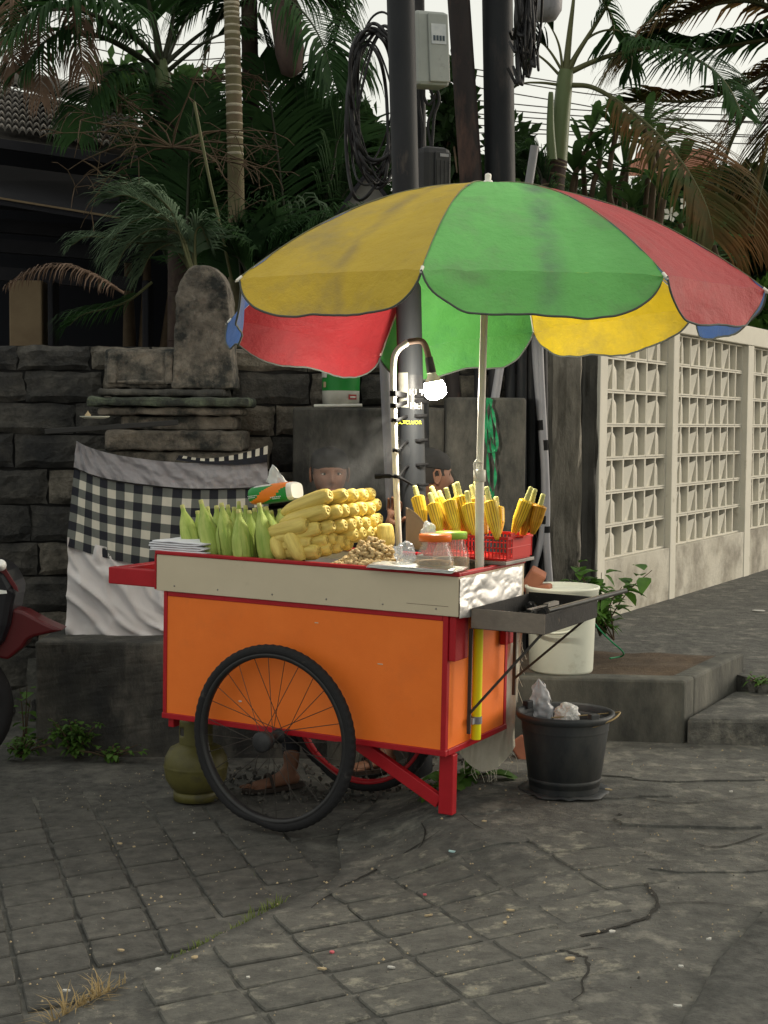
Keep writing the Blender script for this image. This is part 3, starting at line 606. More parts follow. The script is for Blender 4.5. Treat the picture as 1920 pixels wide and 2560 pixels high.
# ================================================================== THE CART
YAW = .4847
O = Vector((.2367, 4.8154, -.004))
cart = empty('corn_cart', O, -YAW, 'orange and cream street vendor cart with red trim and two spoked wheels', 'cart')
cart.rotation_euler = (0, .0125, -YAW)
CM = cart.matrix_basis.copy() if False else Matrix.Translation(O) @ cart.rotation_euler.to_matrix().to_4x4(); CI = CM.inverted()
def CL(x, y, v):      # cart-local point on the plane y = v under a photo point
    o_ = CI @ CAM; d = CI.to_3x3() @ ray(x, y); return o_+d*((v-o_.y)/d.y)
def CX(x, y, u):
    o_ = CI @ CAM; d = CI.to_3x3() @ ray(x, y); return o_+d*((u-o_.x)/d.x)
L_, Wd = 1.2206, .5641; zt, zcm, zb = .953, .8063, .3386
bx0, bx1, by0, by1 = -1.192, -.038, .007, .52
def cbox(name, boxes, m, bevel=.002, parent=None, label=None):
    mb = MB()
    for lo, hi in boxes: mb.box(lo, hi)
    o_ = mb.build(name, M[m], parent or cart, bevel=bevel)
    if label: o_['label'] = label
    return o_
cbox('panel', [((bx0+.012, by0+.003, zb+.015), (bx1-.018, by0+.012, .82))], 'orange')
cbox('panel', [((bx1-.012, by0+.018, zb+.015), (bx1-.003, by1-.018, .82))], 'orange')
cbox('panel', [((bx0+.012, by1-.012, zb+.015), (bx1-.018, by1-.003, .82))], 'orange')
cbox('panel', [((bx0+.003, by0+.018, zb+.015), (bx0+.012, by1-.018, .82))], 'orange')
cbox('floor', [((bx0+.015, by0+.015, zb+.004), (bx1-.02, by1-.015, zb+.014))], 'red_paint')
for (x0_, x1_, y0_, y1_) in [(bx0, bx0+.016, by0, by0+.018), (bx1-.019, bx1, by0, by0+.02), (bx1-.019, bx1, by1-.02, by1), (bx0, bx0+.016, by1-.018, by1)]:
    cbox('corner_post', [((x0_, y0_-.001, zb+.001), (x1_, y1_+.001, .806))], 'red_paint')
for lo, hi in [((bx0-.002, by0-.004, zb-.004), (bx1+.003, by0+.0145, zb+.016)), ((bx1-.016, by0+.016, zb-.004), (bx1+.004, by1-.016, zb+.0165)), ((bx0-.002, by1-.0145, zb-.004), (bx1+.003, by1+.004, zb+.016)), ((bx0-.004, by0+.016, zb-.004), (bx0+.014, by1-.016, zb+.0165))]:
    cbox('bottom_rail', [(lo, hi)], 'red_paint')
cbox('top_rail', [((bx0+.017, by0, .788), (bx1-.02, by0+.014, .8055))], 'red_paint')
# cream tray boards, red lip
cbox('tray_board', [((-L_, 0, zcm), (0, .012, zt-.014))], 'cream')
cbox('tray_board', [((-L_, Wd-.012, zcm), (0, Wd, zt-.014))], 'cream')
cbox('tray_board', [((-L_, .0125, zcm), (-L_+.012, Wd-.0125, zt-.014))], 'cream')
cbox('tray_board', [((-.012, .0125, zcm), (0, Wd-.0125, zt-.014))], 'cream')
for lo, hi in [((-L_-.006, -.004, zt-.0135), (.004, .017, zt)), ((-L_-.006, Wd-.017, zt-.0135), (.004, Wd+.004, zt)), ((-L_-.006, .0175, zt-.0135), (-L_+.018, Wd-.0175, zt)), ((-.017, .0175, zt-.0135), (.004, Wd-.0175, zt))]:
    cbox('tray_lip', [(lo, hi)], 'red_paint', .003)
cbox('side_strip', [((-L_-.008, -.003, zcm+.004), (-L_-.0005, .02, zt-.014))], 'red_paint')
cbox('tray_floor', [((-L_+.013, .013, .895), (-.013, Wd-.013, .907))], 'steel', 0)
# handle frame on the left
hx = -L_-.225
cbox('handle', [((hx, .004, .815), (-L_-.009, .044, .878)), ((hx, .0445, .818), (hx+.04, Wd-.0445, .876)), ((hx, Wd-.044, .815), (-L_-.009, Wd-.004, .878))], 'red_paint', .004)
# legs with diagonal braces, small feet at the handle end
for y0_ in (.045,):
    cbox('leg', [((-.078, y0_, .128), (-.026, y0_+.036, zb-.005))], 'red_paint', .003)
    mb = MB(); mb.beam((-.40, y0_+.018, zb-.01), (-.066, y0_+.018, .178), .026, .045, up=(0, 1, 0)); mb.beam((0, 0, 0), (0, 0, .001), .0001, .0001)
    mb2 = MB(); mb2.beam((-.40, y0_+.018, zb-.012), (-.080, y0_+.018, .165), .045, .026, up=(0, 1, 0)); mb2.build('brace', M['red_paint'], cart, bevel=.003)
    cbox('foot', [((bx0+.012, y0_-.02, zb-.04), (bx0+.036, y0_+.02, zb-.005))], 'red_paint', .003)
# dark red boards hanging at the end, yellow tube and its clamp
a = CX(1107, 1546, -.037); b = CX(1164, 1686, -.037)
cbox('hanger_board', [((-.0365, .012, .655), (-.012, .115, .805))], 'red_paint', .003)
cbox('hanger_board', [((-.0365, .44, .655), (-.012, .545, .805))], 'red_paint', .003)
yv = CX(1192, 1700, -.02).y
mb = MB(); mb.tube([(-.018, yv, zb+.02), (-.018, yv, .80)], .017, 16); mb.build('yellow_tube', M['yellow_tube'], cart)
mb = MB(); mb.tube([(-.018, yv, zb+.075), (-.018, yv, zb+.1)], .0195, 16); mb.beam((-.02, yv-.04, zb+.0875), (-.02, yv, zb+.0875), .012, .02); mb.build('tube_clamp', M['conduit'], cart)
for (x_, z_, w_, h_) in [(-.86, .43, .012, .005), (-.30, .62, .02, .003), (-.55, .74, .014, .003)]:
    cbox('paint_chip', [((x_, by0+.0015, z_), (x_+w_, by0+.0035, z_+h_))], 'cloth_white' if x_ < -.8 else 'cream', 0)
for x_ in (-1.14, -.95, -.72, -.5, -.28, -.08):
    mb = MB(); mb.lathe([(0, .0012), (.003, .001), (.0035, 0)], 8, Matrix.Translation((x_, -.0002, .828)) @ Matrix.Rotation(R(90), 4, 'X')); mb.build('screw', M['steel'], cart)
cbox('board_crack', [((-.19, -.0006, .838), (-.035, .001, .8392))], 'rusty_pipe', 0)
# foil over the end board
mb = MB()
def ff(u, v):
    y = .004+u*(Wd-.03); z = zcm-.004+.02*nz(u*3, 1, 1)*(1-v)+(zt-.016-zcm)*v
    e = min(u, 1-u)*8; cr = .012*abs(nz(u*4, v*2, 3))+.004*abs(nz(u*10, v*5, 7))*(.3+abs(2*u-1))+.003*abs(nz(u*24, v*12, 2))*abs(2*u-1)**2; return Vector((.0035+cr*min(1, e+.3), y, z+.003*nz(u*9, v*3, 5)))
mb.grid(ff, 90, 30); mb.build('foil_wrap', M['foil'], cart)
# wheels
def wheel(y, rimmat):
    rim = MB(); WR = .33
    rim.lathe([(.283, -.013), (.292, -.015), (.303, -.014), (.303, -.011), (.288, -.008), (.286, 0), (.288, .008), (.303, .011), (.303, .014), (.292, .015), (.283, .013), (.283, -.013)], 72, Matrix.Rotation(R(90), 4, 'X'))
    r_ = rim.build('wheel', M[rimmat], cart); r_.location = (-.6695, y, WR+.004)
    ty = MB(); prof = [(.309+.0185*math.cos(a_), .0185*math.sin(a_)) for a_ in [R(200-i*20) for i in range(0, 23)]]
    n = 144; vs = []
    for i in range(n):
        a_ = 2*math.pi*i/n
        for q, (r2, z2) in enumerate(prof):
            tread = .0022*(1 if i % 2 else 0) if (r2 > .318) else 0
            flat = -.012*max(0, 1-abs((a_-1.5*math.pi))/.28)*(1 if r2 > .3 else .3)
            rr_ = r2+tread+flat; vs.append((rr_*math.cos(a_), z2*(1+(.25*max(0, 1-abs((a_-1.5*math.pi))/.28))), rr_*math.sin(a_)))
    m_ = len(prof); ty.add(vs, [(i*m_+j, i*m_+j+1, ((i+1) % n)*m_+j+1, ((i+1) % n)*m_+j) for i in range(n) for j in range(m_-1)], 0, False)
    ty.build('tyre', M['rubber'], r_)
    hb = MB(); hb.lathe([(0, -.062), (.009, -.062), (.009, -.048), (.022, -.046), (.026, -.04), (.026, -.034), (.015, -.03), (.013, 0), (.015, .03), (.03, .034), (.03, .04), (.012, .044), (.009, .06), (0, .06)], 24, Matrix.Rotation(R(90), 4, 'X')); hb.build('hub', M['black_plastic'], r_)
    fr_ = MB(); fr_.lathe([(.012, .05), (.034, .052), (.036, .06), (.036, .078), (.03, .082), (.012, .084), (0, .084)], 20, Matrix.Rotation(R(90), 4, 'X')); fr_.build('freewheel', M['black_plastic'], r_)
    for k in range(28):
        a_ = 2*math.pi*k/28+.05; side = 1 if k % 2 else -1; off = (1 if (k//2) % 2 else -1)*R(75)
        sp = MB(); h0 = Vector((.024*math.cos(a_+off), side*.036, .024*math.sin(a_+off))); h1 = Vector((.286*math.cos(a_), side*.004, .286*math.sin(a_)))
        sp.tube([h0, h1], .0014, 4, cap=False); sp.build('spoke', M['spoke'], r_)
    return r_
w1 = wheel(-.062, 'black_rim'); w2 = wheel(by1+.065, 'red_paint'); w1.rotation_euler = (0, .2, 0); w2.rotation_euler = (0, .6, 0)
mb = MB(); mb.tube([(-.6695, -.13, .334), (-.6695, by1+.12, .334)], .009, 10); mb.beam((-.6695, by0+.02, .334+.004), (-.6695, by0+.06, .334+.004), .04, .03); mb.build('axle', M['spoke'], cart)
# charcoal grill tray hooked on the end
gy0, gy1, gx1, gz0, gz1 = .08, .585, .275, .762, .828
grill = wroot('grill_tray', O, 'sooty metal charcoal grill tray bracketed to the right end of the cart', 'grill'); grill.rotation_euler = cart.rotation_euler
def gbox(name, bs, m, bev=.001):
    mb = MB()
    for lo, hi in bs: mb.box(lo, hi)
    return mb.build(name, M[m], grill, bevel=bev)
gbox('tray_side', [((.012, gy0, gz0), (gx1, gy0+.003, gz1))], 'grill'); gbox('tray_side', [((gx1-.003, gy0+.0035, gz0), (gx1, gy1, gz1))], 'soot')
gbox('tray_side', [((.012, gy1-.003, gz0), (gx1-.0035, gy1, gz1+.006))], 'soot'); gbox('tray_side', [((.012, gy0+.0035, gz0), (.015, gy1-.0035, gz1))], 'soot')
gbox('tray_bottom', [((.0155, gy0+.0035, gz0-.002), (gx1-.0035, gy1-.0035, gz0+.001))], 'soot')
for q in range(60):
    pass
mb = MB(); rr = random.Random(3)
for q in range(70):
    c = Vector((rr.uniform(.04, gx1-.03), rr.uniform(gy0+.03, gy1-.03), gz0+.012+rr.random()*.018)); s_ = rr.uniform(.010, .02)
    T = Matrix.Translation(c) @ Matrix.Rotation(rr.random()*6, 4, Vector((rr.random(), rr.random(), rr.random())).normalized()); mb.box((-s_, -s_*.7, -s_*.6), (s_, s_*.7, s_*.6), 0, T)
o = mb.build('charcoal_bed', M['charcoal'], grill, bevel=.002); o['kind'] = 'stuff'
for yy in (gy0+.02, gy1-.10):
    mb = MB(); mb.beam((.004, yy, gz0-.005), (.004, yy, .40 if yy < .2 else .47), .008, .012); mb.build('upright_bar', M['spoke'], grill)
    mb = MB(); mb.beam((.006, yy, .47 if yy < .2 else .53), (gx1-.02, yy+(.02 if yy > .2 else 0), gz0-.004), .008, .008); mb.build('diagonal_bar', M['spoke'], grill)
# loose things on the grill
p0 = CL(1384, 1524, .30); p1 = CL(1564, 1476, .42)
def CW(p): return CM @ Vector(p)
a = CW(CL(1372, 1527, .22)); b = W(1566, 1476, 4.98)
mb = MB(); mb.tube([a, b], .0085, 14, cap=False); mb.tube([b-(b-a).normalized()*.01, b], .0088, 14, cap=False); mb.tube([a, b], .0075, 14)
single(mb, 'blow_pipe', M['steel'], a, 'thin steel pipe lying across the grill and sticking out to the right', 'pipe')
a = CW(CL(1322, 1524, .16)); b = CW(CL(1392, 1506, .3)); mb = MB(); mb.beam(a, a.lerp(b, .6), .016, .003); mb.beam(a.lerp(b, .6), b, .02, .012)
single(mb, 'spatula', [M['steel']], a, 'flat steel spatula resting on the front edge of the grill', 'spatula')

# ------------------------------------------------------------------ goods on the tray
ZF = .907
def cob_husk_mesh(seed, L=.19, r=.027, green=False):
    mb = MB(); prof = []
    if green: rr_ = [(0, .3), (.06, .62), (.18, .92), (.35, 1.05), (.55, 1.0), (.75, .72), (.87, .42), (.94, .27), (1.0, .24)]
    else: rr_ = [(0, .35), (.05, .55), (.15, .8), (.3, .95), (.5, 1.03), (.75, 1.0), (.88, .95), (.95, .8), (.985, .55), (.985, .30), (.975, .28), (.975, .2), (.99, .18), (.99, 0)]
    prof = [(r*q, t*L) for t, q in rr_]
    def wob(z, a): return 1+.05*math.sin(3*a+seed+z*18)+.03*math.sin(7*a+seed*2)+.02*math.sin(13*a+z*40)
    # finer profile
    fine = []
    for i in range(len(prof)-1):
        n = 3 if i < 8 else 1
        for k_ in range(n): t = k_/n; fine.append((prof[i][0]*(1-t)+prof[i+1][0]*t, prof[i][1]*(1-t)+prof[i+1][1]*t))
    fine.append(prof[-1])
    mb.lathe(fine, 22, None, 0, True, wob)
    if green: mb.lathe([(r*.24, L), (r*.26, L+.004), (r*.22, L+.014), (0, L+.015)], 12, None, 1)
    for i, f in enumerate(mb.f):
        if not green and max(mb.v[j][2] for j in f) > L*.9705 and min(math.hypot(*mb.v[j][:2]) for j in f) < r*.33: mb.m[i] = 1
    if green:     # overlapping leaf blades on the husk
        for k_ in range(3):
            a0 = seed+k_*2.1
            def f(u, v, a0=a0): 
                z = L*(.06+.86*v); wid = .75*math.sin(math.pi*min(1, .12+v*.86))*(1-v*.5); t = z/L; q = 1.06*r*(1.0 if t < .5 else 1-.72*ss(t, .5, .95))*(.9 if t < .2 else 1.03)
                a = a0+(u-.5)*2*wid+.2*v; q *= .55+.45*ss(t, 0, .25); return Vector((q*math.cos(a), q*math.sin(a), z))
            mb.grid(f, 6, 12, 0)
    return mb
def put(me, name, p0, p1, label, cat, group, Lm, sc_=1., roll=0):
    o_ = bpy.data.objects.new(name, me); col.objects.link(o_); T = axis_T(p0, p1, roll)
    l = (Vector(p1)-Vector(p0)).length/Lm
    o_.matrix_world = T @ Matrix.Diagonal((sc_, sc_, l, 1)); return tag(o_, label, cat, group)
hm = [cob_husk_mesh(i*1.9).mesh('steamed_corn', [M['husk'], M['husk_end']]) for i in range(5)]
gm = [cob_husk_mesh(i*1.3, .2, .027, True).mesh('green_corn', [M['green_husk'], M['stem']]) for i in range(5)]
k5 = lambda x, y: (400+x/2.765, 1150+y/2.765)
# rows of steamed cobs: butts face the right end; each row runs across the cart
rows = [('top', [(1165, 245, .10), (1275, 235, .16), (1345, 236, .22), (1415, 238, .29), (1465, 228, .36)]),
        ('second', [(1150, 352, .08), (1235, 348, .12), (1285, 345, .16), (1350, 340, .20), (1405, 330, .26), (1465, 330, .31), (1505, 305, .37)]),
        ('third', [(1010, 448, .05), (1095, 470, .07), (1190, 458, .10), (1270, 450, .14), (1330, 440, .18), (1375, 430, .22), (1430, 432, .26), (1485, 415, .31), (1515, 405, .36)]),
        ('fourth', [(1040, 570, .06), (1145, 555, .09), (1205, 540, .12), (1265, 560, .15), (1345, 510, .19), (1400, 505, .23), (1455, 500, .27), (1500, 500, .31)]),
        ('bottom', [(1090, 632, .06), (1170, 610, .10), (1240, 600, .14), (1310, 575, .18)])]
ords = ['first', 'second', 'third', 'fourth', 'fifth', 'sixth', 'seventh', 'eighth', 'ninth']
for ri, (rn, L2) in enumerate(rows):
    for ci_, (x, y, v) in enumerate(L2):
        b = CL(*k5(x, y), v); ln = .185 if ci_ else .205; dz = [-.075, -.06, -.05, -.03, -.02][ri]+random.uniform(-.006, .006)
        d = Vector((-ln, -.004+random.uniform(-.012, .012), dz)); 
        if ci_ == 0: d.y = .03
        e = b+d.normalized()*.0; t_ = b+d
        if t_.z < ZF+.02: t_.z = ZF+.02
        ax = (b-t_).normalized(); b2 = b
        put(hm[(ri*3+ci_) % 5], 'steamed_corn', CW(t_), CW(b2+ax*.012), '%s yellow steamed corn from the left in the %s row of the stacked pile' % (ords[ci_], rn), 'corn', 'steamed corn cobs stacked on the cart', .19, 1.0+random.uniform(-.05, .06)*(1 if ci_ else 0)+(.08 if ci_ == 0 else 0), random.random()*6)
for (x0_, y0_, x1_, y1_, v, lab) in [(800, 530, 850, 690, .05, 'yellow steamed corn standing against the left foot of the pile, wider of the two'), (895, 505, 985, 700, .035, 'yellow steamed corn with pointed tip leaning at the front foot of the pile'), (1552, 440, 1566, 640, .27, 'yellow steamed corn standing upright at the right end of the pile'), (760, 560, 1000, 560, .1, 'yellow steamed corn lying low behind the two leaning ones')]:
    put(hm[int(x0_) % 5], 'steamed_corn', CW(CL(*k5(x1_, y1_), v)), CW(CL(*k5(x0_, y0_), v+.02)), lab, 'corn', 'steamed corn cobs stacked on the cart', .19, 1.12)
# raw green ears standing up
gr = [(158, 335, 235, 640, .16), (262, 372, 305, 640, .20), (288, 305, 378, 660, .08), (392, 340, 425, 640, .17), (428, 325, 480, 665, .07), (512, 350, 520, 640, .15), (545, 312, 560, 640, .22), (543, 368, 580, 675, .035), (592, 340, 615, 650, .17), (655, 358, 675, 650, .13), (688, 328, 745, 670, .06), (737, 348, 800, 640, .14), (828, 350, 880, 520, .2)]
gr += [(330, 345, 350, 640, .22), (470, 335, 500, 640, .2), (620, 372, 640, 640, .1), (715, 350, 730, 640, .19), (770, 372, 800, 640, .18)]
desc = ['leftmost raw green corn leaning left at the end of the row', 'short raw green corn half hidden second from the left', 'tall raw green corn leaning left behind the stack of white paper', 'narrow raw green corn in the back, left of centre of the green row', 'raw green corn with broad darker husk, left of the frontmost one', 'raw green corn peeping out just behind the frontmost one', 'tallest raw green corn in the back row at the centre', 'frontmost raw green corn with broad pale body, centre of the green row', 'raw green corn in the back row below the tissue pack corner', 'dark narrow raw green corn right of the frontmost one', 'pale raw green corn at the front right of the green row', 'raw green corn leaning left beside the steamed pile', 'raw green corn lying behind, under the tissue pack', 'raw green corn hidden in the back between the tall left one and the narrow one', 'raw green corn in the back row behind the broad darker one', 'raw green corn squeezed in right of the frontmost one', 'raw green corn in the back below the tissue pack centre', 'last raw green corn at the right end of the back row']
for i, (x0_, y0_, x1_, y1_, v) in enumerate(gr):
    t_ = CL(*k5(x0_, y0_), v); b = CL(*k5(x1_, y1_), v); b = b+(b-t_)*0; ln = (t_-b).length
    k_ = (ZF-t_.z)/(b.z-t_.z) if i != 12 else 1; b = t_+(b-t_)*min(k_, 1.3)
    put(gm[i % 5], 'green_corn', CW(b), CW(t_), desc[i], 'corn', 'raw green corn standing on the cart', .2, 1.28*random.uniform(.93, 1.05), i*1.1)
# peanuts
pm = MB(); pm.lathe([(0, -.0125), (.005, -.0112), (.0072, -.007), (.0066, -.001), (.0056, .0015), (.0066, .0045), (.0076, .0075), (.0055, .0118), (0, .013)], 9, None, 0, True); pme = pm.mesh('peanut', M['peanut'])
c0 = CL(955+0, 1385, .10); rr = random.Random(5)
hx0, hx1 = CL(780, 1395, .03).x, CL(1000, 1385, .06).x
for i in range(290):
    u = rr.betavariate(2, 1.7); x = hx0+(hx1-hx0)*u; y = .022+.17*rr.random()**1.2
    hh = .095*math.exp(-((x-(hx0*.42+hx1*.58))/.085)**2)*math.exp(-((y-.13)/.08)**2)+.028*(1-abs(2*u-1)**3)
    z = ZF+.008+hh*(.80+.25*rr.random())
    o_ = bpy.data.objects.new('peanut', pme); col.objects.link(o_)
    o_.matrix_world = CM @ Matrix.Translation((x, y, z)) @ Matrix.Rotation(rr.random()*6.3, 4, 'Z') @ Matrix.Rotation(rr.uniform(.7, 2.2), 4, 'X') @ Matrix.Scale(rr.uniform(.85, 1.15), 4)
    tag(o_, 'small tan boiled peanut in the heap at the foot of the steamed corn', 'peanut', 'boiled peanuts heaped on the cart')
# solid-ish core under the heap so it does not look hollow
mb = MB()
def core_f(u, v):
    x = hx0+(hx1-hx0)*u; y = .022+.19*v
    hh = .086*math.exp(-((x-(hx0*.42+hx1*.58))/.085)**2)*math.exp(-((y-.13)/.08)**2)+.022*(1-abs(2*u-1)**3)
    return Vector((x, y, ZF+.001+hh+.003*nz(x*90, y*90)))
mb.grid(core_f, 50, 24, 0, False); o = mb.build('peanut_heap', M['peanut']); o.matrix_world = CM.copy(); tag(o, 'packed tan peanuts filling the inside of the heap', 'peanuts', None, 'stuff')
# white paper stack at the left end
pst = wroot('paper_stack', CW(CL(455, 1376, .05)), 'stack of white paper sheets with curled corner at the left end of the cart', 'paper')
pa, pb_ = CL(383, 1386, .03), CL(520, 1388, .03)
for i in range(5):
    mb = MB(); z0_ = zt+.001+i*.008
    def f(u, v, i=i, z0_=z0_):
        x = pa.x-.0+(pb_.x-pa.x)*(u*(1-.012*i))+.003*i*math.sin(i*2); y = .008+.2*v; return CW((x, y, z0_+.008*ss(u, .9, 1)*(i % 2)+.003*nz(u*4, v*3, i)))
    mb.grid(f, 16, 8, 0, True); child(mb, 'paper_sheet', M['paper'], pst, solid=.0055)
# tissue pack lying on the green corn
tp = CL(685, 1262, .2); tr = wroot('tissue_pack', CW(tp), 'green and orange plastic pack of tissues lying on the green corn', 'tissue pack')
a = CL(620, 1266, .17); b = CL(728, 1252, .17); dx = (b-a); hgt = .052; Tt = CM @ Matrix.Translation(a) @ dx.to_track_quat('X', 'Z').to_matrix().to_4x4(); Lt = dx.length
def tissue(u, a_):
    x = Lt*u; e = 1-.25*abs(2*u-1)**6; y = .055*math.copysign(abs(math.cos(a_))**.5, math.cos(a_))*e; z = .036+.036*math.copysign(abs(math.sin(a_))**.6, math.sin(a_))*e; return Tt @ Vector((x, y+.05, z))
mb = MB(); nu, nv = 64, 56; vs = [tissue(i/nu, 2*math.pi*j/nv) for i in range(nu+1) for j in range(nv)]
mb.add(vs, [(i*nv+j, i*nv+(j+1) % nv, (i+1)*nv+(j+1) % nv, (i+1)*nv+j) for i in range(nu) for j in range(nv)], 0, True)
mb.add(vs[:nv], [tuple(range(nv))], 1); mb.add(vs[-nv:], [tuple(range(nv))], 1)
for i in range(nu):
    for j in range(nv):
        a_ = 2*math.pi*(j+.5)/nv; u = (i+.5)/nu; fr_ = math.pi*1.5-a_ if a_ > math.pi else 0   # front side is a in (pi, 2pi)
        zc_ = math.sin(a_)*.5+.5; 
        if abs(zc_-(.0+1.0*(u-.0))) < .22 and math.cos(a_) < .3: mb.m[i*nv+j] = 2
        if u > .9: mb.m[i*nv+j] = 1
        if zc_ > .85 and .15 < u < .85: mb.m[i*nv+j] = 1 if u < .55 else 2
child(mb, 'wrapper', [M['tissue_green'], M['tissue_white'], M['tissue_orange']], tr)
mb = MB()
def tf(u, v):
    x = Lt*(.42+.46*u); z = .068+.075*v*(1-.9*(2*abs(u-.45))**1.3); return Tt @ Vector((x-.02*v, .05+.016*math.sin(u*6)*(1-v)+.012*nz(u*5, v*5), z))
mb.grid(tf, 14, 8); child(mb, 'tissue', M['tissue_white'], tr, solid=.001)
for (u0, z0_, wd_) in [(.04, .034, .22), (.05, .028, .16), (.55, .020, .26), (.6, .014, .18)]:
    mb = MB()
    for q in range(6): mb.box((Lt*u0+wd_*Lt*q/6, -.0068+.0005*abs(z0_-.026)/.01, z0_), (Lt*u0+wd_*Lt*(q+.7)/6, -.0060, z0_+.003), 0, Tt)
    child(mb, 'print', M['tissue_white'], tr)
# silvery folded sheet stack hanging over the front lip
a = CL(918, 1411, -.02); b = CL(1132, 1420, -.02)
tr = wroot('foil_stack', CW((a+b)/2), 'stack of silvery foil sheets lying over the front lip of the cart', 'foil')
for i in range(3):
    mb = MB()
    def f(u, v, i=i):
        return CW((a.x+(b.x-a.x)*u+.004*i, -.028+.11*v+.03*u*0, zt+.0035+.004*i+.002*nz(u*7, v*4, i)-.004*ss(.3-v, 0, .3)))
    mb.grid(f, 24, 8); child(mb, 'foil_sheet', M['foil_sheet'], tr, solid=.0028)
# crumpled clear bag
def crumple(name, c, r3, seed, m, label, cat, sub=4, amp=.35, group=None):
    bm = bmesh.new(); bmesh.ops.create_icosphere(bm, subdivisions=sub, radius=1)
    for v in bm.verts:
        p = v.co.normalized(); q = 1+amp*.9*noise.noise(p*1.6+Vector((seed, 0, 0)))-amp*1.1*abs(noise.noise(p*2.6+Vector((0, seed, 0))))-amp*.35*abs(noise.noise(p*7+Vector((0, seed, 3))))+.5*amp
        v.co = Vector((p.x*r3[0], p.y*r3[1], p.z*r3[2]))*q
    me = bpy.data.meshes.new(name); bm.to_mesh(me); bm.free(); me.materials.append(M[m])
    for p in me.polygons: p.use_smooth = False
    o_ = bpy.data.objects.new(name, me); col.objects.link(o_); o_.location = c; return tag(o_, label, cat, group)
crumple('plastic_bag', CW(CL(1010, 1382, .07)+Vector((0, 0, 0))), (.035, .03, .032), 3, 'bag_clear', 'crumpled clear plastic bag beside the orange lidded jar', 'bag', 4, .5)
# jars
def jar(px, py, v, lid, rad, label):
    b = CL(px, py, v); b.z = ZF; b = CW(b); r_ = wroot('jar', b, label, 'jar', 'plastic jars on the cart')
    H = .142; T = Matrix.Translation(b)
    mb = MB(); mb.lathe([(0, .001), (rad*.9, .001), (rad, .008), (rad*1.02, H*.45), (rad*.97, H*.62), (rad*.8, H*.82), (rad*.72, H*.88), (rad*.72, H)], 36, T); child(mb, 'glass', M['jar_clear'], r_)
    mb = MB(); mb.lathe([(0, .003), (rad*.93, .003), (rad*.97, H*.5), (0, H*.52)], 30, T); child(mb, 'contents', M['jar_food'], r_)
    mb = MB(); mb.lathe([(rad*.74, H-.004), (rad*.86, H-.004), (rad*.87, H+.015), (rad*.84, H+.019), (0, H+.020)], 36, T); child(mb, 'lid', M[lid], r_)
jar(1088, 1412, .085, 'lid_orange', .064, 'round clear jar with bright orange screw lid')
jar(1128, 1404, .215, 'lid_green', .064, 'round clear jar with lime green screw lid behind the orange one')
# brown paper cone and white wrap behind the jars
mb = MB(); c = CL(1040, 1350, .26)
def pc_(u, v):
    a_ = CL(1012+(1078-1012)*u, 1268+(1332-1268)*(u**1.3), .25+.0*v); b_ = CL(1012+56*u, 1375, .25); p = b_.lerp(a_, v); p.y += .018*math.cos((u-.35)*3.2); return CW(p)
mb.grid(pc_, 14, 6); single(mb, 'paper_bag', M['brown_paper'], CW(CL(1040, 1375, .25)), 'brown paper sheet bent upright left of the red basket', 'paper', solid=.001)
crumple('paper_wrap', CW(CL(1072, 1325, .24)), (.022, .015, .028), 9, 'bag_white', 'small crumpled white plastic wrap between brown paper and red basket', 'wrap', 3, .5)
# board and red basket with grilled-ready cobs
bz = .975; ba = CL(1255, 1388, .33); bxr = .03; bx_l = bxr-.33; bya, byb = .33, .555
brd = MB(); brd.box((bx_l-.03, bya-.02, zt+.001), (bxr+.006, byb+.015, zt+.012)); o = brd.build('wooden_board', M['steel'], None, bevel=.001); o.matrix_world = CM.copy(); tag(o, 'thin metal-edged board carrying the red basket on the back of the cart', 'board')
bk = empty('basket', O, 0, 'red plastic slotted basket full of yellow corn cobs at the right end', 'basket'); bk.rotation_euler = cart.rotation_euler
z0_, z1_ = zt+.0125, zt+.0975
mb = MB(); mb.box((bx_l+.01, bya+.01, z0_), (bxr-.01, byb-.01, z0_+.003)); mb.build('bottom', M['basket'], bk)
mb = MB()
ring = lambda z, e, h, t: [mb.box((bx_l-e, bya-e, z), (bxr+e, bya-e+t, z+h)), mb.box((bx_l-e, byb+e-t, z), (bxr+e, byb+e, z+h)), mb.box((bx_l-e, bya-e+t, z), (bx_l-e+t, byb+e-t, z+h)), mb.box((bxr+e-t, bya-e+t, z), (bxr+e, byb+e-t, z+h))]
ring(z1_-.010, .004, .010, .006); ring(z0_, -.004, .008, .004); ring(z0_+.042, 0, .004, .003); mb.build('rim', M['basket'], bk, bevel=.001)
mb = MB(); n = 24
for i in range(n+1):
    x = bx_l+(bxr-bx_l)*i/n
    for yy in (bya, byb-.003): mb.box((x-.0016, yy, z0_+.006), (x+.0016, yy+.003, z1_-.009))
for i in range(20):
    y = bya+(byb-bya)*i/19
    for xx in (bx_l, bxr-.003):
        if xx > 0 and i > 3: continue
        mb.box((xx, y-.0016, z0_+.006), (xx+.003, y+.0016, z1_-.009))
o = mb.build('slats', M['basket'], bk); o['kind'] = 'stuff'
mb = MB(); mb.box((bxr-.003, bya+.05, z0_+.006), (bxr-.0005, byb-.004, z1_-.009)); mb.box((bxr+.004, bya+.07, z1_-.006), (bxr+.03, byb-.06, z1_+.0)); mb.box((bxr-.004, bya+.02, z1_), (bxr+.004, bya+.06, z1_+.012)); mb.build('end_handle', M['basket'], bk, bevel=.001)
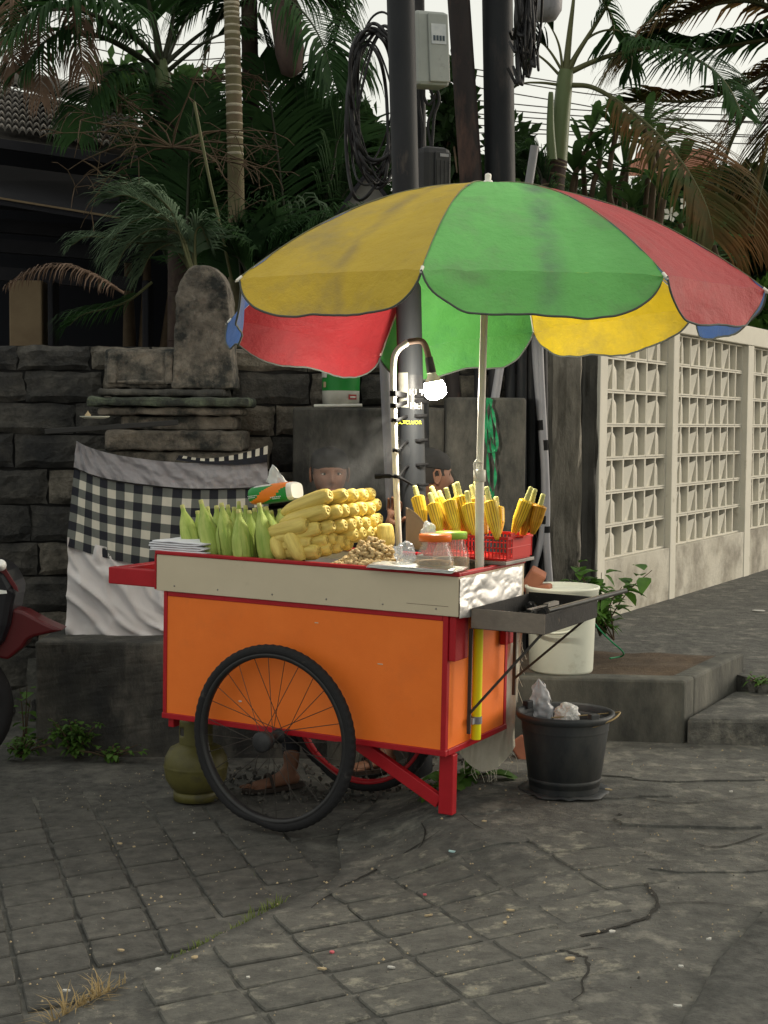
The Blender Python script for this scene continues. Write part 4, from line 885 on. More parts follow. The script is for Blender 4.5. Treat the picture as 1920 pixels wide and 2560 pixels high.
def cob_mesh(seed, m):
    mb = MB(); nA, nL = 28, 46; Lc, r0 = .135, .0255; vs = []
    for i in range(nL+1):
        t = i/nL; env = min(1, (.30+t*1.6))**.7*min(1, (1.02-t)*16)**.5*(.84+.16*t)
        env *= .75 if i == 0 else 1
        for j in range(nA):
            row = 1 if j % 2 == 0 else .80; kk = 1 if (i % 2 == 0) else .93
            q = r0*env*row*kk*(1+.015*nz(i*.3, j*.9, seed)); vs.append((q*math.cos(2*math.pi*j/nA), q*math.sin(2*math.pi*j/nA), t*Lc))
    mb.add(vs, [(i*nA+j, i*nA+(j+1) % nA, (i+1)*nA+(j+1) % nA, (i+1)*nA+j) for i in range(nL) for j in range(nA)]+[tuple(nL*nA+j for j in range(nA))], 0, True)
    st = []
    for i in range(11): st.append((.0095+(.0015 if i % 2 else 0)-.0002*i, Lc-.012+i*.0062))
    st.append((0, Lc+.052)); mb.lathe(st, 12, None, 1, True)
    return mb.mesh('corn_cob', [M[m], M['stem']])
cm_ = [cob_mesh(i, 'kernel') for i in range(3)]; cr_ = cob_mesh(9, 'kernel_roast')
k2 = lambda x, y: (900+x/2.765, 800+y/2.765)
cobs = [(378, 1145, 445, 1420, .37), (482, 1195, 560, 1470, .35), (492, 1150, 620, 1460, .43), (545, 1180, 650, 1460, .48), (592, 1158, 680, 1480, .355), (650, 1130, 735, 1470, .46), (668, 1118, 760, 1480, .40), (738, 1180, 800, 1500, .37), (768, 1138, 850, 1480, .45), (800, 1112, 870, 1480, .51), (872, 1150, 955, 1520, .36), (940, 1220, 960, 1480, .47)]
cd = ['leftmost corn cob in the red basket, stem bent left', 'corn cob with short stem second from the left at the front of the basket', 'corn cob behind the second one from the left in the basket', 'corn cob with stem leaning left in the back row of the basket', 'broad yellow corn cob at the front of the basket left of the umbrella pole', 'corn cob with tall stem at the back, left of the umbrella pole', 'corn cob with the tallest stem next to the pair left of the pole', 'corn cob with short stem just left of the umbrella pole', 'corn cob behind the umbrella pole, stem showing left of it', 'corn cob directly behind the umbrella pole', 'fat yellow corn cob just right of the umbrella pole', 'stemless looking corn cob right of the fat one behind the pole']
for i, (x0_, y0_, x1_, y1_, v) in enumerate(cobs):
    put(cm_[i % 3], 'corn_cob', CW(CL(*k2(x1_, y1_), v-.03)), CW(CL(*k2(x0_, y0_), v+.01)), cd[i], 'corn', 'peeled corn cobs in the red basket', .187, random.uniform(1.0, 1.1), i)
for i, (x0_, y0_, x1_, y1_, v, lab) in enumerate([(1185, 1152, 1060, 1480, .42, 'yellow browned corn cob leaning right, left of the two roasted ones'), (1212, 1165, 1120, 1500, .46, 'dark roasted corn cob in the middle of the right-hand three'), (1268, 1200, 1190, 1480, .45, 'short roasted corn cob sticking out at the far right of the basket')]):
    put(cm_[1] if i == 0 else cr_, 'corn_cob', CW(CL(*k2(x1_, y1_), v)), CW(CL(*k2(x0_, y0_), v)), lab, 'corn', 'peeled corn cobs in the red basket', .187, 1.0, i)

# ================================================================== UMBRELLA
Cc = Vector((.3606, 5.129, 1.8351)); nn = Vector((-.01549, .06657, .99766)).normalized(); hubp = Vector((.3536, 5.1588, 2.2811))
tips_px = [(599, 696), (1054.8, 672), (1662, 688), (1914, 725), (1738, 780), (1334.5, 830), (951.4, 888), (574, 802)]
fit = [(-.458, 4.684), (.096, 4.237), (.805, 4.312), (1.254, 4.866), (1.179, 5.574), (.625, 6.021), (-.084, 5.946), (-.533, 5.392)]
tips = [W(*t, f_[1]) for t, f_ in zip(tips_px, fit)]
umb = wroot('market_umbrella', CW(CL(1200, 1420, .26)), 'big yellow, green, red and blue market umbrella above the cart', 'umbrella')
hub = W(1220, 462, 5.16)
def ribp(k, s_):
    P_ = tips[k % 8]; p = hub.lerp(P_, s_); H = hub.z-P_.z; p.z = hub.z-H*(.10*s_+.90*s_**2.05); return p
def stain(k, a_, b_, wd, c):
    m = M[k]; N = m.node_tree.nodes; L = m.node_tree.links; a_ = a_-Vector(umb.location); b_ = b_-Vector(umb.location); n_ = Vector((b_.y-a_.y, a_.x-b_.x, 0)).normalized()
    tc = N.new('ShaderNodeTexCoord'); sb_ = N.new('ShaderNodeVectorMath'); sb_.operation = 'SUBTRACT'; sb_.inputs[1].default_value = a_; L.new(tc.outputs['Object'], sb_.inputs[0])
    no = N.new('ShaderNodeTexNoise'); no.inputs['Scale'].default_value = 6; no.inputs['Detail'].default_value = 8; L.new(tc.outputs['Object'], no.inputs[0])
    dt = N.new('ShaderNodeVectorMath'); dt.operation = 'DOT_PRODUCT'; dt.inputs[1].default_value = n_; L.new(sb_.outputs[0], dt.inputs[0])
    ab = N.new('ShaderNodeMath'); ab.operation = 'ABSOLUTE'; L.new(dt.outputs['Value'], ab.inputs[0])
    mr_ = N.new('ShaderNodeMapRange'); mr_.interpolation_type = 'SMOOTHSTEP'; mr_.inputs[1].default_value = wd; mr_.inputs[2].default_value = 0; L.new(ab.outputs[0], mr_.inputs[0])
    m2 = N.new('ShaderNodeMapRange'); m2.inputs[1].default_value = .38; m2.inputs[2].default_value = .62; L.new(no.outputs['Fac'], m2.inputs[0])
    mu = N.new('ShaderNodeMath'); mu.operation = 'MULTIPLY'; L.new(mr_.outputs[0], mu.inputs[0]); L.new(m2.outputs[0], mu.inputs[1]); m3 = N.new('ShaderNodeMath'); m3.operation = 'MULTIPLY'; m3.inputs[1].default_value = .75; L.new(mu.outputs[0], m3.inputs[0])
    b = N['Principled BSDF']; src = b.inputs['Base Color'].links[0].from_socket; tg = [l.to_socket for l in src.links]; mx = N.new('ShaderNodeMix'); mx.data_type = 'RGBA'; mx.inputs[7].default_value = (*c, 1); L.new(m3.outputs[0], mx.inputs[0]); L.new(src, mx.inputs[6])
    for t in tg: L.new(mx.outputs[2], t)
stain('umb_green', W(1320, 480, 5.1), W(1380, 740, 4.27), .07, (.13, .19, .15)); stain('umb_yellow', W(1100, 500, 5.0), W(850, 640, 4.5), .05, (.24, .19, .09))
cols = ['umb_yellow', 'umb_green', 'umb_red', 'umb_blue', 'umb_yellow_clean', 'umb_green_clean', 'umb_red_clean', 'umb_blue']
cl = ['olive stained yellow panel', 'green panel with grey stain', 'faded red panel', 'blue panel', 'bright yellow panel', 'bright green panel', 'bright red panel', 'blue panel']
for k in range(8):
    mb = MB()
    def f(u, v, k=k):
        a_, b_ = ribp(k, v), ribp(k+1, v); p = a_.lerp(b_, u); sag = 4*u*(1-u)
        ctr = hub.lerp((tips[k]+tips[(k+1) % 8])/2, v); out = (p-Vector((hub.x, hub.y, p.z))); 
        p = p-out*(.045*sag*v)+Vector((0, 0, .006*sag*v)); wr = ((.010 if k > 3 else .004)*nz(u*3+k, v*7, k)+(.006 if k > 3 else .003)*nz(u*14, v*4, k)+(.006 if k > 3 else .002)*abs(nz(u*6+v*5, v*9-u*4, k)))*min(1, v*3); p.z += wr
        pinch = .012*math.exp(-min(u, 1-u)*14)*ss(v, .8, 1)*math.sin(v*60+u*40); p.z += pinch*.4; return p
    nu, nv = 34, 34; mb.grid(f, nu, nv)
    # hanging valance with rounded corners
    edge = [f(i/nu, 1) for i in range(nu+1)]
    fl = .135 if k < 3 else .13
    def g(u, v, k=k):
        p = f(u, 1); out = Vector((p.x-hub.x, p.y-hub.y, 0)).normalized(); ln = fl*(1-abs(2*u-1)**5)**.8*(1+.15*nz(u*3.5, k*3, 1)); ln = max(ln, .002)
        w_ = .012*math.sin(u*math.pi*3+k)*v+.010*nz(u*6, v*2, k+3)*v
        return Vector((p.x, p.y, p.z))+out*(ln*v*.16+w_)-Vector((0, 0, ln*v*.97))
    mb.grid(g, nu*2, 8)
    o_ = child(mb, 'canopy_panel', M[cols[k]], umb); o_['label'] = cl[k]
    hm_ = MB(); hm_.tube([g(i/60, 1.0) for i in range(61)], .0036, 6); hm_.v = [tuple(Vector(q)-Vector(umb.location)) for q in hm_.v]; hm_.build('hem', M['hem'], o_)
for k in range(8):
    mb = MB(); mb.tube([ribp(k, i/14)-Vector((0, 0, .008)) for i in range(15)]+[ribp(k, 1)+(ribp(k, 1)-ribp(k, .95))*.3], .003, 6); rb_ = child(mb, 'rib', M['umb_rib'], umb)
    mb = MB(); mb.tube([ribp(k, i/20)+Vector((0, 0, .0035)) for i in range(21)], .0016, 5); child(mb, 'seam', M['umb_seam'], umb)
    mb = MB(); p = ribp(k, 1); d = (ribp(k, 1)-ribp(k, .95)).normalized(); mb.tube([p-d*.010, p+d*.013], [.0055, .0045], 8); child(mb, 'rib_tip', M['umb_tip'], umb)
pbase = W(1200, 1424, 5.075); pdir = (hub-pbase)
run = pbase+pdir*.86
for k in range(8):
    mb = MB(); mb.tube([run, ribp(k, .32)-Vector((0, 0, .01))], .0025, 6); child(mb, 'strut', M['umb_rib'], umb)
mb = MB(); mb.tube([run-pdir*.02, run+pdir*.02], .021, 14); child(mb, 'runner', M['umb_tip'], umb)
joint = W(1199, 1190, 5.09)
mb = MB(); mb.tube([pbase-pdir.normalized()*.05, joint], .0155, 16); mb.tube([joint, hub], .0125, 16); child(mb, 'pole', M['white_pipe'], umb)
mb = MB(); mb.lathe([(.018, -.02), (.021, -.018), (.021, .02), (.0165, .022)], 16, Matrix.Translation(joint)); j2 = W(1195, 1165, 5.065); mb.tube(spline([W(1194, 1148, 5.07), W(1186, 1160, 5.065), W(1188, 1180, 5.065), W(1194, 1196, 5.07)], 5), .0035, 6); mb.tube([W(1185, 1157, 5.06), W(1206, 1157, 5.06)], .004, 6)
child(mb, 'clamp', M['white_pipe'], umb)
mb = MB(); mb.lathe([(.02, -.004), (.016, .012), (.0105, .016), (.0115, .03), (.010, .036), (0, .040)], 16, Matrix.Translation(hub+Vector((0, 0, .001)))); child(mb, 'finial', M['umb_tip'], umb)
mb = MB(); mb.tube([hub-Vector((0, 0, .05)), hub-Vector((0, 0, .005))], .026, 16); child(mb, 'crown_hub', M['umb_tip'], umb)

# ================================================================== LAMP
LY = 5.38
lamp = wroot('cart_lamp', CW(CL(995, 1352, .5)), 'lit white bulb hanging from a bent white pipe strapped to the dark pole', 'lamp')
pth = spline([W(999, 1390, LY), W(990, 1200, LY), W(985, 1050, LY), W(983, 920, LY), W(992, 878, LY), W(1020, 855, LY)], 6)
mb = MB(); mb.tube(pth, .0115, 12); child(mb, 'stand_pipe', M['white_pipe'], lamp)
mb = MB(); mb.tube(spline([W(1020, 855, LY), W(1048, 852, LY), W(1062, 862, LY), W(1074, 900, LY)], 6), .0113, 12); child(mb, 'arm_pipe', M['rusty_pipe'], lamp)
s0, s1, b0 = W(1072, 893, LY), W(1079, 932, LY), W(1088, 978, LY)
mb = MB(); mb.tube([s0, s0.lerp(s1, .5), s1], [.0145, .016, .0175], 16); child(mb, 'socket', M['socket'], lamp)
ax = (b0-s1).normalized(); T = axis_T(s1, b0)
mb = MB(); mb.lathe([(.015, 0), (.017, .008), (.024, .020), (.033, .034)], 24, T); child(mb, 'bulb_base', M['white_plastic'], lamp)
mb = MB(); mb.lathe([(.033, .034), (.0385, .048), (.041, .064), (.0395, .078), (.034, .089), (.022, .097), (0, .099)], 16, T); child(mb, 'bulb_globe', M['bulb'], lamp)

# strapped steel pole behind the cart and its straps and stickers
PY = 5.75
def lean(x0_, y0_, x1_, y1_, Y): return W(x0_, y0_, Y), W(x1_, y1_, Y)
pt, pbm = W(1000, -60, PY), W(1034, 1240, PY); pbm = pt+(pbm-pt)*((pt.z-0)/(pt.z-pbm.z))
pole1 = wroot('steel_pole', pbm, 'dark steel pole with stickers and black straps right behind the white lamp pipe', 'pole', 'poles behind the cart')
mb = MB(); mb.tube([pbm, pbm.lerp(pt, .5), pt], [.047, .049, .054], 24); child(mb, 'shaft', M['pole_steel'], pole1)
def on_pole(y): # axis point of the pole at a photo row
    for i in range(400):
        q = pbm.lerp(pt, i/399); d = (q-CAM)
        u = d.y*math.sin(CP)+d.z*math.cos(CP); dep = d.y*math.cos(CP)-d.z*math.sin(CP)
        if 1280-CF*u/dep < y: return q
    return pt
def band(y0_, y1_, a0, a1, m, name, off=.0015):
    q0, q1 = on_pole(y1_), on_pole(y0_); mb = MB(); r_ = .0495+off
    def f(u, v):
        q = q0.lerp(q1, v); a_ = R(a0+(a1-a0)*u); return Vector((q.x+r_*math.sin(a_), q.y-r_*math.cos(a_), q.z))
    mb.grid(f, 14, 4); child(mb, name, M[m], pole1)
band(935, 1020, -75, -12, 'sticker', 'sticker'); band(975, 1024, -12, 70, 'socket', 'sticker'); band(942, 974, -10, 60, 'black_plastic', 'sticker')
def poletext(txt, xpx, ypx, h, m):
    cu = bpy.data.curves.new('lettering', 'FONT'); cu.body = txt; cu.size = h; cu.align_x = 'CENTER'; cu.extrude = .0006; cu.materials.append(M[m])
    tmp = bpy.data.objects.new('lettering_curve', cu); me = bpy.data.meshes.new_from_object(tmp); bpy.data.objects.remove(tmp); me.materials.clear(); me.materials.append(M[m])
    o_ = bpy.data.objects.new('lettering', me); col.objects.link(o_); q = on_pole(ypx); p = W(xpx, ypx, q.y-.054)
    o_.parent = pole1; o_.location = p-pbm; o_.rotation_euler = (R(90), 0, R(8))
poletext('KUI', 1040, 988, .034, 'white_print'); poletext('HEI', 1040, 1022, .034, 'white_print'); poletext('SULTCLUOR', 1020, 1060, .019, 'sticker_yellow')
for (y0_, y1_, yl, hw_) in [(985, 990, 983, .009), (1022, 1012, 1012, .008), (1046, 1042, 1052, .006), (1118, 1098, 1126, .006), (1196, 1166, 1186, .006), (1192, 1222, 1190, .005)]:
    pass
strp = wroot('rubber_straps', W(990, 1120, LY+.02), 'black rubber straps tying the lamp pipe to the dark pole', 'straps')
for (yl, yr, hh) in [(984, 992, .020), (1014, 1008, .016), (1050, 1043, .013), (1125, 1100, .012), (1190, 1163, .012), (1192, 1215, .010)]:
    q = on_pole(yr); mb = MB(); lp = W(983+(yl-950)*.035, yl, LY); pts = [lp+Vector((-.0135, .0, 0)), lp+Vector((-.004, -.0145, 0)), lp+Vector((.012, -.01, 0)), Vector((q.x-.022, q.y-.060, q.z+.25*(lp.z-q.z))), Vector((q.x+.03, q.y-.056, q.z)), Vector((q.x+.060, q.y, q.z)), Vector((q.x+.02, q.y+.060, q.z)), Vector((q.x-.058, q.y+.02, q.z)), lp+Vector((-.004, .0145, 0)), lp+Vector((-.0135, 0, 0))]
    pts = spline(pts, 5); vs = []
    for p in pts: vs += [p+Vector((0, 0, -hh/2)), p+Vector((0, 0, hh/2))]
    mb.add(vs, [(2*i, 2*i+2, 2*i+3, 2*i+1) for i in range(len(pts)-1)], 0, True); child(mb, 'strap', M['strap'], strp, solid=.002)
mb = MB(); mb.tube(spline([W(938, 1190, LY+.03), W(960, 1190, LY+.02), W(985, 1192, LY-.01), W(1010, 1200, LY-.01), W(1030, 1212, LY+.05)], 5), [.011]*4+[.008]*5+[.004]*12, 8); child(mb, 'knot', M['strap'], strp)

# ================================================================== TALL POLES, BOXES, CABLES
def tallpole(x0_, x1_, yb, ytop, Y, r0, r1, m, label, name='utility_pole'):
    a = W(x0_, ytop, Y); b = W(x1_, yb, Y); b2 = a+(b-a)*(a.z/(a.z-b.z)); rt = wroot(name, b2, label, 'pole', 'poles behind the cart')
    mb = MB(); n = 12; mb.tube([b2.lerp(a, i/n) for i in range(n+1)], [r0+(r1-r0)*i/n for i in range(n+1)], 28, rfn=lambda t, an: 1+.012*math.sin(3*an+t*9)); child(mb, 'shaft', M[m], rt); return rt, b2, a
tallpole(1143, 1178, 460, -60, 7.45, .061, .056, 'pole_rust', 'leaning rust brown pole right of the grey meter box')
tallpole(1243, 1250, 460, -60, 7.5, .076, .077, 'pole_tall', 'thickest black pole, the rightmost of the tall ones, hung with cables')
tallpole(1048, 1054, 480, -60, 6.5, .022, .022, 'pole_tall', 'thin dark conduit pole carrying the meter boxes')
rt, b2, a2 = tallpole(1337, 1322, 460, 365, 6.7, .02, .019, 'conduit', 'short grey plastic pipe with open top beside the black pole')
tallpole(960, 966, 1010, 880, 6.3, .022, .022, 'conduit', 'grey pipe rising just left of the lamp pipe under the umbrella')
tallpole(1128, 1135, 1010, 905, 6.92, .035, .034, 'pole_rust', 'rusty pole with white peeling patch seen under the umbrella right of the bulb')
mb = MB(); bx = W(1110, 905, 6.46); 
# conduits at the right of the pole group
for (P_, m, lab) in [([(1337, 815), (1340, 900), (1352, 1050), (1362, 1200), (1356, 1330), (1330, 1440), (1326, 1560)], 'conduit', 'pale grey cable conduit bending left towards its foot beside the concrete post'), ([(1347, 820), (1352, 950), (1360, 1100), (1366, 1250), (1366, 1350), (1376, 1490), (1380, 1600)], 'conduit', 'straight pale grey cable conduit next to the concrete post')]:
    mb = MB(); pp = spline([W(x, y, 6.86) for x, y in P_], 6); mb.tube(pp, .018, 10); rt = wroot('conduit_pipe', pp[-1], lab, 'conduit', 'pale conduits beside the concrete post'); child(mb, 'pipe', M[m], rt)
    mb = MB()
    for q in (12, 22): mb.tube([pp[q], pp[q+1]], .0195, 10)
    child(mb, 'tie', M['strap'], rt)
for i, (xa, xb, Y, lab) in enumerate([(1276, 1272, 6.90, 'dark pipe nearest the green ribbon behind the umbrella pole'), (1305, 1302, 6.90, 'dark pipe in the middle of the bundle left of the pale conduits'), (1328, 1326, 6.93, 'dark pipe just left of the pale conduits'), (1352, 1360, 6.93, 'dark pipe in the shade between conduits and concrete post'), (1200, 1196, 6.90, 'dark pipe showing under the umbrella left of the umbrella pole'), (1235, 1232, 6.90, 'dark pipe showing under the umbrella just right of the umbrella pole')]):
    a = W(xa, 790, Y); b = W(xb, 1640, Y); mb = MB(); mb.tube([b, a], .026 if i != 3 else .03, 14); single(mb, 'pipe', M['pole_tall'], b, lab, 'pipe', 'dark pipes behind the umbrella pole')
# meter box
def rbox(mb, a, b, Y, d, T=None):
    mb.box((a.x, Y-d, b.z), (b.x, Y, a.z))
meter = wroot('meter_box', W(1087, 200, 6.2), 'pale grey electricity meter box with label high between the poles', 'meter box')
def rotz(mb, c, ang, tilt=0):
    T = Matrix.Translation(c) @ Matrix.Rotation(ang, 4, 'Z') @ Matrix.Rotation(tilt, 4, 'Y') @ Matrix.Translation(-Vector(c)); mb.v = [tuple(T @ Vector(v)) for v in mb.v]; return mb
c = W(1083, 120, 6.1); hw, hh = .075, .15
mb = MB(); mb.box((c.x-hw, c.y-.0, c.z-hh), (c.x+hw, c.y+.10, c.z+hh)); child(rotz(mb, c, R(25), R(-3)), 'case', M['meter_grey'], meter, bevel=.016)
mb = MB(); mb.box((c.x-hw+.052, c.y-.010, c.z-hh+.014), (c.x+hw-.006, c.y-.001, c.z+hh-.012)); child(rotz(mb, c, R(25), R(-3)), 'cover', M['meter_grey'], meter, bevel=.006)
mb = MB(); mb.box((c.x-.012, c.y-.0125, c.z+.015), (c.x+.055, c.y-.0105, c.z+.095)); child(rotz(mb, c, R(25), R(-3)), 'label_plate', M['label_white'], meter)
mb = MB(); [mb.box((c.x-.004+.014*i, c.y-.0145, c.z+.028), (c.x+.005+.014*i, c.y-.0128, c.z+.048)) for i in range(4)]; child(rotz(mb, c, R(25), R(-3)), 'print', M['label_dark'], meter)
bxx = wroot('junction_box', W(1090, 470, 6.25), 'black rounded plastic junction box with small label above the umbrella', 'junction box')
c = W(1092, 425, 6.15); mb = MB(); mb.box((c.x-.065, c.y, c.z-.10), (c.x+.075, c.y+.1, c.z+.10)); child(rotz(mb, c, R(25)), 'case', M['black_plastic'], bxx, bevel=.03)
mb = MB(); mb.box((c.x-.012, c.y-.008, c.z-.095), (c.x+.06, c.y-.0005, c.z+.075)); child(rotz(mb, c, R(25)), 'cover', M['black_plastic'], bxx, bevel=.006)
mb = MB(); mb.box((c.x+.01, c.y-.010, c.z+.055), (c.x+.05, c.y-.0085, c.z+.068)); child(rotz(mb, c, R(25)), 'label_plate', M['conduit'], bxx)
mb = MB()
for q in range(4): mb.box((c.x-.005+.018*q, c.y-.0105, c.z-.07), (c.x-.001+.018*q, c.y-.0082, c.z+.04))
child(rotz(mb, c, R(25)), 'groove_rib', M['socket'], bxx)
# cables: loops left of the poles, bundles on the black pole, short leads
cab = 0
rr = random.Random(11)
CABG = 'black cables hanging on the poles'
def cable(P_, r_, label, name='cable', m='cable'):
    pp = spline(P_, 8); mb = MB(); mb.tube(pp, r_, 6); return single(mb, name, M[m], pp[0], label, 'cable', CABG)
coil = wroot('cable_coil', W(900, 300, 6.3), 'big loose coil of black cable hanging left of the first pole', 'cable coil', CABG)
for i in range(12):
    mb = MB(); cx_, cy_, rx, ry = 940+rr.uniform(-10, 10), 262+rr.uniform(-25, 25), 46+rr.uniform(-12, 22), 195+rr.uniform(-35, 25); ph = rr.uniform(-.15, .15)
    P_ = [W(cx_+rx*math.cos(t)*(1+.15*math.sin(2*t+i))+ry*math.sin(t)*ph, cy_+ry*math.sin(t), 6.35+rr.uniform(-.06, .06)) for t in [2*math.pi*q/16 for q in range(16)]]; P_.append(P_[0])
    mb.tube(spline(P_, 4), rr.uniform(.004, .0085), 6); child(mb, 'loop', M['cable'], coil)
bund = wroot('cable_bundle', W(1320, 200, 6.1), 'thick tangle of black cables hanging beside the black pole', 'cable bundle', CABG)
for i in range(34):
    mb = MB(); x = rr.uniform(1286, 1352); y1_ = rr.uniform(90, 225); P_ = [W(x+rr.uniform(-8, 8)+(-20 if x > 1330 else 0)*0, y, 6.1+rr.uniform(-.08, .08)) for y in (-50, y1_*.3, y1_*.65, y1_)]+[W(x-rr.uniform(6, 22), y1_*.8, 6.1)]
    mb.tube(spline(P_, 5), rr.uniform(.003, .008), 6); child(mb, 'strand', M['cable'], bund)
for i, P_ in enumerate([[(1050, 208), (1048, 260), (1056, 330), (1050, 470)], [(1072, 212), (1085, 260), (1070, 310), (1078, 366)], [(1090, 215), (1098, 250), (1086, 290), (1080, 366)], [(1062, 210), (1060, 240), (1072, 262), (1090, 240)]]):
    cable([W(x, y, 6.3) for x, y in P_], .007, ['straight black lead running down below the meter box', 'curved black lead between meter box and junction box', 'right-hand black lead dropping from the meter box', 'short looping lead under the meter box'][i])
# wires across the sky (right) and left
wd = wroot('overhead_wires', W(1500, 250, 16), 'thin overhead wires sagging across the sky on the right', 'wires')
for i, (y0_, y1_, y2_) in enumerate([(195, 232, 250), (258, 275, 282), (276, 290, 296), (292, 302, 300), (302, 318, 330), (320, 330, 335), (340, 338, 352), (180, 215, 262), (225, 262, 296)]):
    mb = MB(); mb.tube(spline([W(1180, y0_-8, 16), W(1450, y1_, 17), W(1650, y2_, 17.5), W(1950, y2_+10, 18)], 5), .007, 5); child(mb, 'wire', M['wire_far'], wd)
for i, (y0_, y1_) in enumerate([(60, 110), (110, 150), (150, 172), (180, 196)]):
    mb = MB(); mb.tube(spline([W(180, y0_, 14), W(400, y1_, 14.5), W(620, y1_-8, 15)], 5), .006, 5); child(mb, 'wire', M['wire_far'], wd)
# small streetlight housing at top of frame
mb = MB(); c = W(1362, 20, 6.6); mb.lathe([(0, 0), (.05, .01), (.075, .05), (.08, .15), (.07, .3)], 18, Matrix.Translation(c-Vector((0, 0, .06)))); single(mb, 'lamp_housing', M['conduit'], c, 'grey rounded housing at the top edge right of the cable bundle', 'housing')

# ================================================================== PALMS
def frond(mb, P_, ll=.35, wl=.019, n=46, droop=.5, up=None, start=.12, side=(1, 1), twist=0., rr_=None, mi_leaf=0, mi_r=1, rr0=.012, jit=.15, tipang=.5, vshape=.25):
    pp = spline(P_, 8); k = len(pp); rnd = rr_ or random
    mb.tube(pp, [rr0*(1-.85*i/(k-1)) for i in range(k)], 5, mi=mi_r)
    for i in range(n):
        t = start+(1-start)*i/n; q = t*(k-1); a = min(int(q), k-2); p = pp[a].lerp(pp[a+1], q-a); d = (pp[a+1]-pp[a]).normalized()
        U = up or Vector((0, 0, 1)); sdv = d.cross(U)
        if sdv.length < .2: sdv = d.cross(Vector((0, 1, 0)))
        sdv.normalize(); nrm = sdv.cross(d)
        L0 = ll*(math.sin(math.pi*min(1, .18+t*.78))**.6)
        for sgn in (-1, 1):
            if not side[0 if sgn < 0 else 1]: continue
            if rnd.random() < .04: continue
            L = L0*side[0 if sgn < 0 else 1]*rnd.uniform(1-jit, 1+jit); fw = tipang+.5*t+rnd.uniform(-.12, .12)
            dr = (sdv*sgn*math.cos(fw)+d*math.sin(fw)+nrm*vshape).normalized()
            q0 = p; segs_ = 4; dirv = dr.copy(); pts = [q0]; 
            for s_ in range(segs_):
                pts.append(pts[-1]+dirv*L/segs_); dirv = (dirv+Vector((0, 0, -droop*(.35+s_*.35)*rnd.uniform(.8, 1.2)))).normalized()
            wv = dr.cross(nrm); wv = d*(1) if wv.length < .1 else (d-dr*d.dot(dr)).normalized()
            ws = [wl*.5, wl, wl*.95, wl*.6, 0.0]; vs = []
            for j, pt_ in enumerate(pts): vs += [pt_-wv*ws[j]*.5, pt_+wv*ws[j]*.5+nrm*ws[j]*.25]
            mb.add(vs, [(2*j, 2*j+1, 2*j+3, 2*j+2) for j in range(segs_)], mi_leaf, True)
def fr(root, P_, Y, lm='palm_leaf', rm='rachis_dark', label=None, **k):
    mb = MB(); pts = [W(p[0], p[1], Y+(p[2] if len(p) > 2 else 0)) for p in P_]; frond(mb, pts, **k)
    o_ = child(mb, 'frond', [M[lm], M[rm]], root)
    if label: o_['label'] = label
    return o_
c4 = lambda *a: [(p[0]/1.843, p[1]/1.843)+tuple(p[2:]) for p in a]
c5 = lambda *a: [(850+p[0]/1.55, p[1]/1.55)+tuple(p[2:]) for p in a]
def trunk(root, P_, Y, r_, m, rings=0, name='trunk', ringm='trunk_node'):
    pp = spline([W(x, y, Y) for x, y in P_], 8); mb = MB(); k = len(pp); mb.tube(pp, [r_[0]+(r_[1]-r_[0])*i/(k-1) for i in range(k)], 18); o_ = child(mb, name, M[m], root)
    if rings:
        for q in rings if isinstance(rings, list) else [i/rings for i in range(rings)]:
            a = q*(k-1); i = min(int(a), k-2); p = pp[i].lerp(pp[i+1], a-i); d = (pp[i+1]-pp[i]).normalized(); r2 = r_[0]+(r_[1]-r_[0])*q
            mb = MB(); h_ = random.uniform(.004, .009); mb.tube([p-d*h_, p-d*h_*.3, p+d*h_*.4, p+d*h_], [r2*1.0, r2*1.045, r2*1.05, r2*1.0], 18, cap=False); child(mb, 'ring_scar', M[ringm], root)
def foot(x, Y): return Vector((W(x, 1000, Y).x, Y, 0))
YA = 9.2
pA = wroot('palm_tree', foot(420, YA), 'palm with short green crown shaft behind the left wall, arching over the tiled roof', 'palm tree', 'palms behind the wall')
trunk(pA, [(445, 1100), (445, 560), (425, 360), (412, 225)], YA, (.07, .055), 'trunk_red', 14, ringm='trunk_red')
trunk(pA, [(413, 232), (404, 180), (400, 150)], YA, (.055, .04), 'crownshaft', 0, 'crown_shaft')
for P_, k in [
    (c4((740, 300), (718, 150, -.1), (690, 30, -.2), (655, -120, -.3)), dict(ll=.5, start=.45, rr0=.03)),
    (c4((750, 290), (785, 150), (805, 0), (815, -140)), dict(ll=.5, start=.5, rr0=.022)),
    (c4((755, 300), (880, 190, .1), (1000, 100, .2), (1130, 10, .3)), dict(ll=.4, start=.55, rr0=.018)),
    (c4((770, 330), (860, 255, -.1), (960, 185, -.2), (1060, 150, -.2), (1150, 170, -.3)), dict(ll=.35, start=.6, rr0=.016)),
    (c4((735, 300), (640, 190, -.3), (480, 90, -.7), (320, 40, -1.0), (170, 70, -1.2), (50, 170, -1.3)), dict(ll=.62, n=60, droop=.9, start=.28, rr0=.024)),
    (c4((720, 320), (610, 240, -.2), (470, 170, -.5), (320, 150, -.7), (200, 200, -.9), (110, 320, -1)), dict(ll=.55, n=60, droop=.9, start=.25, rr0=.024)),
    (c4((715, 345), (620, 320, -.3), (520, 325, -.6), (440, 390, -.8), (390, 520, -.9), (360, 640, -1)), dict(ll=.42, n=50, droop=.8, start=.2, rr0=.018)),
    (c4((730, 300), (560, 90, .2), (380, -40, .3), (180, -60, .4), (20, 40, .4)), dict(ll=.6, n=60, droop=.9, start=.2)),
    (c4((300, -60), (150, 10), (20, 90), (-80, 220)), dict(ll=.6, n=50, droop=.8, start=0)),
    (c4((760, 300), (860, 90, .3), (960, -10, .4), (1060, -60, .5)), dict(ll=.5, start=.3)),
    ]: fr(pA, P_, YA, rr_=random.Random(len(str(P_))), **k)
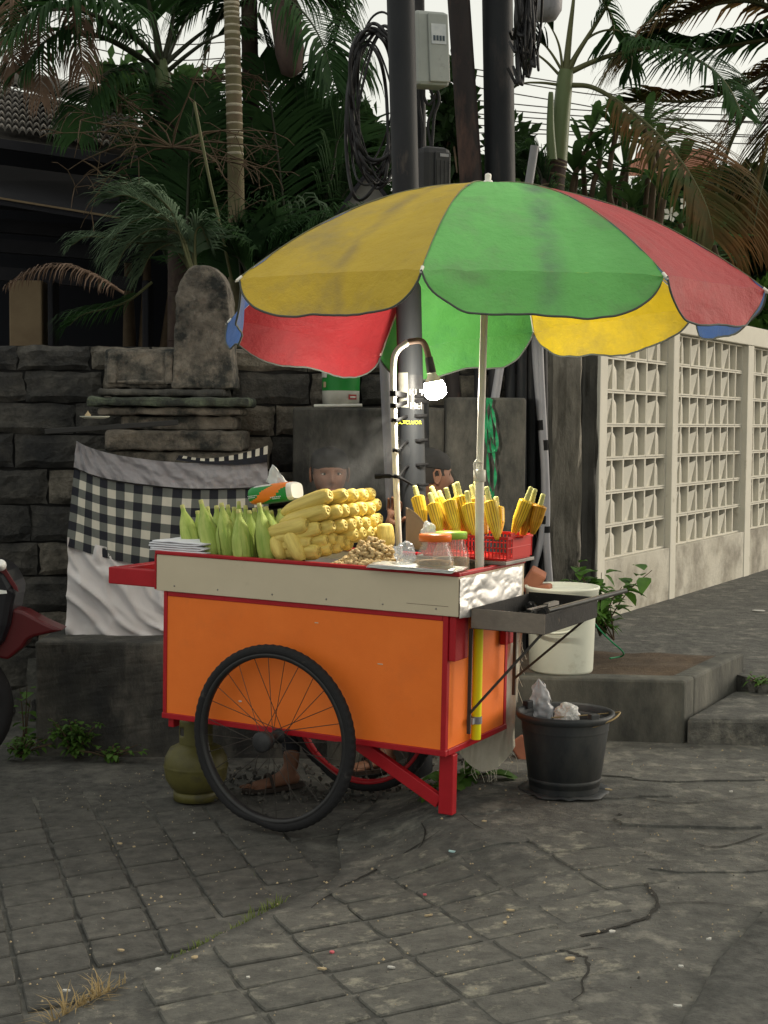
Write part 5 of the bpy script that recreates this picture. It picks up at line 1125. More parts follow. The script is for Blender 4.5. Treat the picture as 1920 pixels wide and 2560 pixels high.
for P_ in [c4((330, -20), (352, 120), (372, 240), (380, 340)), c4((190, 60), (178, 200), (182, 340), (190, 470)), c4((60, -40), (50, 120), (60, 260), (70, 330))]:
    fr(pA, P_, YA-1.0, 'palm_dead', 'palm_dead', label='dead brown hanging frond', ll=.26, n=34, droop=1.6, start=.05, rr0=.014, wl=.01)
YB = 8.6
pB = wroot('palm_tree', foot(585, YB), 'tall palm with straight pale-ringed trunk left of the umbrella', 'palm tree', 'palms behind the wall')
trunk(pB, [(592, 1000), (591, 545), (586, 300), (580, 60), (578, -60)], YB, (.050, .043), 'trunk_ring', [.40+.6*i/26+random.uniform(-.004, .004) for i in range(26)])
pC = wroot('palm_tree', foot(625, 9.3), 'palm with dark reddish trunk just right of the pale-ringed one', 'palm tree', 'palms behind the wall')
trunk(pC, [(632, 1000), (630, 390), (626, 200), (622, -60)], 9.3, (.055, .05), 'trunk_red', [.5+.5*i/12 for i in range(12)], ringm='trunk_red')
for P_, k in [
    (c4((1130, -80), (1280, -30, -.3), (1400, 60, -.5), (1490, 210, -.7), (1540, 400, -.8)), dict(ll=.55, n=60, droop=.8, start=.1)),
    (c4((1130, -80), (1330, -80), (1500, 0), (1610, 150), (1650, 330)), dict(ll=.55, n=60, droop=.8, start=.1)),
    (c4((1150, -40), (1240, 40), (1310, 180), (1350, 330), (1370, 470)), dict(ll=.45, n=50, droop=.8, start=.15)),
    (c4((1120, -60), (1000, -50), (900, 20), (830, 120)), dict(ll=.45, n=50, droop=.9, start=.1)),
    (c4((1120, -60), (1040, 20), (990, 120), (960, 240)), dict(ll=.3, n=40, droop=.9, start=.1)),
    (c4((1100, -60), (1300, -70), (1420, -60), (1560, -60)), dict(ll=.6, n=50, droop=1.0, start=.05)),
    (c4((1190, 60), (1230, 190), (1250, 330)), dict(ll=.3, n=30, droop=.9, start=.1)),
    (c4((1640, -60), (1560, 120), (1530, 300), (1560, 440)), dict(ll=.4, n=50, droop=.8, start=.05)),
    ]: fr(pC, P_, 9.3, rr_=random.Random(len(str(P_))+5), **k)
mb = MB(); q = [W(x/1.843, y/1.843, 9.0) for x, y in [(1310, -30), (1315, 60), (1325, 150), (1335, 240), (1345, 330), (1352, 352)]]; mb.tube(q, [.06, .095, .10, .10, .07, .02], 14, rfn=lambda t, a: 1+.12*math.sin(2*a+t*3)); child(mb, 'hanging_sheath', M['sheath'], pC)
# clump of upright areca fronds between the trunks and the poles
pD = wroot('palm_clump', foot(700, 9.6), 'dense dark clump of upright palm fronds above the wall left of the poles', 'palm clump', 'palm clumps behind the wall')
for P_, k in [(c4((1330, 1150), (1290, 800), (1250, 500), (1215, 280)), {}), (c4((1340, 1150), (1350, 850), (1390, 600), (1420, 440)), {}), (c4((1360, 1150), (1430, 900), (1480, 680), (1500, 460)), {}), (c4((1380, 1150), (1500, 950), (1570, 780), (1640, 700)), {}), (c4((1300, 1150), (1200, 900), (1180, 750), (1160, 560)), {}),
    (c4((1300, 1150), (1230, 1000), (1130, 930), (1030, 960)), dict(droop=.8)), (c4((1320, 1150), (1400, 1000), (1470, 960), (1560, 1000)), dict(droop=.8)), (c4((1330, 1150), (1340, 900), (1310, 700), (1270, 620)), {}), (c4((1450, 1100), (1530, 800), (1560, 640), (1640, 560)), {}), (c4((1500, 1100), (1580, 900), (1640, 860), (1720, 860)), {}), (c4((1250, 1150), (1180, 1060), (1140, 1040), (1060, 1040), (1010, 1090)), dict(lm='palm_leaf_pale', droop=.9)),
    (c4((1350, 1250), (1300, 1100), (1360, 1010), (1420, 1060)), dict(lm='palm_leaf_pale', droop=.9))]:
    kk = dict(ll=.5, n=52, droop=.35, start=.12); kk.update(k); fr(pD, P_, 9.4+random.uniform(-.4, .4), **kk)
pE = wroot('palm_clump', foot(450, 9.0), 'dark palm clump right of the tiled roof with stiff upright fronds', 'palm clump', 'palm clumps behind the wall')
for P_, k in [(c4((850, 1100), (800, 800), (740, 560), (690, 430)), {}), (c4((860, 1100), (870, 800), (880, 600), (900, 420)), {}), (c4((870, 1100), (930, 850), (980, 650), (1040, 520)), {}), (c4((860, 1100), (820, 700), (800, 560), (800, 420)), {}), (c4((870, 1100), (980, 900), (1060, 800), (1180, 780)), {}), (c4((850, 1100), (740, 850), (640, 700), (560, 640)), {}), (c4((900, 1100), (990, 950), (1100, 900), (1200, 920)), {}), (c4((880, 1150), (960, 1000), (1010, 820), (1000, 640)), {}), (c4((880, 1150), (900, 900), (940, 700), (960, 560)), {})]:
    kk = dict(ll=.45, n=52, droop=.35, start=.12); kk.update(k); fr(pE, P_, 9.1+random.uniform(-.3, .3), **kk)
def clump(root, n, bx, by, tx, ty, Y, seed, lm='palm_leaf', ll=.5, **k):
    rr_ = random.Random(seed)
    for i in range(n):
        b = (rr_.uniform(*bx), rr_.uniform(*by)); t_ = (rr_.uniform(*tx), rr_.uniform(*ty)); m_ = (b[0]+(t_[0]-b[0])*.35, b[1]+(t_[1]-b[1])*.62); m2 = (b[0]+(t_[0]-b[0])*.7, b[1]+(t_[1]-b[1])*.93)
        fr(root, [b, m_, m2, t_], Y+rr_.uniform(-.5, .5), lm, ll=ll*rr_.uniform(.8, 1.1), n=46, droop=rr_.uniform(.35, .7), start=.1, rr_=rr_, **k)
clump(pD, 22, (690, 760), (640, 740), (600, 960), (300, 600), 9.9, 41)
clump(pD, 12, (600, 760), (680, 760), (540, 860), (540, 660), 8.1, 43)
clump(pE, 16, (420, 520), (640, 760), (330, 640), (300, 600), 9.7, 44)
mb = MB(); pp = spline([W(x/1.843, y/1.843, 7.9) for x, y in [(895, 470), (930, 650), (970, 850), (1010, 1020), (1055, 1230), (1070, 1300)]], 8); mb.tube(pp, .008, 8); child(mb, 'long_stalk', M['rachis'], pE)
# low pale fronds over the shrine
pF = wroot('low_palm', foot(480, 7.6), 'low palm with grey-green arching fronds and one dead frond above the shrine', 'palm', 'palm clumps behind the wall')
for P_, k in [(c4((900, 1250), (860, 1110), (760, 1010), (640, 1010), (540, 1080), (490, 1190)), {}), (c4((890, 1250), (830, 1080), (700, 1060), (590, 1130), (530, 1250)), {}), (c4((880, 1250), (800, 1050), (690, 950), (580, 900), (505, 915)), dict(droop=.3)), (c4((900, 1260), (880, 1150), (800, 1120), (700, 1170), (650, 1270)), {}), (c4((900, 1250), (900, 1080), (930, 1050), (960, 1130)), dict(ll=.2)), (c4((880, 1250), (780, 1120), (640, 1120), (420, 1090), (330, 1130)), dict(ll=.24)), (c4((880, 1240), (800, 1000), (740, 920), (690, 890)), dict(ll=.25)),
    (c4((700, 1300), (600, 1380), (500, 1420), (380, 1450), (320, 1500)), dict(ll=.3, lm='palm_leaf'))]:
    kk = dict(ll=.34, n=46, droop=.48, start=.15, lm='palm_leaf_pale', rm='rachis', wl=.013, rr0=.009); kk.update(k); fr(pF, P_, 7.6+random.uniform(-.15, .15), **kk)
fr(pF, c4((570, 1350), (440, 1275), (310, 1230), (170, 1245), (40, 1310)), 7.3, 'palm_dead', 'palm_dead', label='dead brown frond with curled leaflets', ll=.2, n=44, droop=1.3, start=.05, wl=.01, rr0=.008)
# dry flower stalks
def twigs(root, c, Y, n, Lp, seed, name='dry_stalk', m='twig'):
    rr_ = random.Random(seed)
    for i in range(n):
        mb = MB(); a = rr_.uniform(-3.4, .3); p = [W(c[0], c[1], Y)]; d = Vector((math.cos(a), rr_.uniform(-.4, .4), -math.sin(a)*.5)).normalized()
        for s_ in range(6): p.append(p[-1]+d*Lp/6); d = (d+Vector((rr_.uniform(-.3, .3), rr_.uniform(-.3, .3), rr_.uniform(-.3, .15)))).normalized()
        mb.tube(p, [.006, .005, .005, .004, .004, .003, .002], 5, cap=False)
        for s_ in range(2, 7):
            for q in range(2):
                dd = Vector((rr_.uniform(-1, 1), rr_.uniform(-.5, .5), rr_.uniform(-1, .4))).normalized(); mb.tube([p[s_], p[s_]+dd*Lp*.13, p[s_]+dd*Lp*.2+Vector((0, 0, -.02))], [.003, .0025, .002], 4, cap=False)
        child(mb, name, M[m], root)
twigs(pA, (430, 368), 8.3, 16, .62, 4); twigs(pA, (520, 205), 9.0, 9, .35, 8)
# right palm with long arching fronds
YG = 10.2
pG = wroot('palm_tree', foot(1395, YG), 'palm with smooth green shaft right of the poles, red-brown fronds arching right', 'palm tree', 'palms behind the wall')
trunk(pG, [(1378, 900), (1380, 520), (1386, 430), (1392, 400)], YG, (.085, .075), 'trunk_red', [.3, .45, .6, .75, .9], ringm='trunk_ring')
trunk(pG, [(1392, 420), (1402, 300), (1412, 200), (1416, 176)], YG, (.068, .048), 'crownshaft', 0, 'crown_shaft')
trunk(pG, [(1380, 400), (1376, 320), (1377, 240), (1377, 230)], YG-.15, (.035, .01), 'crownshaft', 0, 'spathe')
for P_, lm, k in [
    (c5((875, 280), (890, 130), (905, 0), (915, -120)), 'palm_leaf', dict(start=.75, ll=.5, rr0=.028)),
    (c5((880, 275), (930, 190), (1000, 80), (1060, -20), (1100, -100)), 'palm_leaf', dict(start=.4, ll=.4, rr0=.022)),
    (c5((882, 285), (980, 240), (1090, 205), (1250, 185, -.4), (1400, 240, -.8), (1500, 330, -1), (1560, 450, -1.2)), 'palm_leaf', dict(start=.28, ll=.5, n=70, droop=.7, rr0=.022)),
    (c5((880, 330), (980, 340), (1100, 410, -.2), (1230, 520, -.5), (1340, 650, -.8), (1420, 800, -1), (1450, 930, -1.1)), 'palm_brown', dict(start=.3, ll=.75, n=74, droop=.45, rr0=.02, wl=.022)),
    (c5((870, 290), (815, 200), (770, 160), (700, 150)), 'palm_leaf', dict(start=.4, ll=.3)),
    (c5((860, 300), (790, 230), (720, 190), (640, 190)), 'palm_leaf', dict(start=.5, ll=.35)),
    (c5((860, 330), (770, 320), (690, 330), (620, 400)), 'palm_leaf', dict(start=.6, ll=.35, droop=.8)),
    (c5((865, 285), (850, 180), (820, 110), (780, 60)), 'palm_leaf', dict(start=.6, ll=.3)),
    (c5((880, 300), (960, 150), (1080, 120), (1130, 220), (1120, 300)), 'palm_leaf', dict(start=.5, ll=.28, droop=.9)),
    (c5((980, -60), (1040, 40), (1060, 130), (1010, 230)), 'palm_leaf', dict(start=.0, ll=.35, droop=.6)),
    ]: fr(pG, P_, YG, lm, 'rachis', rr_=random.Random(len(str(P_))+9), **k)
pH = wroot('palm_tree', foot(2080, 13.4), 'palm standing beyond the right edge, its big red-brown fronds hanging into the sky', 'palm tree', 'palms behind the wall')
trunk(pH, [(2080, 1000), (2070, 300), (2060, 60)], 13.4, (.15, .13), 'trunk_red')
for P_, lm, k in [
    (c5((1820, 160), (1650, 20), (1480, 10), (1300, 90), (1180, 170), (1130, 230)), 'palm_brown', dict(ll=.62, n=76, droop=.55)),
    (c5((1820, 160), (1680, 150), (1540, 170), (1400, 190), (1260, 180), (1120, 200)), 'palm_leaf', dict(ll=.55, n=70, droop=.55)),
    (c5((1840, 180), (1760, 330), (1700, 480), (1640, 700), (1600, 900)), 'palm_brown', dict(ll=.7, n=70, droop=.45)),
    (c5((1820, 160), (1700, -20), (1500, -90), (1350, -30), (1230, 60)), 'palm_leaf', dict(ll=.5, n=60, droop=.6)),
    (c5((1840, 180), (1700, 300), (1560, 460), (1480, 660), (1450, 860), (1480, 1000)), 'palm_brown', dict(ll=.6, n=70, droop=.4)),
    (c5((1840, 180), (1720, 240), (1560, 330), (1380, 390), (1200, 390), (1110, 400)), 'palm_brown', dict(ll=.5, n=64, droop=.35)),
    ]: k['ll'] *= 1.5; fr(pH, P_, 13.0, lm, 'rachis', rr_=random.Random(len(str(P_))+3), wl=.04, start=.06, rr0=.03, **k)
clump(pG, 20, (1500, 1620), (760, 860), (1380, 1880), (480, 720), 12.6, 46, ll=.7, wl=.03)
clump(pG, 5, (1380, 1400), (560, 640), (1240, 1330), (380, 560), 10.6, 47, ll=.35)
# broad-leaved trees: leaf faces through a volume, twigs inside
def leafmass(name, blobs, Y, nleaf, size, lm, label, cat, seed, group=None, long_=1.9, trunkpx=None, up=.2):
    rr_ = random.Random(seed); rt = wroot(name, foot(blobs[0][0], Y), label, cat, group); mb = MB(); tot = sum(b[2]*b[3] for b in blobs)
    for (cx_, cy_, rx, ry) in blobs:
        c = W(cx_, cy_, Y); sx = rx/CF*Y; sz = ry/CF*Y
        for i in range(int(nleaf*rx*ry/tot)):
            v = Vector((rr_.gauss(0, 1), rr_.gauss(0, 1), rr_.gauss(0, 1))).normalized()*(rr_.random()**.45)*(1+.25*nz(cx_, cy_, i*.01))
            cl = noise.noise(Vector((v.x*2.5+cx_, v.y*2.5, v.z*2.5))); 
            if cl < -.18: continue
            p = c+Vector((v.x*sx, v.y*min(sx, .6), v.z*sz)); a = Vector((rr_.gauss(0, 1), rr_.gauss(0, 1), rr_.gauss(up, .8))).normalized(); b = a.cross(Vector((rr_.random(), rr_.random(), rr_.random()))).normalized()
            s_ = size*rr_.uniform(.6, 1.25); n_ = a.cross(b)
            mb.add([p, p+a*s_*.5+b*s_*.5/long_+n_*s_*.06, p+a*s_, p+a*s_*.5-b*s_*.5/long_+n_*s_*.06], [(0, 1, 2, 3)], 0, False)
    child(mb, 'crown', M[lm], rt)
    mb = MB(); b0_ = Vector(rt.location)
    for (cx_, cy_, rx, ry) in blobs:
        c = W(cx_, cy_, Y); mb.tube(spline([b0_, b0_.lerp(c, .5)+Vector((.1, 0, .1)), c, c+Vector((rr_.uniform(-.3, .3), 0, ry/CF*Y*.7))], 4), [.05]*5+[.03]*4+[.015]*4, 7)
        for q in range(6):
            d = Vector((rr_.gauss(0, rx/CF*Y*.6), rr_.gauss(0, .2), rr_.gauss(0, ry/CF*Y*.6))); mb.tube([c, c+d*.5+Vector((0, 0, .03)), c+d], [.014, .01, .005], 5)
    child(mb, 'trunk', M['twig'], rt); return rt
leafmass('broadleaf_tree', [(820, 560, 200, 130), (700, 640, 150, 130), (880, 400, 90, 130), (760, 760, 180, 110), (560, 620, 110, 140)], 11.0, 11000, .15, 'leaf_dark', 'dark leafy tree mass behind the palm clump left of the poles', 'tree', 1)
leafmass('broadleaf_tree', [(1500, 600, 160, 110), (1680, 640, 180, 130), (1850, 680, 150, 150), (1340, 560, 110, 130), (1600, 740, 250, 80), (1230, 520, 60, 120), (1880, 560, 140, 130), (1760, 560, 120, 110)], 14.5, 30000, .2, 'leaf_dark', 'dark leafy tree mass behind the breeze block wall', 'tree', 2)
leafmass('broadleaf_tree', [(1130, 340, 60, 200), (1280, 420, 60, 120)], 12.5, 2500, .13, 'leaf_dark', 'thin dark leaves glimpsed between the tall poles', 'tree', 3)
leafmass('shrub', [(290, 215, 50, 60), (370, 225, 50, 40), (480, 230, 60, 50)], 11, 500, .16, 'leaf_frangi', 'pale lit leafy bush peeping above the tiled roof', 'bush', 4)
leafmass('shrub', [(1850, 860, 90, 50), (1760, 800, 80, 40), (1890, 780, 60, 60)], 13.5, 2000, .17, 'leaf_weed', 'green shrub rising behind the far end of the breeze block wall', 'bush', 6)
# frangipani: whorls of long leaves
rr = random.Random(21)
fg = wroot('frangipani_tree', foot(1560, 11.2), 'frangipani with whorls of long blunt leaves behind the umbrella on the right', 'tree')
tw = MB(); cents = [(1540, 330), (1590, 345), (1500, 400), (1460, 380), (1640, 370), (1700, 420), (1560, 420), (1620, 440), (1520, 470), (1660, 500), (1740, 500), (1440, 440), (1580, 520), (1700, 560), (1330, 420), (1310, 470), (1780, 600), (1640, 600), (1480, 330), (1610, 320), (1760, 660), (1700, 640)]
for i, (x, y) in enumerate(cents):
    Y = 11.0+rr.uniform(-.5, .5); c = W(x, y, Y); tw.tube(spline([Vector(fg.location)+Vector((0, 0, 1.5)), c-Vector((rr.uniform(-.1, .1), 0, .45)), c], 4), [.035]*4+[.02]*5, 7)
    mb = MB()
    for q in range(rr.randint(9, 14)):
        a = rr.random()*6.3; el = rr.uniform(-.1, 1.3); d = Vector((math.cos(a)*math.cos(el), math.sin(a)*math.cos(el), math.sin(el))); s_ = d.cross(Vector((0, 0, 1))).normalized(); n_ = s_.cross(d); L = rr.uniform(.22, .36); vs = []
        for t, w__ in [(0, .004), (.2, .014), (.45, .03), (.75, .036), (.92, .024), (1, .002)]:
            p = c+d*L*t-Vector((0, 0, .12*L*t*t*1.5)); vs += [p-s_*w__+n_*w__*.3, p, p+s_*w__+n_*w__*.3]
        mb.add(vs, [(3*j+e, 3*j+e+1, 3*j+e+4, 3*j+e+3) for j in range(5) for e in (0, 1)], 0, True)
    child(mb, 'leaf_whorl', M['leaf_frangi'], fg)
child(tw, 'trunk', M['twig'], fg)
for (x, y) in [(1676, 536), (1560, 620), (1716, 510)]:
    mb = MB(); c = W(x, y, 10.4)
    for q in range(5):
        a = 2*math.pi*q/5; d = Vector((math.cos(a), -.3, math.sin(a))).normalized(); s_ = Vector((-math.sin(a), 0, math.cos(a))); mb.add([c, c+d*.04+s_*.018, c+d*.06, c+d*.04-s_*.018], [(0, 1, 2, 3)])
    child(mb, 'flower', M['flower'], fg)

# ================================================================== HOUSE (left), gable, far roof
HY = 10.5
house = wroot('tiled_house', Vector((-3.2, HY, 0)), 'dark old house with mossy tiled roof behind the left wall', 'house')
def hp(x, y, Y): return W(x, y, Y)
e0, e1 = hp(-250, 300, 9.6), hp(345, 385, 9.6); r0, r1 = hp(-250, 150, 11.6), hp(345, 285, 11.6)
nrow, ncol = 9, 34
tm = MB()
def rp(u, v): return e0.lerp(e1, u).lerp(r0.lerp(r1, u), v)
nrm = (e1-e0).cross(r0-e0).normalized()
if nrm.z < 0: nrm = -nrm
base = MB(); base.add([rp(0, 0)-nrm*.03, rp(1, 0)-nrm*.03, rp(1, 1)-nrm*.03, rp(0, 1)-nrm*.03], [(0, 1, 2, 3)]); roofp = child(base, 'roof', M['roof_tile'], house)
rr = random.Random(31)
for j in range(nrow):
    for i in range(12, ncol):
        mb = MB(); u0, u1 = i/ncol, (i+.97)/ncol; v0, v1 = j/nrow, (j+1.12)/nrow; off = rr.uniform(0, .008); vs = []
        for q in range(5):
            u = u0+(u1-u0)*q/4; b_ = .03*math.sin(math.pi*q/4); vs += [rp(u, v0)+nrm*(.03+b_+off), rp(u, min(v1, 1.02))+nrm*(.006+b_*.8)]
        vs2 = [Vector(v)-nrm*.012 for v in vs[::2]]
        k = len(vs); mb.add(vs+vs2, [(2*q, 2*q+2, 2*q+3, 2*q+1) for q in range(4)]+[(2*q, k+q, k+q+1, 2*q+2) for q in range(4)], 0, False)
        L0 = Vector(house.location); mb.v = [tuple(Vector(v)-L0) for v in mb.v]; mb.build('roof_tile', M['roof_tile'], roofp)
mb = MB(); mb.tube([r0+nrm*.06, r1+nrm*.06], .07, 10); child(mb, 'ridge', M['roof_tile'], house)
mb = MB(); mb.beam(e0-nrm*.06, e1-nrm*.06, .05, .06); child(mb, 'fascia', M['house_wood'], house)
# dark verandah: lower eave, beams, walls, column, doorway
mb = MB(); a, b = hp(-250, 455, 9.4), hp(300, 545, 9.4); a2, b2 = hp(-250, 380, 10.6), hp(300, 450, 10.6); mb.add([a, b, b2, a2, a-Vector((0, 0, .04)), b-Vector((0, 0, .04))], [(0, 1, 2, 3), (0, 4, 5, 1)]); child(mb, 'lower_roof', M['house_wood'], house)
mb = MB(); mb.beam(a, b, .03, .012); child(mb, 'eave_edge', M['house_wall'], house)
mb = MB(); mb.box((W(-300, 0, 11.4).x, 11.4, 0), (W(440, 0, 11.4).x, 11.6, W(0, 318, 11.4).z)); child(mb, 'back_wall', M['house_shade'], house)  # near-black colour stands in for the shade inside, below the eave
mb = MB(); mb.box((W(470, 0, 10.7).x, 9.8, 0), (W(480, 0, 10.7).x, 11.4, W(0, 440, 11.4).z)); child(mb, 'side_wall', M['house_shade'], house)
for (xl, xr, yt, m) in [(22, 104, 700, 'house_wall'), (355, 372, 700, 'house_wood'), (118, 132, 700, 'house_wood')]:
    a, b = W(xl, yt, 9.9), W(xr, yt, 9.9); mb = MB(); mb.box((a.x, 9.9, 0), (b.x, 10.1, a.z)); child(mb, 'column', M[m], house, bevel=.01)
for y in (500, 560, 610, 680):
    a, b = hp(-250, y-15, 10.2), hp(330, y+30, 10.2); mb = MB(); mb.beam(a, b, .08, .09); child(mb, 'beam', M['house_wood'], house)
gb_ = wroot('gable_shed', foot(910, 9.9), 'small grey gable of a shed peeping above the yellow umbrella panel', 'shed')
a, t_, b = W(820, 575, 8.2), W(920, 437, 8.2), W(1010, 560, 8.2); mb = MB()
pts = [a, t_, b, Vector((b.x, b.y, .5)), Vector((a.x, a.y, .5))]; n = 5; mb.add(pts+[p+Vector((0, .8, 0)) for p in pts], [(4, 3, 2, 1, 0), (5, 6, 7, 8, 9)]+[(i, (i+1) % 5, 5+(i+1) % 5, 5+i) for i in range(5)]); child(mb, 'wall', M['tarp_grey'], gb_)
mb = MB(); mb.beam(a+Vector((-.03, -.03, -.03)), t_+Vector((0, -.03, .012)), .03, .02); mb.beam(t_+Vector((0, -.03, .012)), b+Vector((.03, -.03, -.03)), .03, .02); child(mb, 'barge_board', M['house_wood'], gb_)
fh = wroot('far_house', foot(1650, 22), 'far house with a red tiled roof glimpsed through the leaves', 'house')
a, b = W(1560, 440, 22), W(1800, 440, 22); t0_, t1_ = W(1600, 372, 23.5), W(1780, 372, 23.5); mb = MB(); mb.add([a, b, t1_, t0_], [(0, 1, 2, 3)]); child(mb, 'roof', M['far_roof'], fh)
mb = MB(); mb.box((a.x+.3, 22.3, 0), (b.x-.3, 24, a.z-.05)); child(mb, 'wall', M['house_wall'], fh)

# ================================================================== THINGS AROUND THE CART
# paint can on the block
c = W(852, 1016, 6.82); c.z = W(852, 1018, 6.72).z+.001; can = wroot('paint_can', c, 'green and white paint bucket on top of the dark block', 'bucket'); T = Matrix.Translation(c)
rc = .088
mb = MB(); mb.lathe([(0, .001), (rc*.96, .001), (rc*.98, .075)], 36, T); child(mb, 'can_body', M['can_white'], can)
mb = MB(); mb.lathe([(rc*.985, .0755), (rc*1.0, .175)], 36, T); child(mb, 'green_band', M['can_green'], can)
mb = MB(); mb.lathe([(rc, .1755), (rc*1.04, .177), (rc*1.04, .187), (rc, .19), (0, .188)], 36, T); child(mb, 'lid', M['can_white'], can)
mb = MB()
for i in range(8):
    a0, a1 = R(-75+i*4-0), R(-75+(i+1)*4); 
def arcpatch(mb, c, r_, z0_, z1_, d0, d1, n=8, off=.0012):
    vs = []
    for i in range(n+1):
        a = R(d0+(d1-d0)*i/n); vs += [(c.x+(r_+off)*math.sin(a), c.y-(r_+off)*math.cos(a), c.z+z0_), (c.x+(r_+off)*math.sin(a), c.y-(r_+off)*math.cos(a), c.z+z1_)]
    mb.add(vs, [(2*i, 2*i+2, 2*i+3, 2*i+1) for i in range(n)], 0, True); return mb
child(arcpatch(MB(), c, rc, .035, .058, 25, 55), 'red_label', M['can_red'], can); child(arcpatch(MB(), c, rc, .042, .050, 30, 50, off=.002), 'print', M['can_white'], can)
child(arcpatch(MB(), c, rc, .135, .178, -80, -45), 'white_patch', M['can_white'], can)
child(arcpatch(MB(), c, rc, .09, .115, -62, -48, off=.002), 'emblem', M['litter_tan'], can)
mb = MB(); mb.tube([c+Vector((-.12, -.07, .004)), c+Vector((.1, -.09, .008))], .008, 8); single(mb, 'white_stick', M['can_white'], c+Vector((-.12, -.07, 0)), 'short white stick lying in front of the paint bucket', 'stick')
# green ribbon
rb_ = wroot('green_ribbon', W(1226, 995, 6.5), 'tangled green plastic ribbon hanging on the block behind the umbrella pole', 'ribbon')
for P_ in [[(1222, 1000), (1216, 1040), (1228, 1100), (1236, 1150), (1238, 1200), (1232, 1245)], [(1224, 995), (1232, 1030), (1240, 1075), (1243, 1120), (1236, 1130)], [(1220, 995), (1213, 1060), (1218, 1130), (1222, 1200), (1230, 1240)], [(1228, 998), (1226, 1050), (1234, 1110), (1240, 1128), (1222, 1128), (1224, 1080)]]:
    pp = spline([W(x, y, 6.52) for x, y in P_], 6); mb = MB(); vs = []
    for i, p in enumerate(pp): wv = Vector((.007*math.cos(i*.4), .007*math.sin(i*.4), 0)); vs += [p-wv, p+wv]
    mb.add(vs, [(2*i, 2*i+2, 2*i+3, 2*i+1) for i in range(len(pp)-1)], 0, True); child(mb, 'strand', M['ribbon'], rb_)
# gas cylinder
gc = G(490, 1958, .0); gc = W(490, 1965, 5.55); gc.z = 0; gas = wroot('gas_cylinder', gc, 'dented dull green-yellow gas cylinder under the left end of the cart', 'gas cylinder'); T = Matrix.Translation(gc)
mb = MB(); mb.lathe([(.075, .0), (.085, .0), (.085, .03), (.075, .035)], 32, T); child(mb, 'foot_ring', M['gas_green'], gas, solid=.003)
mb = MB(); mb.lathe([(0, .018), (.06, .022), (.095, .045), (.116, .08), (.121, .12), (.121, .135), (.118, .16), (.1, .195), (.06, .215), (0, .222)], 40, T); child(mb, 'tank', M['gas_green'], gas)
mb = MB(); mb.lathe([(.1225, .122), (.1235, .126), (.1235, .131), (.1225, .135)], 40, T); child(mb, 'weld_seam', M['gas_green'], gas)
mb = MB()
def collar(u, v):
    a = R(-95+u*250)-R(90); z = .205+.105*v; return gc+Vector((.062*math.cos(a), .062*math.sin(a), z))
nu, nv = 40, 10; full = [collar(i/nu, j/nv) for j in range(nv+1) for i in range(nu+1)]
fs = []
for j in range(nv):
    for i in range(nu):
        if 4 <= j <= 6 and (i % 14) in (4, 5, 6, 7, 8): continue
        fs.append((j*(nu+1)+i, j*(nu+1)+i+1, (j+1)*(nu+1)+i+1, (j+1)*(nu+1)+i))
mb.add(full, fs, 0, True); child(mb, 'collar', M['gas_green'], gas, solid=.003)
mb = MB(); mb.lathe([(.018, .215), (.018, .25), (.012, .255), (.012, .28), (0, .28)], 12, T); child(mb, 'valve', M['tin'], gas)
# white bucket on the planter
bc = W(1402, 1690, 6.25); bc.z = ZP-.001; bu = wroot('white_bucket', bc, 'large off-white plastic bucket standing on the planter wall', 'bucket'); T = Matrix.Translation(bc)
rb0 = .147
mb = MB(); mb.lathe([(0, .002), (rb0*.90, .002), (rb0*.925, .012), (rb0*.99, .335), (rb0*1.0, .35), (rb0*.97, .35), (rb0*.95, .335), (rb0*.9, .02), (0, .02)], 48, T); child(mb, 'pail', M['white_plastic'], bu)
mb = MB(); mb.lathe([(rb0*1.0, .318), (rb0*1.05, .32), (rb0*1.06, .352), (rb0*1.09, .357), (rb0*1.085, .366), (rb0*1.0, .366), (rb0*.98, .352), (rb0*.5, .35), (0, .35)], 48, T); child(mb, 'lid', M['white_plastic'], bu)
mb = MB(); mb.tube(spline([bc+Vector((-.145, -.02, .30)), bc+Vector((-.14, -.10, .22)), bc+Vector((-.07, -.155, .185)), bc+Vector((.03, -.165, .20)), bc+Vector((.11, -.13, .27)), bc+Vector((.146, -.02, .31))], 8), .006, 8); child(mb, 'handle', M['white_plastic'], bu)
# black tub with rubbish
tc = W(1410, 2000, 5.22); zg = slab_at(tc.x, tc.y); tc.z = zg; tub = wroot('black_tub', tc, 'large black plastic tub used for rubbish, right of the cart', 'tub'); T = Matrix.Translation(tc)
s_ = .172
mb = MB(); mb.lathe([(0, .003), (s_*.70, .003), (s_*.73, .012), (s_*.745, .045), (s_*.765, .048), (s_*.77, .055), (s_*.76, .06), (s_*.885, .225), (s_*.905, .228), (s_*.90, .236), (s_*.92, .262), (s_*1.0, .268), (s_*1.03, .280), (s_*1.02, .29), (s_*.97, .292), (s_*.93, .285), (s_*.92, .26), (s_*.74, .03), (0, .02)], 56, T); child(mb, 'tub_wall', M['tub'], tub)
def lug(a):
    mb = MB(); p = tc+Vector((.94*s_*math.cos(a), .94*s_*math.sin(a), .29)); mb.box((-.018, -.012, -.01), (.018, .012, .018), 0, Matrix.Translation(p) @ Matrix.Rotation(a+R(90), 4, 'Z')); child(mb, 'lug', M['tub'], tub, bevel=.003)
lug(R(-60)); lug(R(140))
mb = MB(); mb.tube([W(1378, 1794, 5.16), W(1440, 1790, 5.2), W(1535, 1782, 5.25)], .0022, 6); mb.tube(spline([W(1535, 1782, 5.25), W(1550, 1782, 5.2), W(1530, 1800, 5.12), W(1470, 1822, 5.08)], 6), .0035, 6)
h_ = single(mb, 'wire_handle', M['grass_dry'], W(1535, 1782, 5.25), 'thin bent cane handle sticking out of the black tub', 'handle')
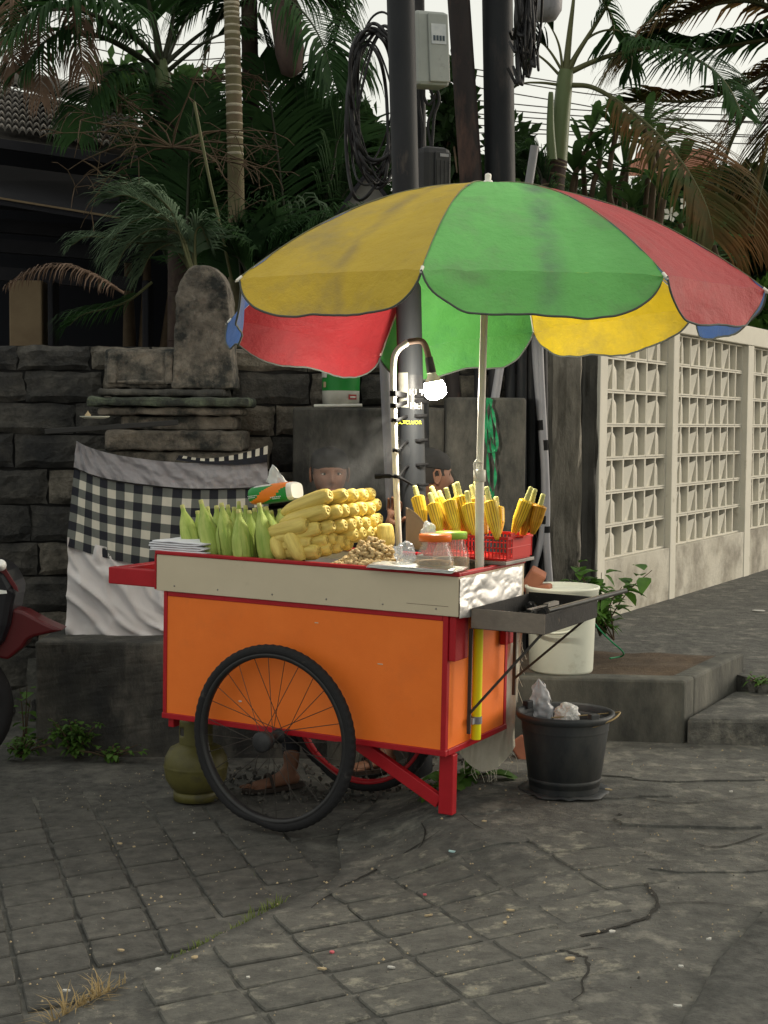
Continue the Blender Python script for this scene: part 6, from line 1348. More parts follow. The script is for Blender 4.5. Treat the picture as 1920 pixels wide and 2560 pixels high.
crumple('rubbish_bag', W(1417, 1785, 5.22), (.042, .036, .036), 6, 'bag_white', 'crumpled white plastic bag on top of the black tub', 'bag', 4, .35)
mb = MB(); bcx = W(1352, 1740, 5.34)
def cb(u, v):
    a = 2*math.pi*u; z = W(1350, 1795, 5.34).z*(1-v)+W(1350, 1697, 5.34).z*v; wv = .033*math.sin(math.pi*min(1, .25+v*.75))**.7+.002; xo = W(1360-14*v, 1740, 5.34).x
    return Vector((xo+wv*math.cos(a)*(1+.7*nz(u*9, v*6)), 5.34+.6*wv*math.sin(a)*(1+.9*nz(u*11, v*7, 3)), z))
mb.grid(cb, 24, 18, 0, True); single(mb, 'clear_bag', M['bag_clear'], W(1358, 1795, 5.34), 'limp translucent plastic bag hanging from the grill strut above the tub', 'bag')
mb = MB()
def cs(u, v):
    a = 2*math.pi*u; r_ = s_*(.2+v*.75)*(1+.2*nz(math.cos(a)*2, math.sin(a)*2, 4)); x, y = tc.x+r_*math.cos(a), tc.y+r_*math.sin(a); return Vector((x, y, gz(x, y)+.006+.012*v*abs(nz(math.cos(a)*3, math.sin(a)*3, 8))))
mb.grid(cs, 36, 5, 0, True); single(mb, 'plastic_sheet', M['tub'], (tc.x, tc.y, zg), 'scrap of dark plastic sheet squashed under the black tub', 'plastic sheet', solid=.002)
# cloth sack hung on the back corner of the cart
mb = MB(); A_ = [(1160, 1645), (1190, 1650), (1250, 1645), (1308, 1600)]
sk = wroot('cloth_sack', W(1240, 1925, 5.42), 'dirty cream cloth sack hanging behind the right end of the cart', 'sack')
def sf(u, v):
    yb_ = 1925-25*abs(2*u-.9)**2*2; xl, xr = 1150+28*v, 1308-20*ss(1-v, .3, 1)-18*math.sin(v*3)*.5; yt = 1560; x = xl+(xr-xl)*u; y = yb_+(yt-yb_)*v
    p = W(x, y, 5.37); bulge = .05*math.sin(math.pi*u)*(.6+.6*math.sin(math.pi*min(1, .1+v*.7))); p.y += -bulge*.6+.016*nz(u*7+v*1.5, v*3, 2)+.006*nz(u*20, v*5, 4); return p
mb.grid(sf, 50, 40); 
def sf2(u, v):
    p = sf(u, v); q = W(0, 0, 1); bulge = .04*math.sin(math.pi*u); return Vector((p.x, 5.42+bulge, p.z))
mb.grid(sf2, 20, 20); child(mb, 'bag_body', M['sack'], sk)
for i in range(26):
    u = random.random(); p = sf(u, 0) if i < 14 else sf(.97, random.uniform(.5, .9)); t_ = MB(); t_.tube(spline([p, p+Vector((random.uniform(-.015, .02), -.01, -.02)), p+Vector((random.uniform(-.02, .025), -.01, -random.uniform(.03, .08)))], 3), .0009, 4); child(t_, 'fringe', M['sack'], sk)
# brick scraps in the gap
for i, (x, y, lab) in enumerate([(1335, 1450, 'broken terracotta piece lying in the gap behind the grill'), (1350, 1480, 'second broken terracotta piece below the first in the gap'), (1312, 1880, 'brick end standing in the dark behind the black tub')]):
    mb = MB(); c = W(x, y, 6.3 if i < 2 else 5.75); T = Matrix.Translation(c) @ Matrix.Rotation(.5+i, 4, 'Y') @ Matrix.Rotation(.4, 4, 'X'); mb.box((-.035, -.03, -.06), (.035, .03, .05), 0, T); single(mb, 'brick_piece', M['far_roof'], c, lab, 'brick', bevel=.008)

# ------------------------------------------------------------------ plants, weeds, grass, litter
def leafy(name, base, n, h, spread, size, m, label, cat, seed, stems=5, group=None, heart=True):
    rr_ = random.Random(seed); rt = wroot(name, base, label, cat, group); st = MB()
    lf = MB()
    for s__ in range(stems):
        a = rr_.random()*6.3; top_ = Vector(base)+Vector((math.cos(a)*spread*rr_.random(), math.sin(a)*spread*.6*rr_.random(), h*rr_.uniform(.5, 1))); pp = spline([Vector(base), Vector(base).lerp(top_, .5)+Vector((0, 0, h*.12)), top_], 6); st.tube(pp, [.004*(1-.6*i/(len(pp)-1)) for i in range(len(pp))], 5)
        for q in range(n//stems):
            p = pp[rr_.randint(2, len(pp)-1)]; a = rr_.random()*6.3; el = rr_.uniform(-.6, .7); d = Vector((math.cos(a)*math.cos(el), math.sin(a)*math.cos(el), math.sin(el))); sv = d.cross(Vector((0, 0, 1))).normalized(); nv_ = sv.cross(d); L = size*rr_.uniform(.55, 1.15); p = p+d*L*.3; vs = []
            for t, w__ in [(0, .02), (.18, .30), (.42, .36), (.72, .22), (1, .0)]:
                q_ = p+d*L*t-Vector((0, 0, L*.35*t*t)); vs += [q_-sv*w__*L+nv_*w__*L*.3, q_, q_+sv*w__*L+nv_*w__*L*.3]
            lf.add(vs, [(3*j+e, 3*j+e+1, 3*j+e+4, 3*j+e+3) for j in range(4) for e in (0, 1)], 0, True)
    child(lf, 'leaves', M[m], rt); child(st, 'stem', M['twig'], rt); return rt
leafy('young_plant', W(1500, 1590, 6.75), 130, .36, .26, .085, 'leaf_fresh', 'young bushy plant with bright green leaves beside the white bucket', 'plant', 3, 9)
leafy('young_plant', W(1535, 1600, 6.7), 26, .16, .22, .07, 'leaf_fresh', 'low green sprig drooping over the planter soil', 'plant', 5, 5)
for P_, lab in [([(1478, 1545), (1500, 1575), (1530, 1605), (1556, 1628)], 'pale green twine hanging down the plant by the bucket')]:
    mb = MB(); mb.tube(spline([W(x, y, 6.5) for x, y in P_]+[G(1555, 1640, ZP-.01), G(1525, 1646, ZP-.01)], 6), .004, 6); single(mb, 'twine', M['ribbon'], W(1478, 1545, 6.5), lab, 'twine')
leafy('weed', Vector((W(185, 1870, 6.2).x, 6.2, 0)), 420, .17, .13, .032, 'leaf_weed', 'bright green weed bush at the foot of the platform', 'weed', 6, 22, 'weeds along the platform')
leafy('weed', Vector((W(278, 1890, 6.18).x, 6.18, 0)), 90, .06, .16, .03, 'leaf_weed', 'low creeping weed right of the weed bush', 'weed', 7, 18, 'weeds along the platform')
leafy('weed', Vector((W(50, 1868, 6.2).x, 6.2, 0)), 110, .10, .17, .035, 'leaf_weed', 'dark weed patch at the left corner of the platform', 'weed', 8, 18, 'weeds along the platform')
leafy('weed', Vector((W(62, 1800, 6.3).x, 6.3, .0)), 18, .30, .06, .07, 'leaf_weed', 'thin weed with larger leaves growing up beside the scooter', 'weed', 9, 3, 'weeds along the platform')
leafy('weed', W(1900, 1712, 6.55), 40, .04, .14, .03, 'leaf_weed', 'small weed tuft on the pavement edge at the far right', 'weed', 10, 10)
leafy('cut_greens', Vector((W(1195, 1955, 5.4).x, 5.4, .10)), 40, .04, .14, .11, 'leaf_fresh', 'scattered cut green leaves on the ground under the hanging sack', 'greens', 11, 6)
leafy('cut_greens', Vector((W(1090, 1940, 5.3).x, 5.3, .09)), 26, .05, .10, .07, 'leaf_weed', 'dark green leaves in the shade behind the cart leg', 'greens', 12, 6)
def grasstuft(c, n, h, m, label, seed, dirv=(0, 0, 1), spread=.05, spv=None):
    rr_ = random.Random(seed); mb = MB(); c = Vector(c)
    for i in range(n):
        b = c+Vector((spv or (spread, 0, 0)))*rr_.uniform(-1, 1)+Vector((rr_.gauss(0, .008), rr_.gauss(0, .008), 0)); d = (Vector(dirv)+Vector((rr_.gauss(0, .5), rr_.gauss(0, .5), rr_.gauss(0, .25)))).normalized(); L = h*rr_.uniform(.4, 1.1); s2 = d.cross(Vector((0, 0, 1))).normalized()*.0018 if abs(d.z) < .98 else Vector((.0018, 0, 0))
        e = b+d*L*.55; f_ = b+d*L+Vector((0, 0, -L*.25)); mb.add([b-s2, b+s2, e+s2*.8, e-s2*.8, f_], [(0, 1, 2, 3), (3, 2, 4)], 0, True)
    return single(mb, 'grass_tuft', M[m], c, label, 'grass', 'grass tufts in the slab joint')
def edge(s__): p = E0+ED*s__; return Vector((p.x-.012, p.y+.008, 0))
tufts = [(G(185, 2530), 200, .12, 'grass_dry', 'dry straw-coloured grass tuft at the lower left end of the slab edge'), (G(250, 2508), 50, .07, 'grass_dry', 'sparse dry grass just above the big straw tuft'), (G(470, 2375), 140, .045, 'grass_green', 'greenish moss-like grass filling the joint in the middle of the slab edge'), (G(540, 2335), 80, .04, 'grass_green', 'short green grass right of the mossy stretch in the joint'), (G(630, 2290), 60, .075, 'grass_green', 'tallest green-yellow grass tuft at the upper end of the joint')]
for i, (c, n, h, m, lab) in enumerate(tufts):
    v = Vector((c.x, c.y))-E0; s__ = v.dot(ED); e = edge(s__); grasstuft(e, n, h, m, lab, i, (0.2, 0, .6) if m == 'grass_dry' else (0, 0, 1), spv=(ED.x*.10, ED.y*.10, 0))
# litter: small scraps of paper, leaves, cigarette ends
lit = [(165, 2478, 'litter_white', 'white cigarette stub on the dark tiles at the lower left', .022, .008), (300, 2110, 'litter_tan', 'small dry leaf on the tiles left of the wheel', .022, .012), (335, 2118, 'litter_tan', 'tiny dry leaf crumb right of the small leaf', .01, .008), (303, 2377, 'litter_tan', 'dry leaf in the middle of the left tiles', .022, .01), (395, 2425, 'litter_white', 'pale gravel crumb heap beside the slab joint', .02, .012), (486, 2395, 'litter_tan', 'tan leaf on the slab edge', .02, .012), (830, 2382, 'litter_pink', 'pink-white paper scrap on the worn tiles', .014, .012), (805, 2423, 'litter_tan', 'pale yellow leaf flat on the worn tiles', .032, .012), (978, 2420, 'litter_white', 'orange and white cigarette end on the worn tiles', .028, .008), (1062, 2238, 'litter_pink', 'dark pink flower scrap on the worn tiles', .012, .01), (1072, 2290, 'litter_tan', 'straw-coloured flake right of the pink scrap', .026, .006), (1275, 2277, 'litter_tan', 'crooked tan leaf on the worn tiles', .03, .008), (1262, 2308, 'litter_tan', 'small standing tan flake below the crooked leaf', .012, .012), (1424, 2398, 'litter_tan', 'curled tan leaf at the broken edge of the tiles', .034, .012), (1130, 2130, 'litter_teal', 'pale teal wrapper on the cement in front of the cart leg', .03, .012), (1210, 2054, 'litter_tan', 'tan crumb between the cart leg and the tub', .016, .01), (1695, 2516, 'litter_white', 'white flake on the cement near the road edge', .022, .008), (1772, 2349, 'litter_white', 'white curl on the cement at the right', .018, .008), (1703, 2417, 'litter_white', 'grey-white flake between the two white curls', .014, .008), (1895, 1527, 'litter_white', 'white paper flat on the upper pavement at the right edge', .09, .05), (1520, 1975, 'litter_tan', 'orange-brown leaf right of the tub', .03, .012), (1828, 1980, 'litter_white', 'white speck on the cement at the far right', .016, .008), (1530, 2330, 'litter_white', 'white pebbles at the corner of the worn tiles', .02, .01), (485, 2064+20, 'litter_white', 'white speck left of the wheel on the dark tiles', .01, .008), (1175, 2345, 'litter_tan', 'tiny pebble on the worn tiles, centre right', .01, .008), (620, 2445, 'litter_white', 'pale pebble on the worn tiles near the joint', .012, .008)]
for i, (x, y, m, lab, a_, b_) in enumerate(lit):
    zg = .10 if x > 1000 else 0
    if x > 1880 and y < 1700: p = G(x, y, ZU)
    else:
        p = G(x, y, .05)
        for q in range(4): p = G(x, y, gz(p.x, p.y)+.008)
    mb = MB(); rr_ = random.Random(i); n = 8; rim = []
    for q in range(n):
        t = 2*math.pi*q/n; rim.append((a_/2*math.cos(t)*rr_.uniform(.7, 1.1), b_*.7*math.sin(t)*rr_.uniform(.7, 1.1), .002+rr_.random()*.005))
    T = Matrix.Translation(p+Vector((0, 0, .002))) @ Matrix.Rotation(rr_.uniform(-.5, .5), 4, 'Z'); mb.add([T @ Vector((0, 0, .003))]+[T @ Vector((q[0], q[1], q[2]*.45)) for q in rim]+[T @ Vector((q[0], q[1], -.0015)) for q in rim], [(0, 1+q, 1+(q+1) % n) for q in range(n)]+[(1+q, 1+n+q, 1+n+(q+1) % n, 1+(q+1) % n) for q in range(n)], 0, False)
    single(mb, 'litter_scrap', M[m], p, lab, 'litter', 'litter on the ground')
# fine grit: uncountable
mb = MB(); rr = random.Random(77)
for i in range(1500):
    x, y = rr.uniform(-1.3, 1.6), rr.uniform(3.3, 6.0); z = gz(x, y)+(.006 if y < 4.6 else .0); s__ = rr.uniform(.0012, .0038)
    if rr.random() < .05: s__ *= 1.7
    mb.add([(x-s__, y, z), (x, y-s__, z), (x+s__, y+s__*.3, z), (x, y+s__, z), (x, y, z+s__*1.2)], [(0, 1, 4), (1, 2, 4), (2, 3, 4), (3, 0, 4)], 0 if rr.random() < .6 else 1)
tag(mb.build('grit', [M['post_cement'], M['litter_tan']]), 'fine pale grit scattered over the paving', 'grit', None, 'stuff')
# dark debris strip under the cart
mb = MB()
for i in range(260):
    x, y = rr.uniform(-.7, .45), rr.uniform(5.5, 6.1); z = gz(x, y); s__ = rr.uniform(.004, .012)
    T = Matrix.Translation((x, y, z+s__*.3)) @ Matrix.Rotation(rr.random()*6, 4, Vector((rr.random(), rr.random(), rr.random()+.01)).normalized()); mb.box((-s__, -s__*.6, -s__*.4), (s__, s__*.6, s__*.4), 0, T)
tag(mb.build('rubble', M['cement_dark']), 'dark rubble and rubbish on the ground behind the wheels', 'rubble', None, 'stuff')

# ================================================================== PEOPLE
def skin_body(name, verts, edges, radii, m, root, sub=2, root_i=0, label=None):
    me = bpy.data.meshes.new(name); L0 = Vector(root.location); me.from_pydata([tuple(Vector(v)-L0) for v in verts], edges, []); me.materials.append(M[m])
    o_ = bpy.data.objects.new(name, me); col.objects.link(o_); o_.parent = root
    md = o_.modifiers.new('skin', 'SKIN'); md.use_smooth_shade = True
    for i, r_ in enumerate(radii): me.skin_vertices[0].data[i].radius = (r_, r_) if not isinstance(r_, tuple) else r_
    me.skin_vertices[0].data[root_i].use_root = True
    s2_ = o_.modifiers.new('sub', 'SUBSURF'); s2_.levels = sub; s2_.render_levels = sub; return o_
def head(root, c, yaw, s=1., cap=True, pitch=0):
    T = Matrix.Translation(c) @ Matrix.Rotation(yaw, 4, 'Z') @ Matrix.Rotation(pitch, 4, 'X') @ Matrix.Scale(s, 4)
    bm = bmesh.new(); bmesh.ops.create_icosphere(bm, subdivisions=5, radius=1)
    for v in bm.verts:     # face looks to -y
        p = v.co; x, y, z = p; q = Vector((x*.074, y*.094, z*.115))
        if z < 0: k_ = 1-.28*(-z)**1.5; q.x *= k_; q.y = q.y*(1-.14*(-z)) - .006*(-z)
        f_ = max(0, -y)
        g = lambda cx_, cz, sx, sz: math.exp(-((q.x-cx_)/sx)**2-((q.z-cz)/sz)**2)*ss(f_, .3, .8)
        q.y += -.024*g(0, -.030, .010, .017)-.013*g(0, -.008, .008, .024)-.006*g(.012, -.036, .008, .008)-.006*g(-.012, -.036, .008, .008)
        q.y += .012*(g(.030, .004, .016, .012)+g(-.030, .004, .016, .012)); q.y -= .006*(g(.03, .022, .022, .008)+g(-.03, .022, .022, .008))
        q.y -= .007*g(0, -.060, .020, .006)+.008*g(0, -.072, .018, .006); q.y += .005*g(0, -.0655, .022, .003); q.y -= .010*g(0, -.095, .02, .014); q.y -= .006*(g(.042, -.028, .018, .018)+g(-.042, -.028, .018, .018))
        v.co = q
    bmesh.ops.transform(bm, matrix=T, verts=bm.verts)
    me = bpy.data.meshes.new('head'); bm.to_mesh(me); bm.free(); me.materials.append(M['skin']); 
    for p in me.polygons: p.use_smooth = True
    me.transform(Matrix.Translation(-Vector(root.location))); o_ = bpy.data.objects.new('head', me); col.objects.link(o_); o_.parent = root
    for sx in (-1, 1):
        mb = MB(); mb.lathe([(0, -.012), (.007, -.0105), (.0115, -.004), (.012, 0), (0, .004)], 14, T @ Matrix.Translation((sx*.030, -.0705, .002)) @ Matrix.Rotation(R(-90), 4, 'X') @ Matrix.Scale(1, 4)); 
        T2 = T @ Matrix.Translation((sx*.030, -.0745, .002)); mb = MB(); n = 14
        vs = [T2 @ Vector((.0135*math.cos(2*math.pi*j/n), -.0035*0+.004*abs(math.cos(2*math.pi*j/n)), .0052*math.sin(2*math.pi*j/n))) for j in range(n)]+[T2 @ Vector((0, -.004, 0))]; mb.add(vs, [(j, (j+1) % n, n) for j in range(n)], 0, True); child(mb, 'eye', M['eye_white'], root)
        mb = MB(); vs = [T2 @ Vector((.0052*math.cos(2*math.pi*j/n), -.0048, .0050*math.sin(2*math.pi*j/n))) for j in range(n)]; mb.add(vs, [tuple(range(n))[::-1]]); child(mb, 'iris', M['eye_dark'], root)
        mb = MB(); mb.tube([T2 @ Vector((-sx*.016, -.003, .013)), T2 @ Vector((0, -.0065, .0175)), T2 @ Vector((sx*.018, .004, .014))], [.0022, .0034, .0015], 6); child(mb, 'eyebrow', M['brow'], root)
        mb = MB(); mb.tube([T2 @ Vector((-sx*.014, -.002, .002)), T2 @ Vector((0, -.0055, .0062)), T2 @ Vector((sx*.015, .002, .002))], .0014, 5); child(mb, 'eyelid', M['brow'], root)
        bmx = MB(); TE = T @ Matrix.Translation((sx*.073, .006, -.004)) @ Matrix.Rotation(sx*R(20), 4, 'Z'); ring_ = [(0, -.030), (.010, -.022), (.014, -.004), (.017, .016), (.008, .030), (-.008, .028), (-.014, .010), (-.010, -.012)]
        bmx.tube([TE @ Vector((sx*.008, y_, z_)) for y_, z_ in ring_+ring_[:1]], .0042, 7); bmx.add([TE @ Vector((sx*.003, y_, z_)) for y_, z_ in ring_], [tuple(range(8))], 0, True); child(bmx, 'ear', M['skin'], root)
    mb = MB(); mb.tube([T @ Vector((-.02, -.083, -.0655)), T @ Vector((0, -.0935, -.064)), T @ Vector((.02, -.083, -.0655))], [.002, .0042, .002], 6); child(mb, 'mouth', M['lips'], root)
    # hair round the sides and back
    bm = bmesh.new(); bmesh.ops.create_icosphere(bm, subdivisions=4, radius=1); 
    dele = [v for v in bm.verts if (v.co.y < -.35 and v.co.z < .62) or v.co.z < -.35 or (v.co.z < -.02 and v.co.y < .12)]; bmesh.ops.delete(bm, geom=dele, context='VERTS')
    for v in bm.verts: x, y, z = v.co; k_ = 1+.02*noise.noise(v.co*14); v.co = Vector((x*.0785*k_, y*.099*k_, z*.1185*k_))
    bmesh.ops.transform(bm, matrix=Matrix.Translation(-Vector(root.location)) @ T, verts=bm.verts); me = bpy.data.meshes.new('hair'); bm.to_mesh(me); bm.free(); me.materials.append(M['brow']); o_ = bpy.data.objects.new('hair', me); col.objects.link(o_); o_.parent = root
    if cap:
        mb = MB(); Tc = T @ Matrix.Translation((0, .006, .044)) @ Matrix.Rotation(R(8), 4, 'X')
        mb.lathe([(.0805, -.012), (.0825, .0), (.082, .014), (.078, .034), (.062, .056), (.03, .070), (0, .073)], 32, Tc @ Matrix.Diagonal((1, 1.2, 1, 1))); child(mb, 'cap', M['cap_black'], root)
        mb = MB()
        def br(u, v): a = R(205+u*130) if cap != 'back' else R(25+u*130); r_ = .083+v*.055*math.sin(math.pi*u)**.6; return Tc @ Vector((r_*math.cos(a), 1.2*r_*math.sin(a), -.010-.012*v))
        if cap != 'back': mb.grid(br, 16, 5); child(mb, 'cap_brim', M['cap_black'], root, solid=.003)
    return T
def hand(root, wrist, d, n_, s=1., curl=.35, side=1, name='hand'):
    # palm with four fingers and a thumb as one skinned mesh
    d = Vector(d).normalized(); n_ = Vector(n_); n_ = (n_-d*n_.dot(d)).normalized(); x = d.cross(n_)*side; w_ = Vector(wrist); V = [w_, w_+d*.03*s, w_+d*.06*s]; E_ = [(0, 1), (1, 2)]; Rr = [(.026*s, .018*s), (.034*s, .016*s), (.034*s, .013*s)]
    me_objs = []
    for i, (off, L, r_) in enumerate([(-.028, .062, .0078), (-.010, .072, .0085), (.010, .068, .0083), (.027, .052, .0072)]):
        k0 = len(V); b_ = w_+d*.078*s+x*off*s; dd = d.copy(); p = b_; V.append(p); E_.append((2, k0)); Rr.append(r_*1.1*s)
        for j in range(3):
            dd = (dd+n_*curl*(.6+.3*j)).normalized(); p = p+dd*L*s*[.42, .32, .26][j]; V.append(p); E_.append((k0+j, k0+j+1)); Rr.append(r_*s*[1, .92, .75][j])
    k0 = len(V); p = w_+d*.03*s-x*.032*s; V.append(p); E_.append((1, k0)); Rr.append(.012*s); dd = (d*.7-x*.8+n_*.35).normalized()
    for j in range(2): p = p+dd*.032*s; V.append(p); E_.append((k0+j, k0+j+1)); Rr.append(.0098*s*(1-.2*j)); dd = (dd+d*.5+n_*.3).normalized()
    return skin_body(name, V, E_, Rr, 'skin', root, 1)
def person(base, label, headc, yaw, cap, seat_z, feet, hands, fwd=(0, -1), toe=None):
    b = Vector(base); r_ = wroot('person', b, label, 'person'); f_ = Vector((fwd[0], fwd[1], 0)).normalized(); sd_ = Vector((-f_.y, f_.x, 0))   # sd_: to the person's left
    hc = Vector(headc); neck = hc+Vector((0, 0, -.12))-f_*.02; chest = neck+Vector((0, 0, -.12))-f_*.02; belly = Vector((b.x, b.y, seat_z+.20)); pel = Vector((b.x, b.y, seat_z+.09))
    V = [pel, belly, chest, neck+Vector((0, 0, -.015)), neck+Vector((0, 0, .03))]; E_ = [(0, 1), (1, 2), (2, 3), (3, 4)]; Rr = [(.15, .12), (.135, .105), (.15, .10), (.06, .055), (.05, .05)]
    for sx in (-1, 1):
        k0 = len(V); sh = chest+sd_*sx*.165+Vector((0, 0, .06)); hd = Vector(hands[0 if sx < 0 else 1]); el = (sh+hd)/2+sd_*sx*.06+Vector((0, 0, -.13)); V += [sh, el, hd]; E_ += [(2, k0), (k0, k0+1), (k0+1, k0+2)]; Rr += [.058, .042, .028]
        kn_f = Vector(feet[0 if sx < 0 else 1]); hip = pel+sd_*sx*.09; kn = Vector(((hip.x+kn_f.x)/2+f_.x*.12+sd_.x*sx*.05, (hip.y+kn_f.y)/2+f_.y*.12+sd_.y*sx*.05, seat_z+.17)); an = kn_f+Vector((0, 0, .08)); k0 = len(V); V += [hip, kn, an]; E_ += [(0, k0), (k0, k0+1), (k0+1, k0+2)]; Rr += [.085, .062, .036]
    skin_body('body', V, E_, Rr, 'shirt_dark', r_)
    V = [neck+Vector((0, 0, -.04)), hc+Vector((0, 0, -.05))+f_*0]; skin_body('neck', V, [(0, 1)], [.052, .052], 'skin', r_)
    head(r_, hc, yaw, 1.0, cap)
    if toe: f_ = Vector((toe[0], toe[1], 0)).normalized(); sd_ = Vector((-f_.y, f_.x, 0))
    for q, sx in enumerate((-1, 1)):
        kf = Vector(feet[q]); V = [kf+Vector((0, 0, .15)), kf+Vector((0, 0, .075)), kf+Vector((0, 0, .035))+f_*.03, kf+f_*.10+Vector((0, 0, .022)), kf+f_*.17+Vector((0, 0, .018)), kf-f_*.035+Vector((0, 0, .032))]; skin_body('foot', V, [(0, 1), (1, 2), (2, 3), (3, 4), (2, 5)], [(.036, .036), (.035, .035), (.035, .03), (.042, .02), (.038, .015), (.028, .028)], 'skin', r_)
        for t in range(5):
            a_ = kf+f_*(.175+(.012 if t < 2 else -.006*t))+sd_*(-.030+.015*t)*(1)+Vector((0, 0, .014)); mb = MB(); mb.tube([a_-f_*.02, a_, a_+f_*.022], [.009, .0085, .005], 7); child(mb, 'toe', M['skin'], r_)
        mb = MB()
        pts = []; 
        for j in range(20): t = 2*math.pi*j/20; pts.append(kf+f_*(.075+.14*math.cos(t))+sd_*(.048+.008*math.cos(t))*math.sin(t))
        n = 20; mb.add([p+Vector((0, 0, -.004)) for p in pts]+[p+Vector((0, 0, .012)) for p in pts], [tuple(range(n))[::-1], tuple(range(n, 2*n))]+[(i, (i+1) % n, n+(i+1) % n, n+i) for i in range(n)]); child(mb, 'sandal', M['sandal'], r_)
        mb = MB(); mb.tube(spline([kf+f_*.10-sd_*.048+Vector((0, 0, .01)), kf+f_*.10-sd_*.02+Vector((0, 0, .052)), kf+f_*.10+sd_*.02+Vector((0, 0, .052)), kf+f_*.10+sd_*.048+Vector((0, 0, .01))], 5), .007, 6); child(mb, 'sandal_strap', M['sandal'], r_)
    return r_, sd_
vh = W(824, 1185, 6.35)
v_, _ = person((vh.x+.02, 6.45, .0), 'seated vendor in a black cap looking out over the steamed corn', vh, R(8), 'back', .42, [(W(728, 1900, 5.75).x, 5.75, .0), (vh.x+.26, 5.98, .02)], [(vh.x-.18, 6.05, .82), (vh.x+.22, 6.05, .82)], toe=(-.85, -.5))
hand(v_, (vh.x-.18, 6.05, .82), (.3, -1, .1), (0, 0, -1), 1, .3, 1); hand(v_, (vh.x+.22, 6.05, .82), (-.3, -1, .1), (0, 0, -1), 1, .3, -1)
h2 = W(1075, 1188, 6.3); hl = W(968, 1318, 5.75)
p2, _ = person((h2.x+.06, 6.38, .05), 'second person in dark clothes and cap, mostly hidden behind the strapped pole', h2, R(118), 'back', .42, [(h2.x-.05, 5.95, .06), (h2.x+.2, 5.98, .08)], [(hl.x, hl.y, hl.z), (h2.x+.25, 6.1, .85)])
hand(p2, hl, (.35, -.1, 1), (-.4, -1, .1), .95, .6, -1); hand(p2, (h2.x+.25, 6.1, .85), (-.3, -1, .1), (0, 0, -1), 1, .3, -1)
sm = bpy.data.materials.new('steam'); sm.use_nodes = True; N = sm.node_tree.nodes; L = sm.node_tree.links; N.remove(N['Principled BSDF'])
pv = N.new('ShaderNodeVolumePrincipled'); pv.inputs['Color'].default_value = (.95, .95, .93, 1); pv.inputs['Anisotropy'].default_value = .3
tc = N.new('ShaderNodeTexCoord'); nn_ = N.new('ShaderNodeTexNoise'); nn_.inputs['Scale'].default_value = 7; nn_.inputs['Detail'].default_value = 3; L.new(tc.outputs['Object'], nn_.inputs[0])
mr = N.new('ShaderNodeMapRange'); mr.inputs[1].default_value = .45; mr.inputs[2].default_value = .75; mr.inputs[3].default_value = 0; mr.inputs[4].default_value = 2.2; L.new(nn_.outputs['Fac'], mr.inputs[0]); L.new(mr.outputs[0], pv.inputs['Density']); L.new(pv.outputs[0], N['Material Output'].inputs['Volume'])
bm = bmesh.new(); bmesh.ops.create_icosphere(bm, subdivisions=4, radius=1); sc_ = W(905, 1150, 5.62)
for v in bm.verts: k_ = 1+.3*noise.noise(v.co*1.8); v.co = Vector((v.co.x*.19*k_, v.co.y*.10*k_, v.co.z*.17*k_))
me = bpy.data.meshes.new('steam'); bm.to_mesh(me); bm.free(); me.materials.append(sm); st_ = bpy.data.objects.new('steam', me); col.objects.link(st_); st_.location = sc_; tag(st_, 'faint steam rising above the steamed corn pile', 'steam', None, 'stuff')
# plastic stools they sit on
for (x, y, z, lab) in [(vh.x+.02, 6.45, .0, 'dark stool under the vendor in the black cap'), (h2.x+.06, 6.40, .05, 'dark stool under the person behind the pole')]:
    r_ = wroot('stool', (x, y, z), lab, 'stool', 'stools behind the cart'); mb = MB(); mb.box((x-.14, y-.13, z+.36), (x+.14, y+.13, z+.39)); child(mb, 'seat', M['black_plastic'], r_, bevel=.01)
    for sx in (-1, 1):
        for sy in (-1, 1): mb = MB(); mb.beam((x+sx*.12, y+sy*.11, z+.36), (x+sx*.15, y+sy*.135, z), .03, .03, up=(0, 1, 0)); child(mb, 'leg', M['black_plastic'], r_)

# ================================================================== SCOOTER at the left edge
sx0 = W(-70, 1800, 5.9).x; SYm = 5.95
sct = wroot('scooter', (sx0, SYm, 0), 'parked black and red scooter cut off by the left edge', 'scooter')
def wl_(cx_, name='front_wheel'):
    mb = MB(); T = Matrix.Translation((cx_, SYm, .27)) @ Matrix.Rotation(R(90), 4, 'X'); prof = [(.225+.042*math.cos(R(a)), .042*math.sin(R(a))) for a in range(0, 361, 24)]; mb.lathe(prof, 48, T); w_ = child(mb, name, M['rubber'], sct)
    L0 = Vector(sct.location)
    mb = MB(); mb.lathe([(.19, -.02), (.195, 0), (.19, .02)], 40, T); mb.lathe([(0, -.04), (.03, -.04), (.03, .04), (0, .04)], 16, T)
    for q in range(5): a = R(72*q); mb.beam((cx_, SYm, .27), (cx_+.19*math.cos(a), SYm, .27+.19*math.sin(a)), .02, .03, up=(0, 1, 0))
    child(mb, 'wheel_rim', M['black_rim'], sct)
wl_(W(-130, 1700, SYm).x); wl_(W(0, 1700, SYm).x-1.24, 'rear_wheel')
fx = W(0, 1700, SYm).x
def prism(mb, pts, y0_, y1_): 
    n = len(pts); mb.add([(p[0], y0_, p[1]) for p in pts]+[(p[0], y1_, p[1]) for p in pts], [tuple(range(n))[::-1], tuple(range(n, 2*n))]+[(i, (i+1) % n, n+(i+1) % n, n+i) for i in range(n)]); return mb
P2 = lambda *a: [(W(x, y, SYm-.05).x, W(x, y, SYm-.05).z) for x, y in a]
child(prism(MB(), P2((28, 1520), (60, 1528), (110, 1555), (158, 1576), (120, 1584), (85, 1592), (70, 1600), (56, 1620), (20, 1650), (-20, 1640), (0, 1560)), SYm-.06, SYm+.06), 'beak_fender', M['scooter_red'], sct, bevel=.012)
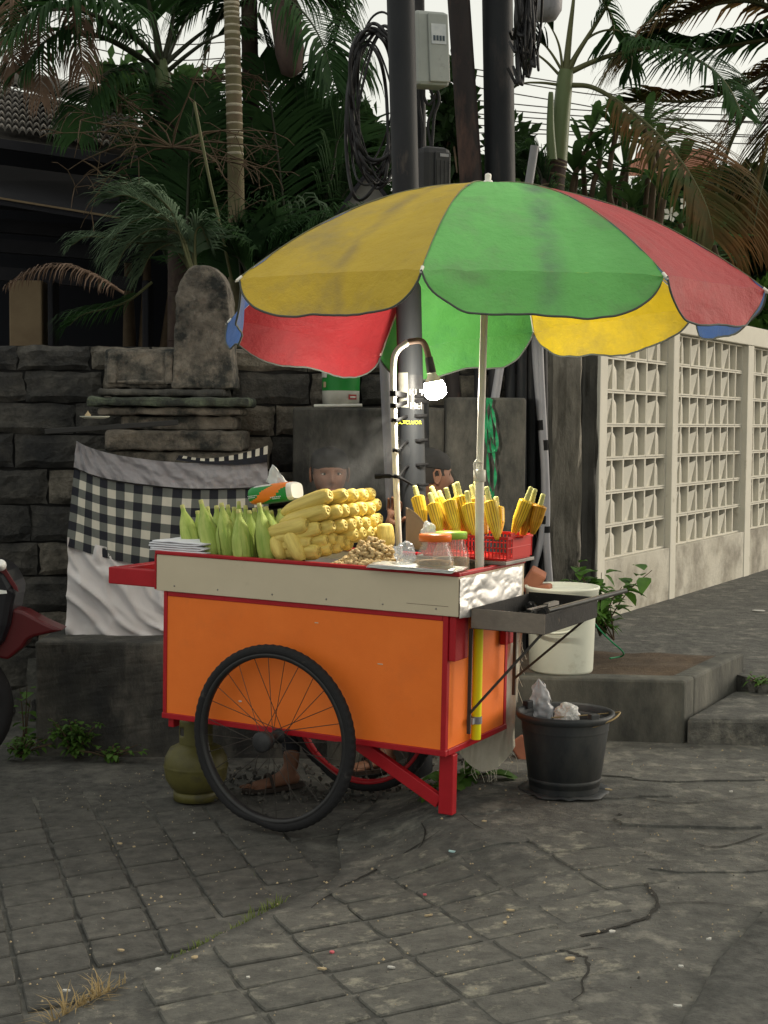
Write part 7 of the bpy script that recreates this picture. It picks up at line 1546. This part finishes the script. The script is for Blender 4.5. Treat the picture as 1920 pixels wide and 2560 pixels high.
child(prism(MB(), P2((-60, 1400), (0, 1402), (25, 1425), (48, 1468), (40, 1500), (30, 1560), (15, 1600), (-30, 1650), (-120, 1640)), SYm-.11, SYm+.11), 'front_fairing', M['scooter_black'], sct, bevel=.03)
child(prism(MB(), P2((-5, 1396), (18, 1408), (52, 1462), (56, 1476), (44, 1468), (20, 1432), (-8, 1412)), SYm-.115, SYm-.105), 'fairing_stripe', M['scooter_red'], sct, bevel=.002)
child(prism(MB(), P2((-20, 1466), (26, 1472), (28, 1479), (-20, 1482)), SYm-.118, SYm-.112), 'light_strip', M['lamp_glass'], sct)
mb = MB(); mb.lathe([(0, 0), (.02, .005), (.024, .016), (0, .03)], 14, Matrix.Translation(W(4, 1412, SYm-.14)) @ Matrix.Rotation(R(90), 4, 'X')); child(mb, 'indicator', M['lamp_glass'], sct)
mb = MB(); mb.beam((fx-.02, SYm-.07, .30), (fx-.14, SYm-.07, .78), .035, .035, up=(0, 1, 0)); mb.beam((fx-.02, SYm+.07, .30), (fx-.14, SYm+.07, .78), .035, .035, up=(0, 1, 0)); child(mb, 'fork', M['tin'], sct)
child(prism(MB(), [(fx-1.45, .62), (fx-1.40, .80), (fx-.75, .76), (fx-.62, .60), (fx-.40, .30), (fx-.22, .75), (fx-.30, .95), (fx-.16, .95), (fx-.10, .6), (fx-.28, .22), (fx-.80, .22), (fx-1.05, .45)], SYm-.12, SYm+.12), 'body_shell', M['scooter_black'], sct, bevel=.03)
mb = MB(); mb.box((fx-1.40, SYm-.11, .80), (fx-.72, SYm+.11, .87)); child(mb, 'seat', M['rubber'], sct, bevel=.03)
mb = MB(); mb.tube([(fx-.26, SYm-.34, 1.02), (fx-.2, SYm-.1, .99), (fx-.2, SYm+.1, .99), (fx-.26, SYm+.34, 1.02)], .014, 8); child(mb, 'handlebar', M['rubber'], sct)
for s__ in (-1, 1):
    mb = MB(); mb.tube([(fx-.24, SYm+s__*.25, 1.0), (fx-.26, SYm+s__*.30, 1.16)], .005, 6); mb.lathe([(0, 0), (.05, .004), (.05, .018), (0, .03)], 18, Matrix.Translation((fx-.26, SYm+s__*.31, 1.2)) @ Matrix.Rotation(R(90), 4, 'Y')); child(mb, 'mirror', M['scooter_black'], sct)
print('objects', len(bpy.data.objects))
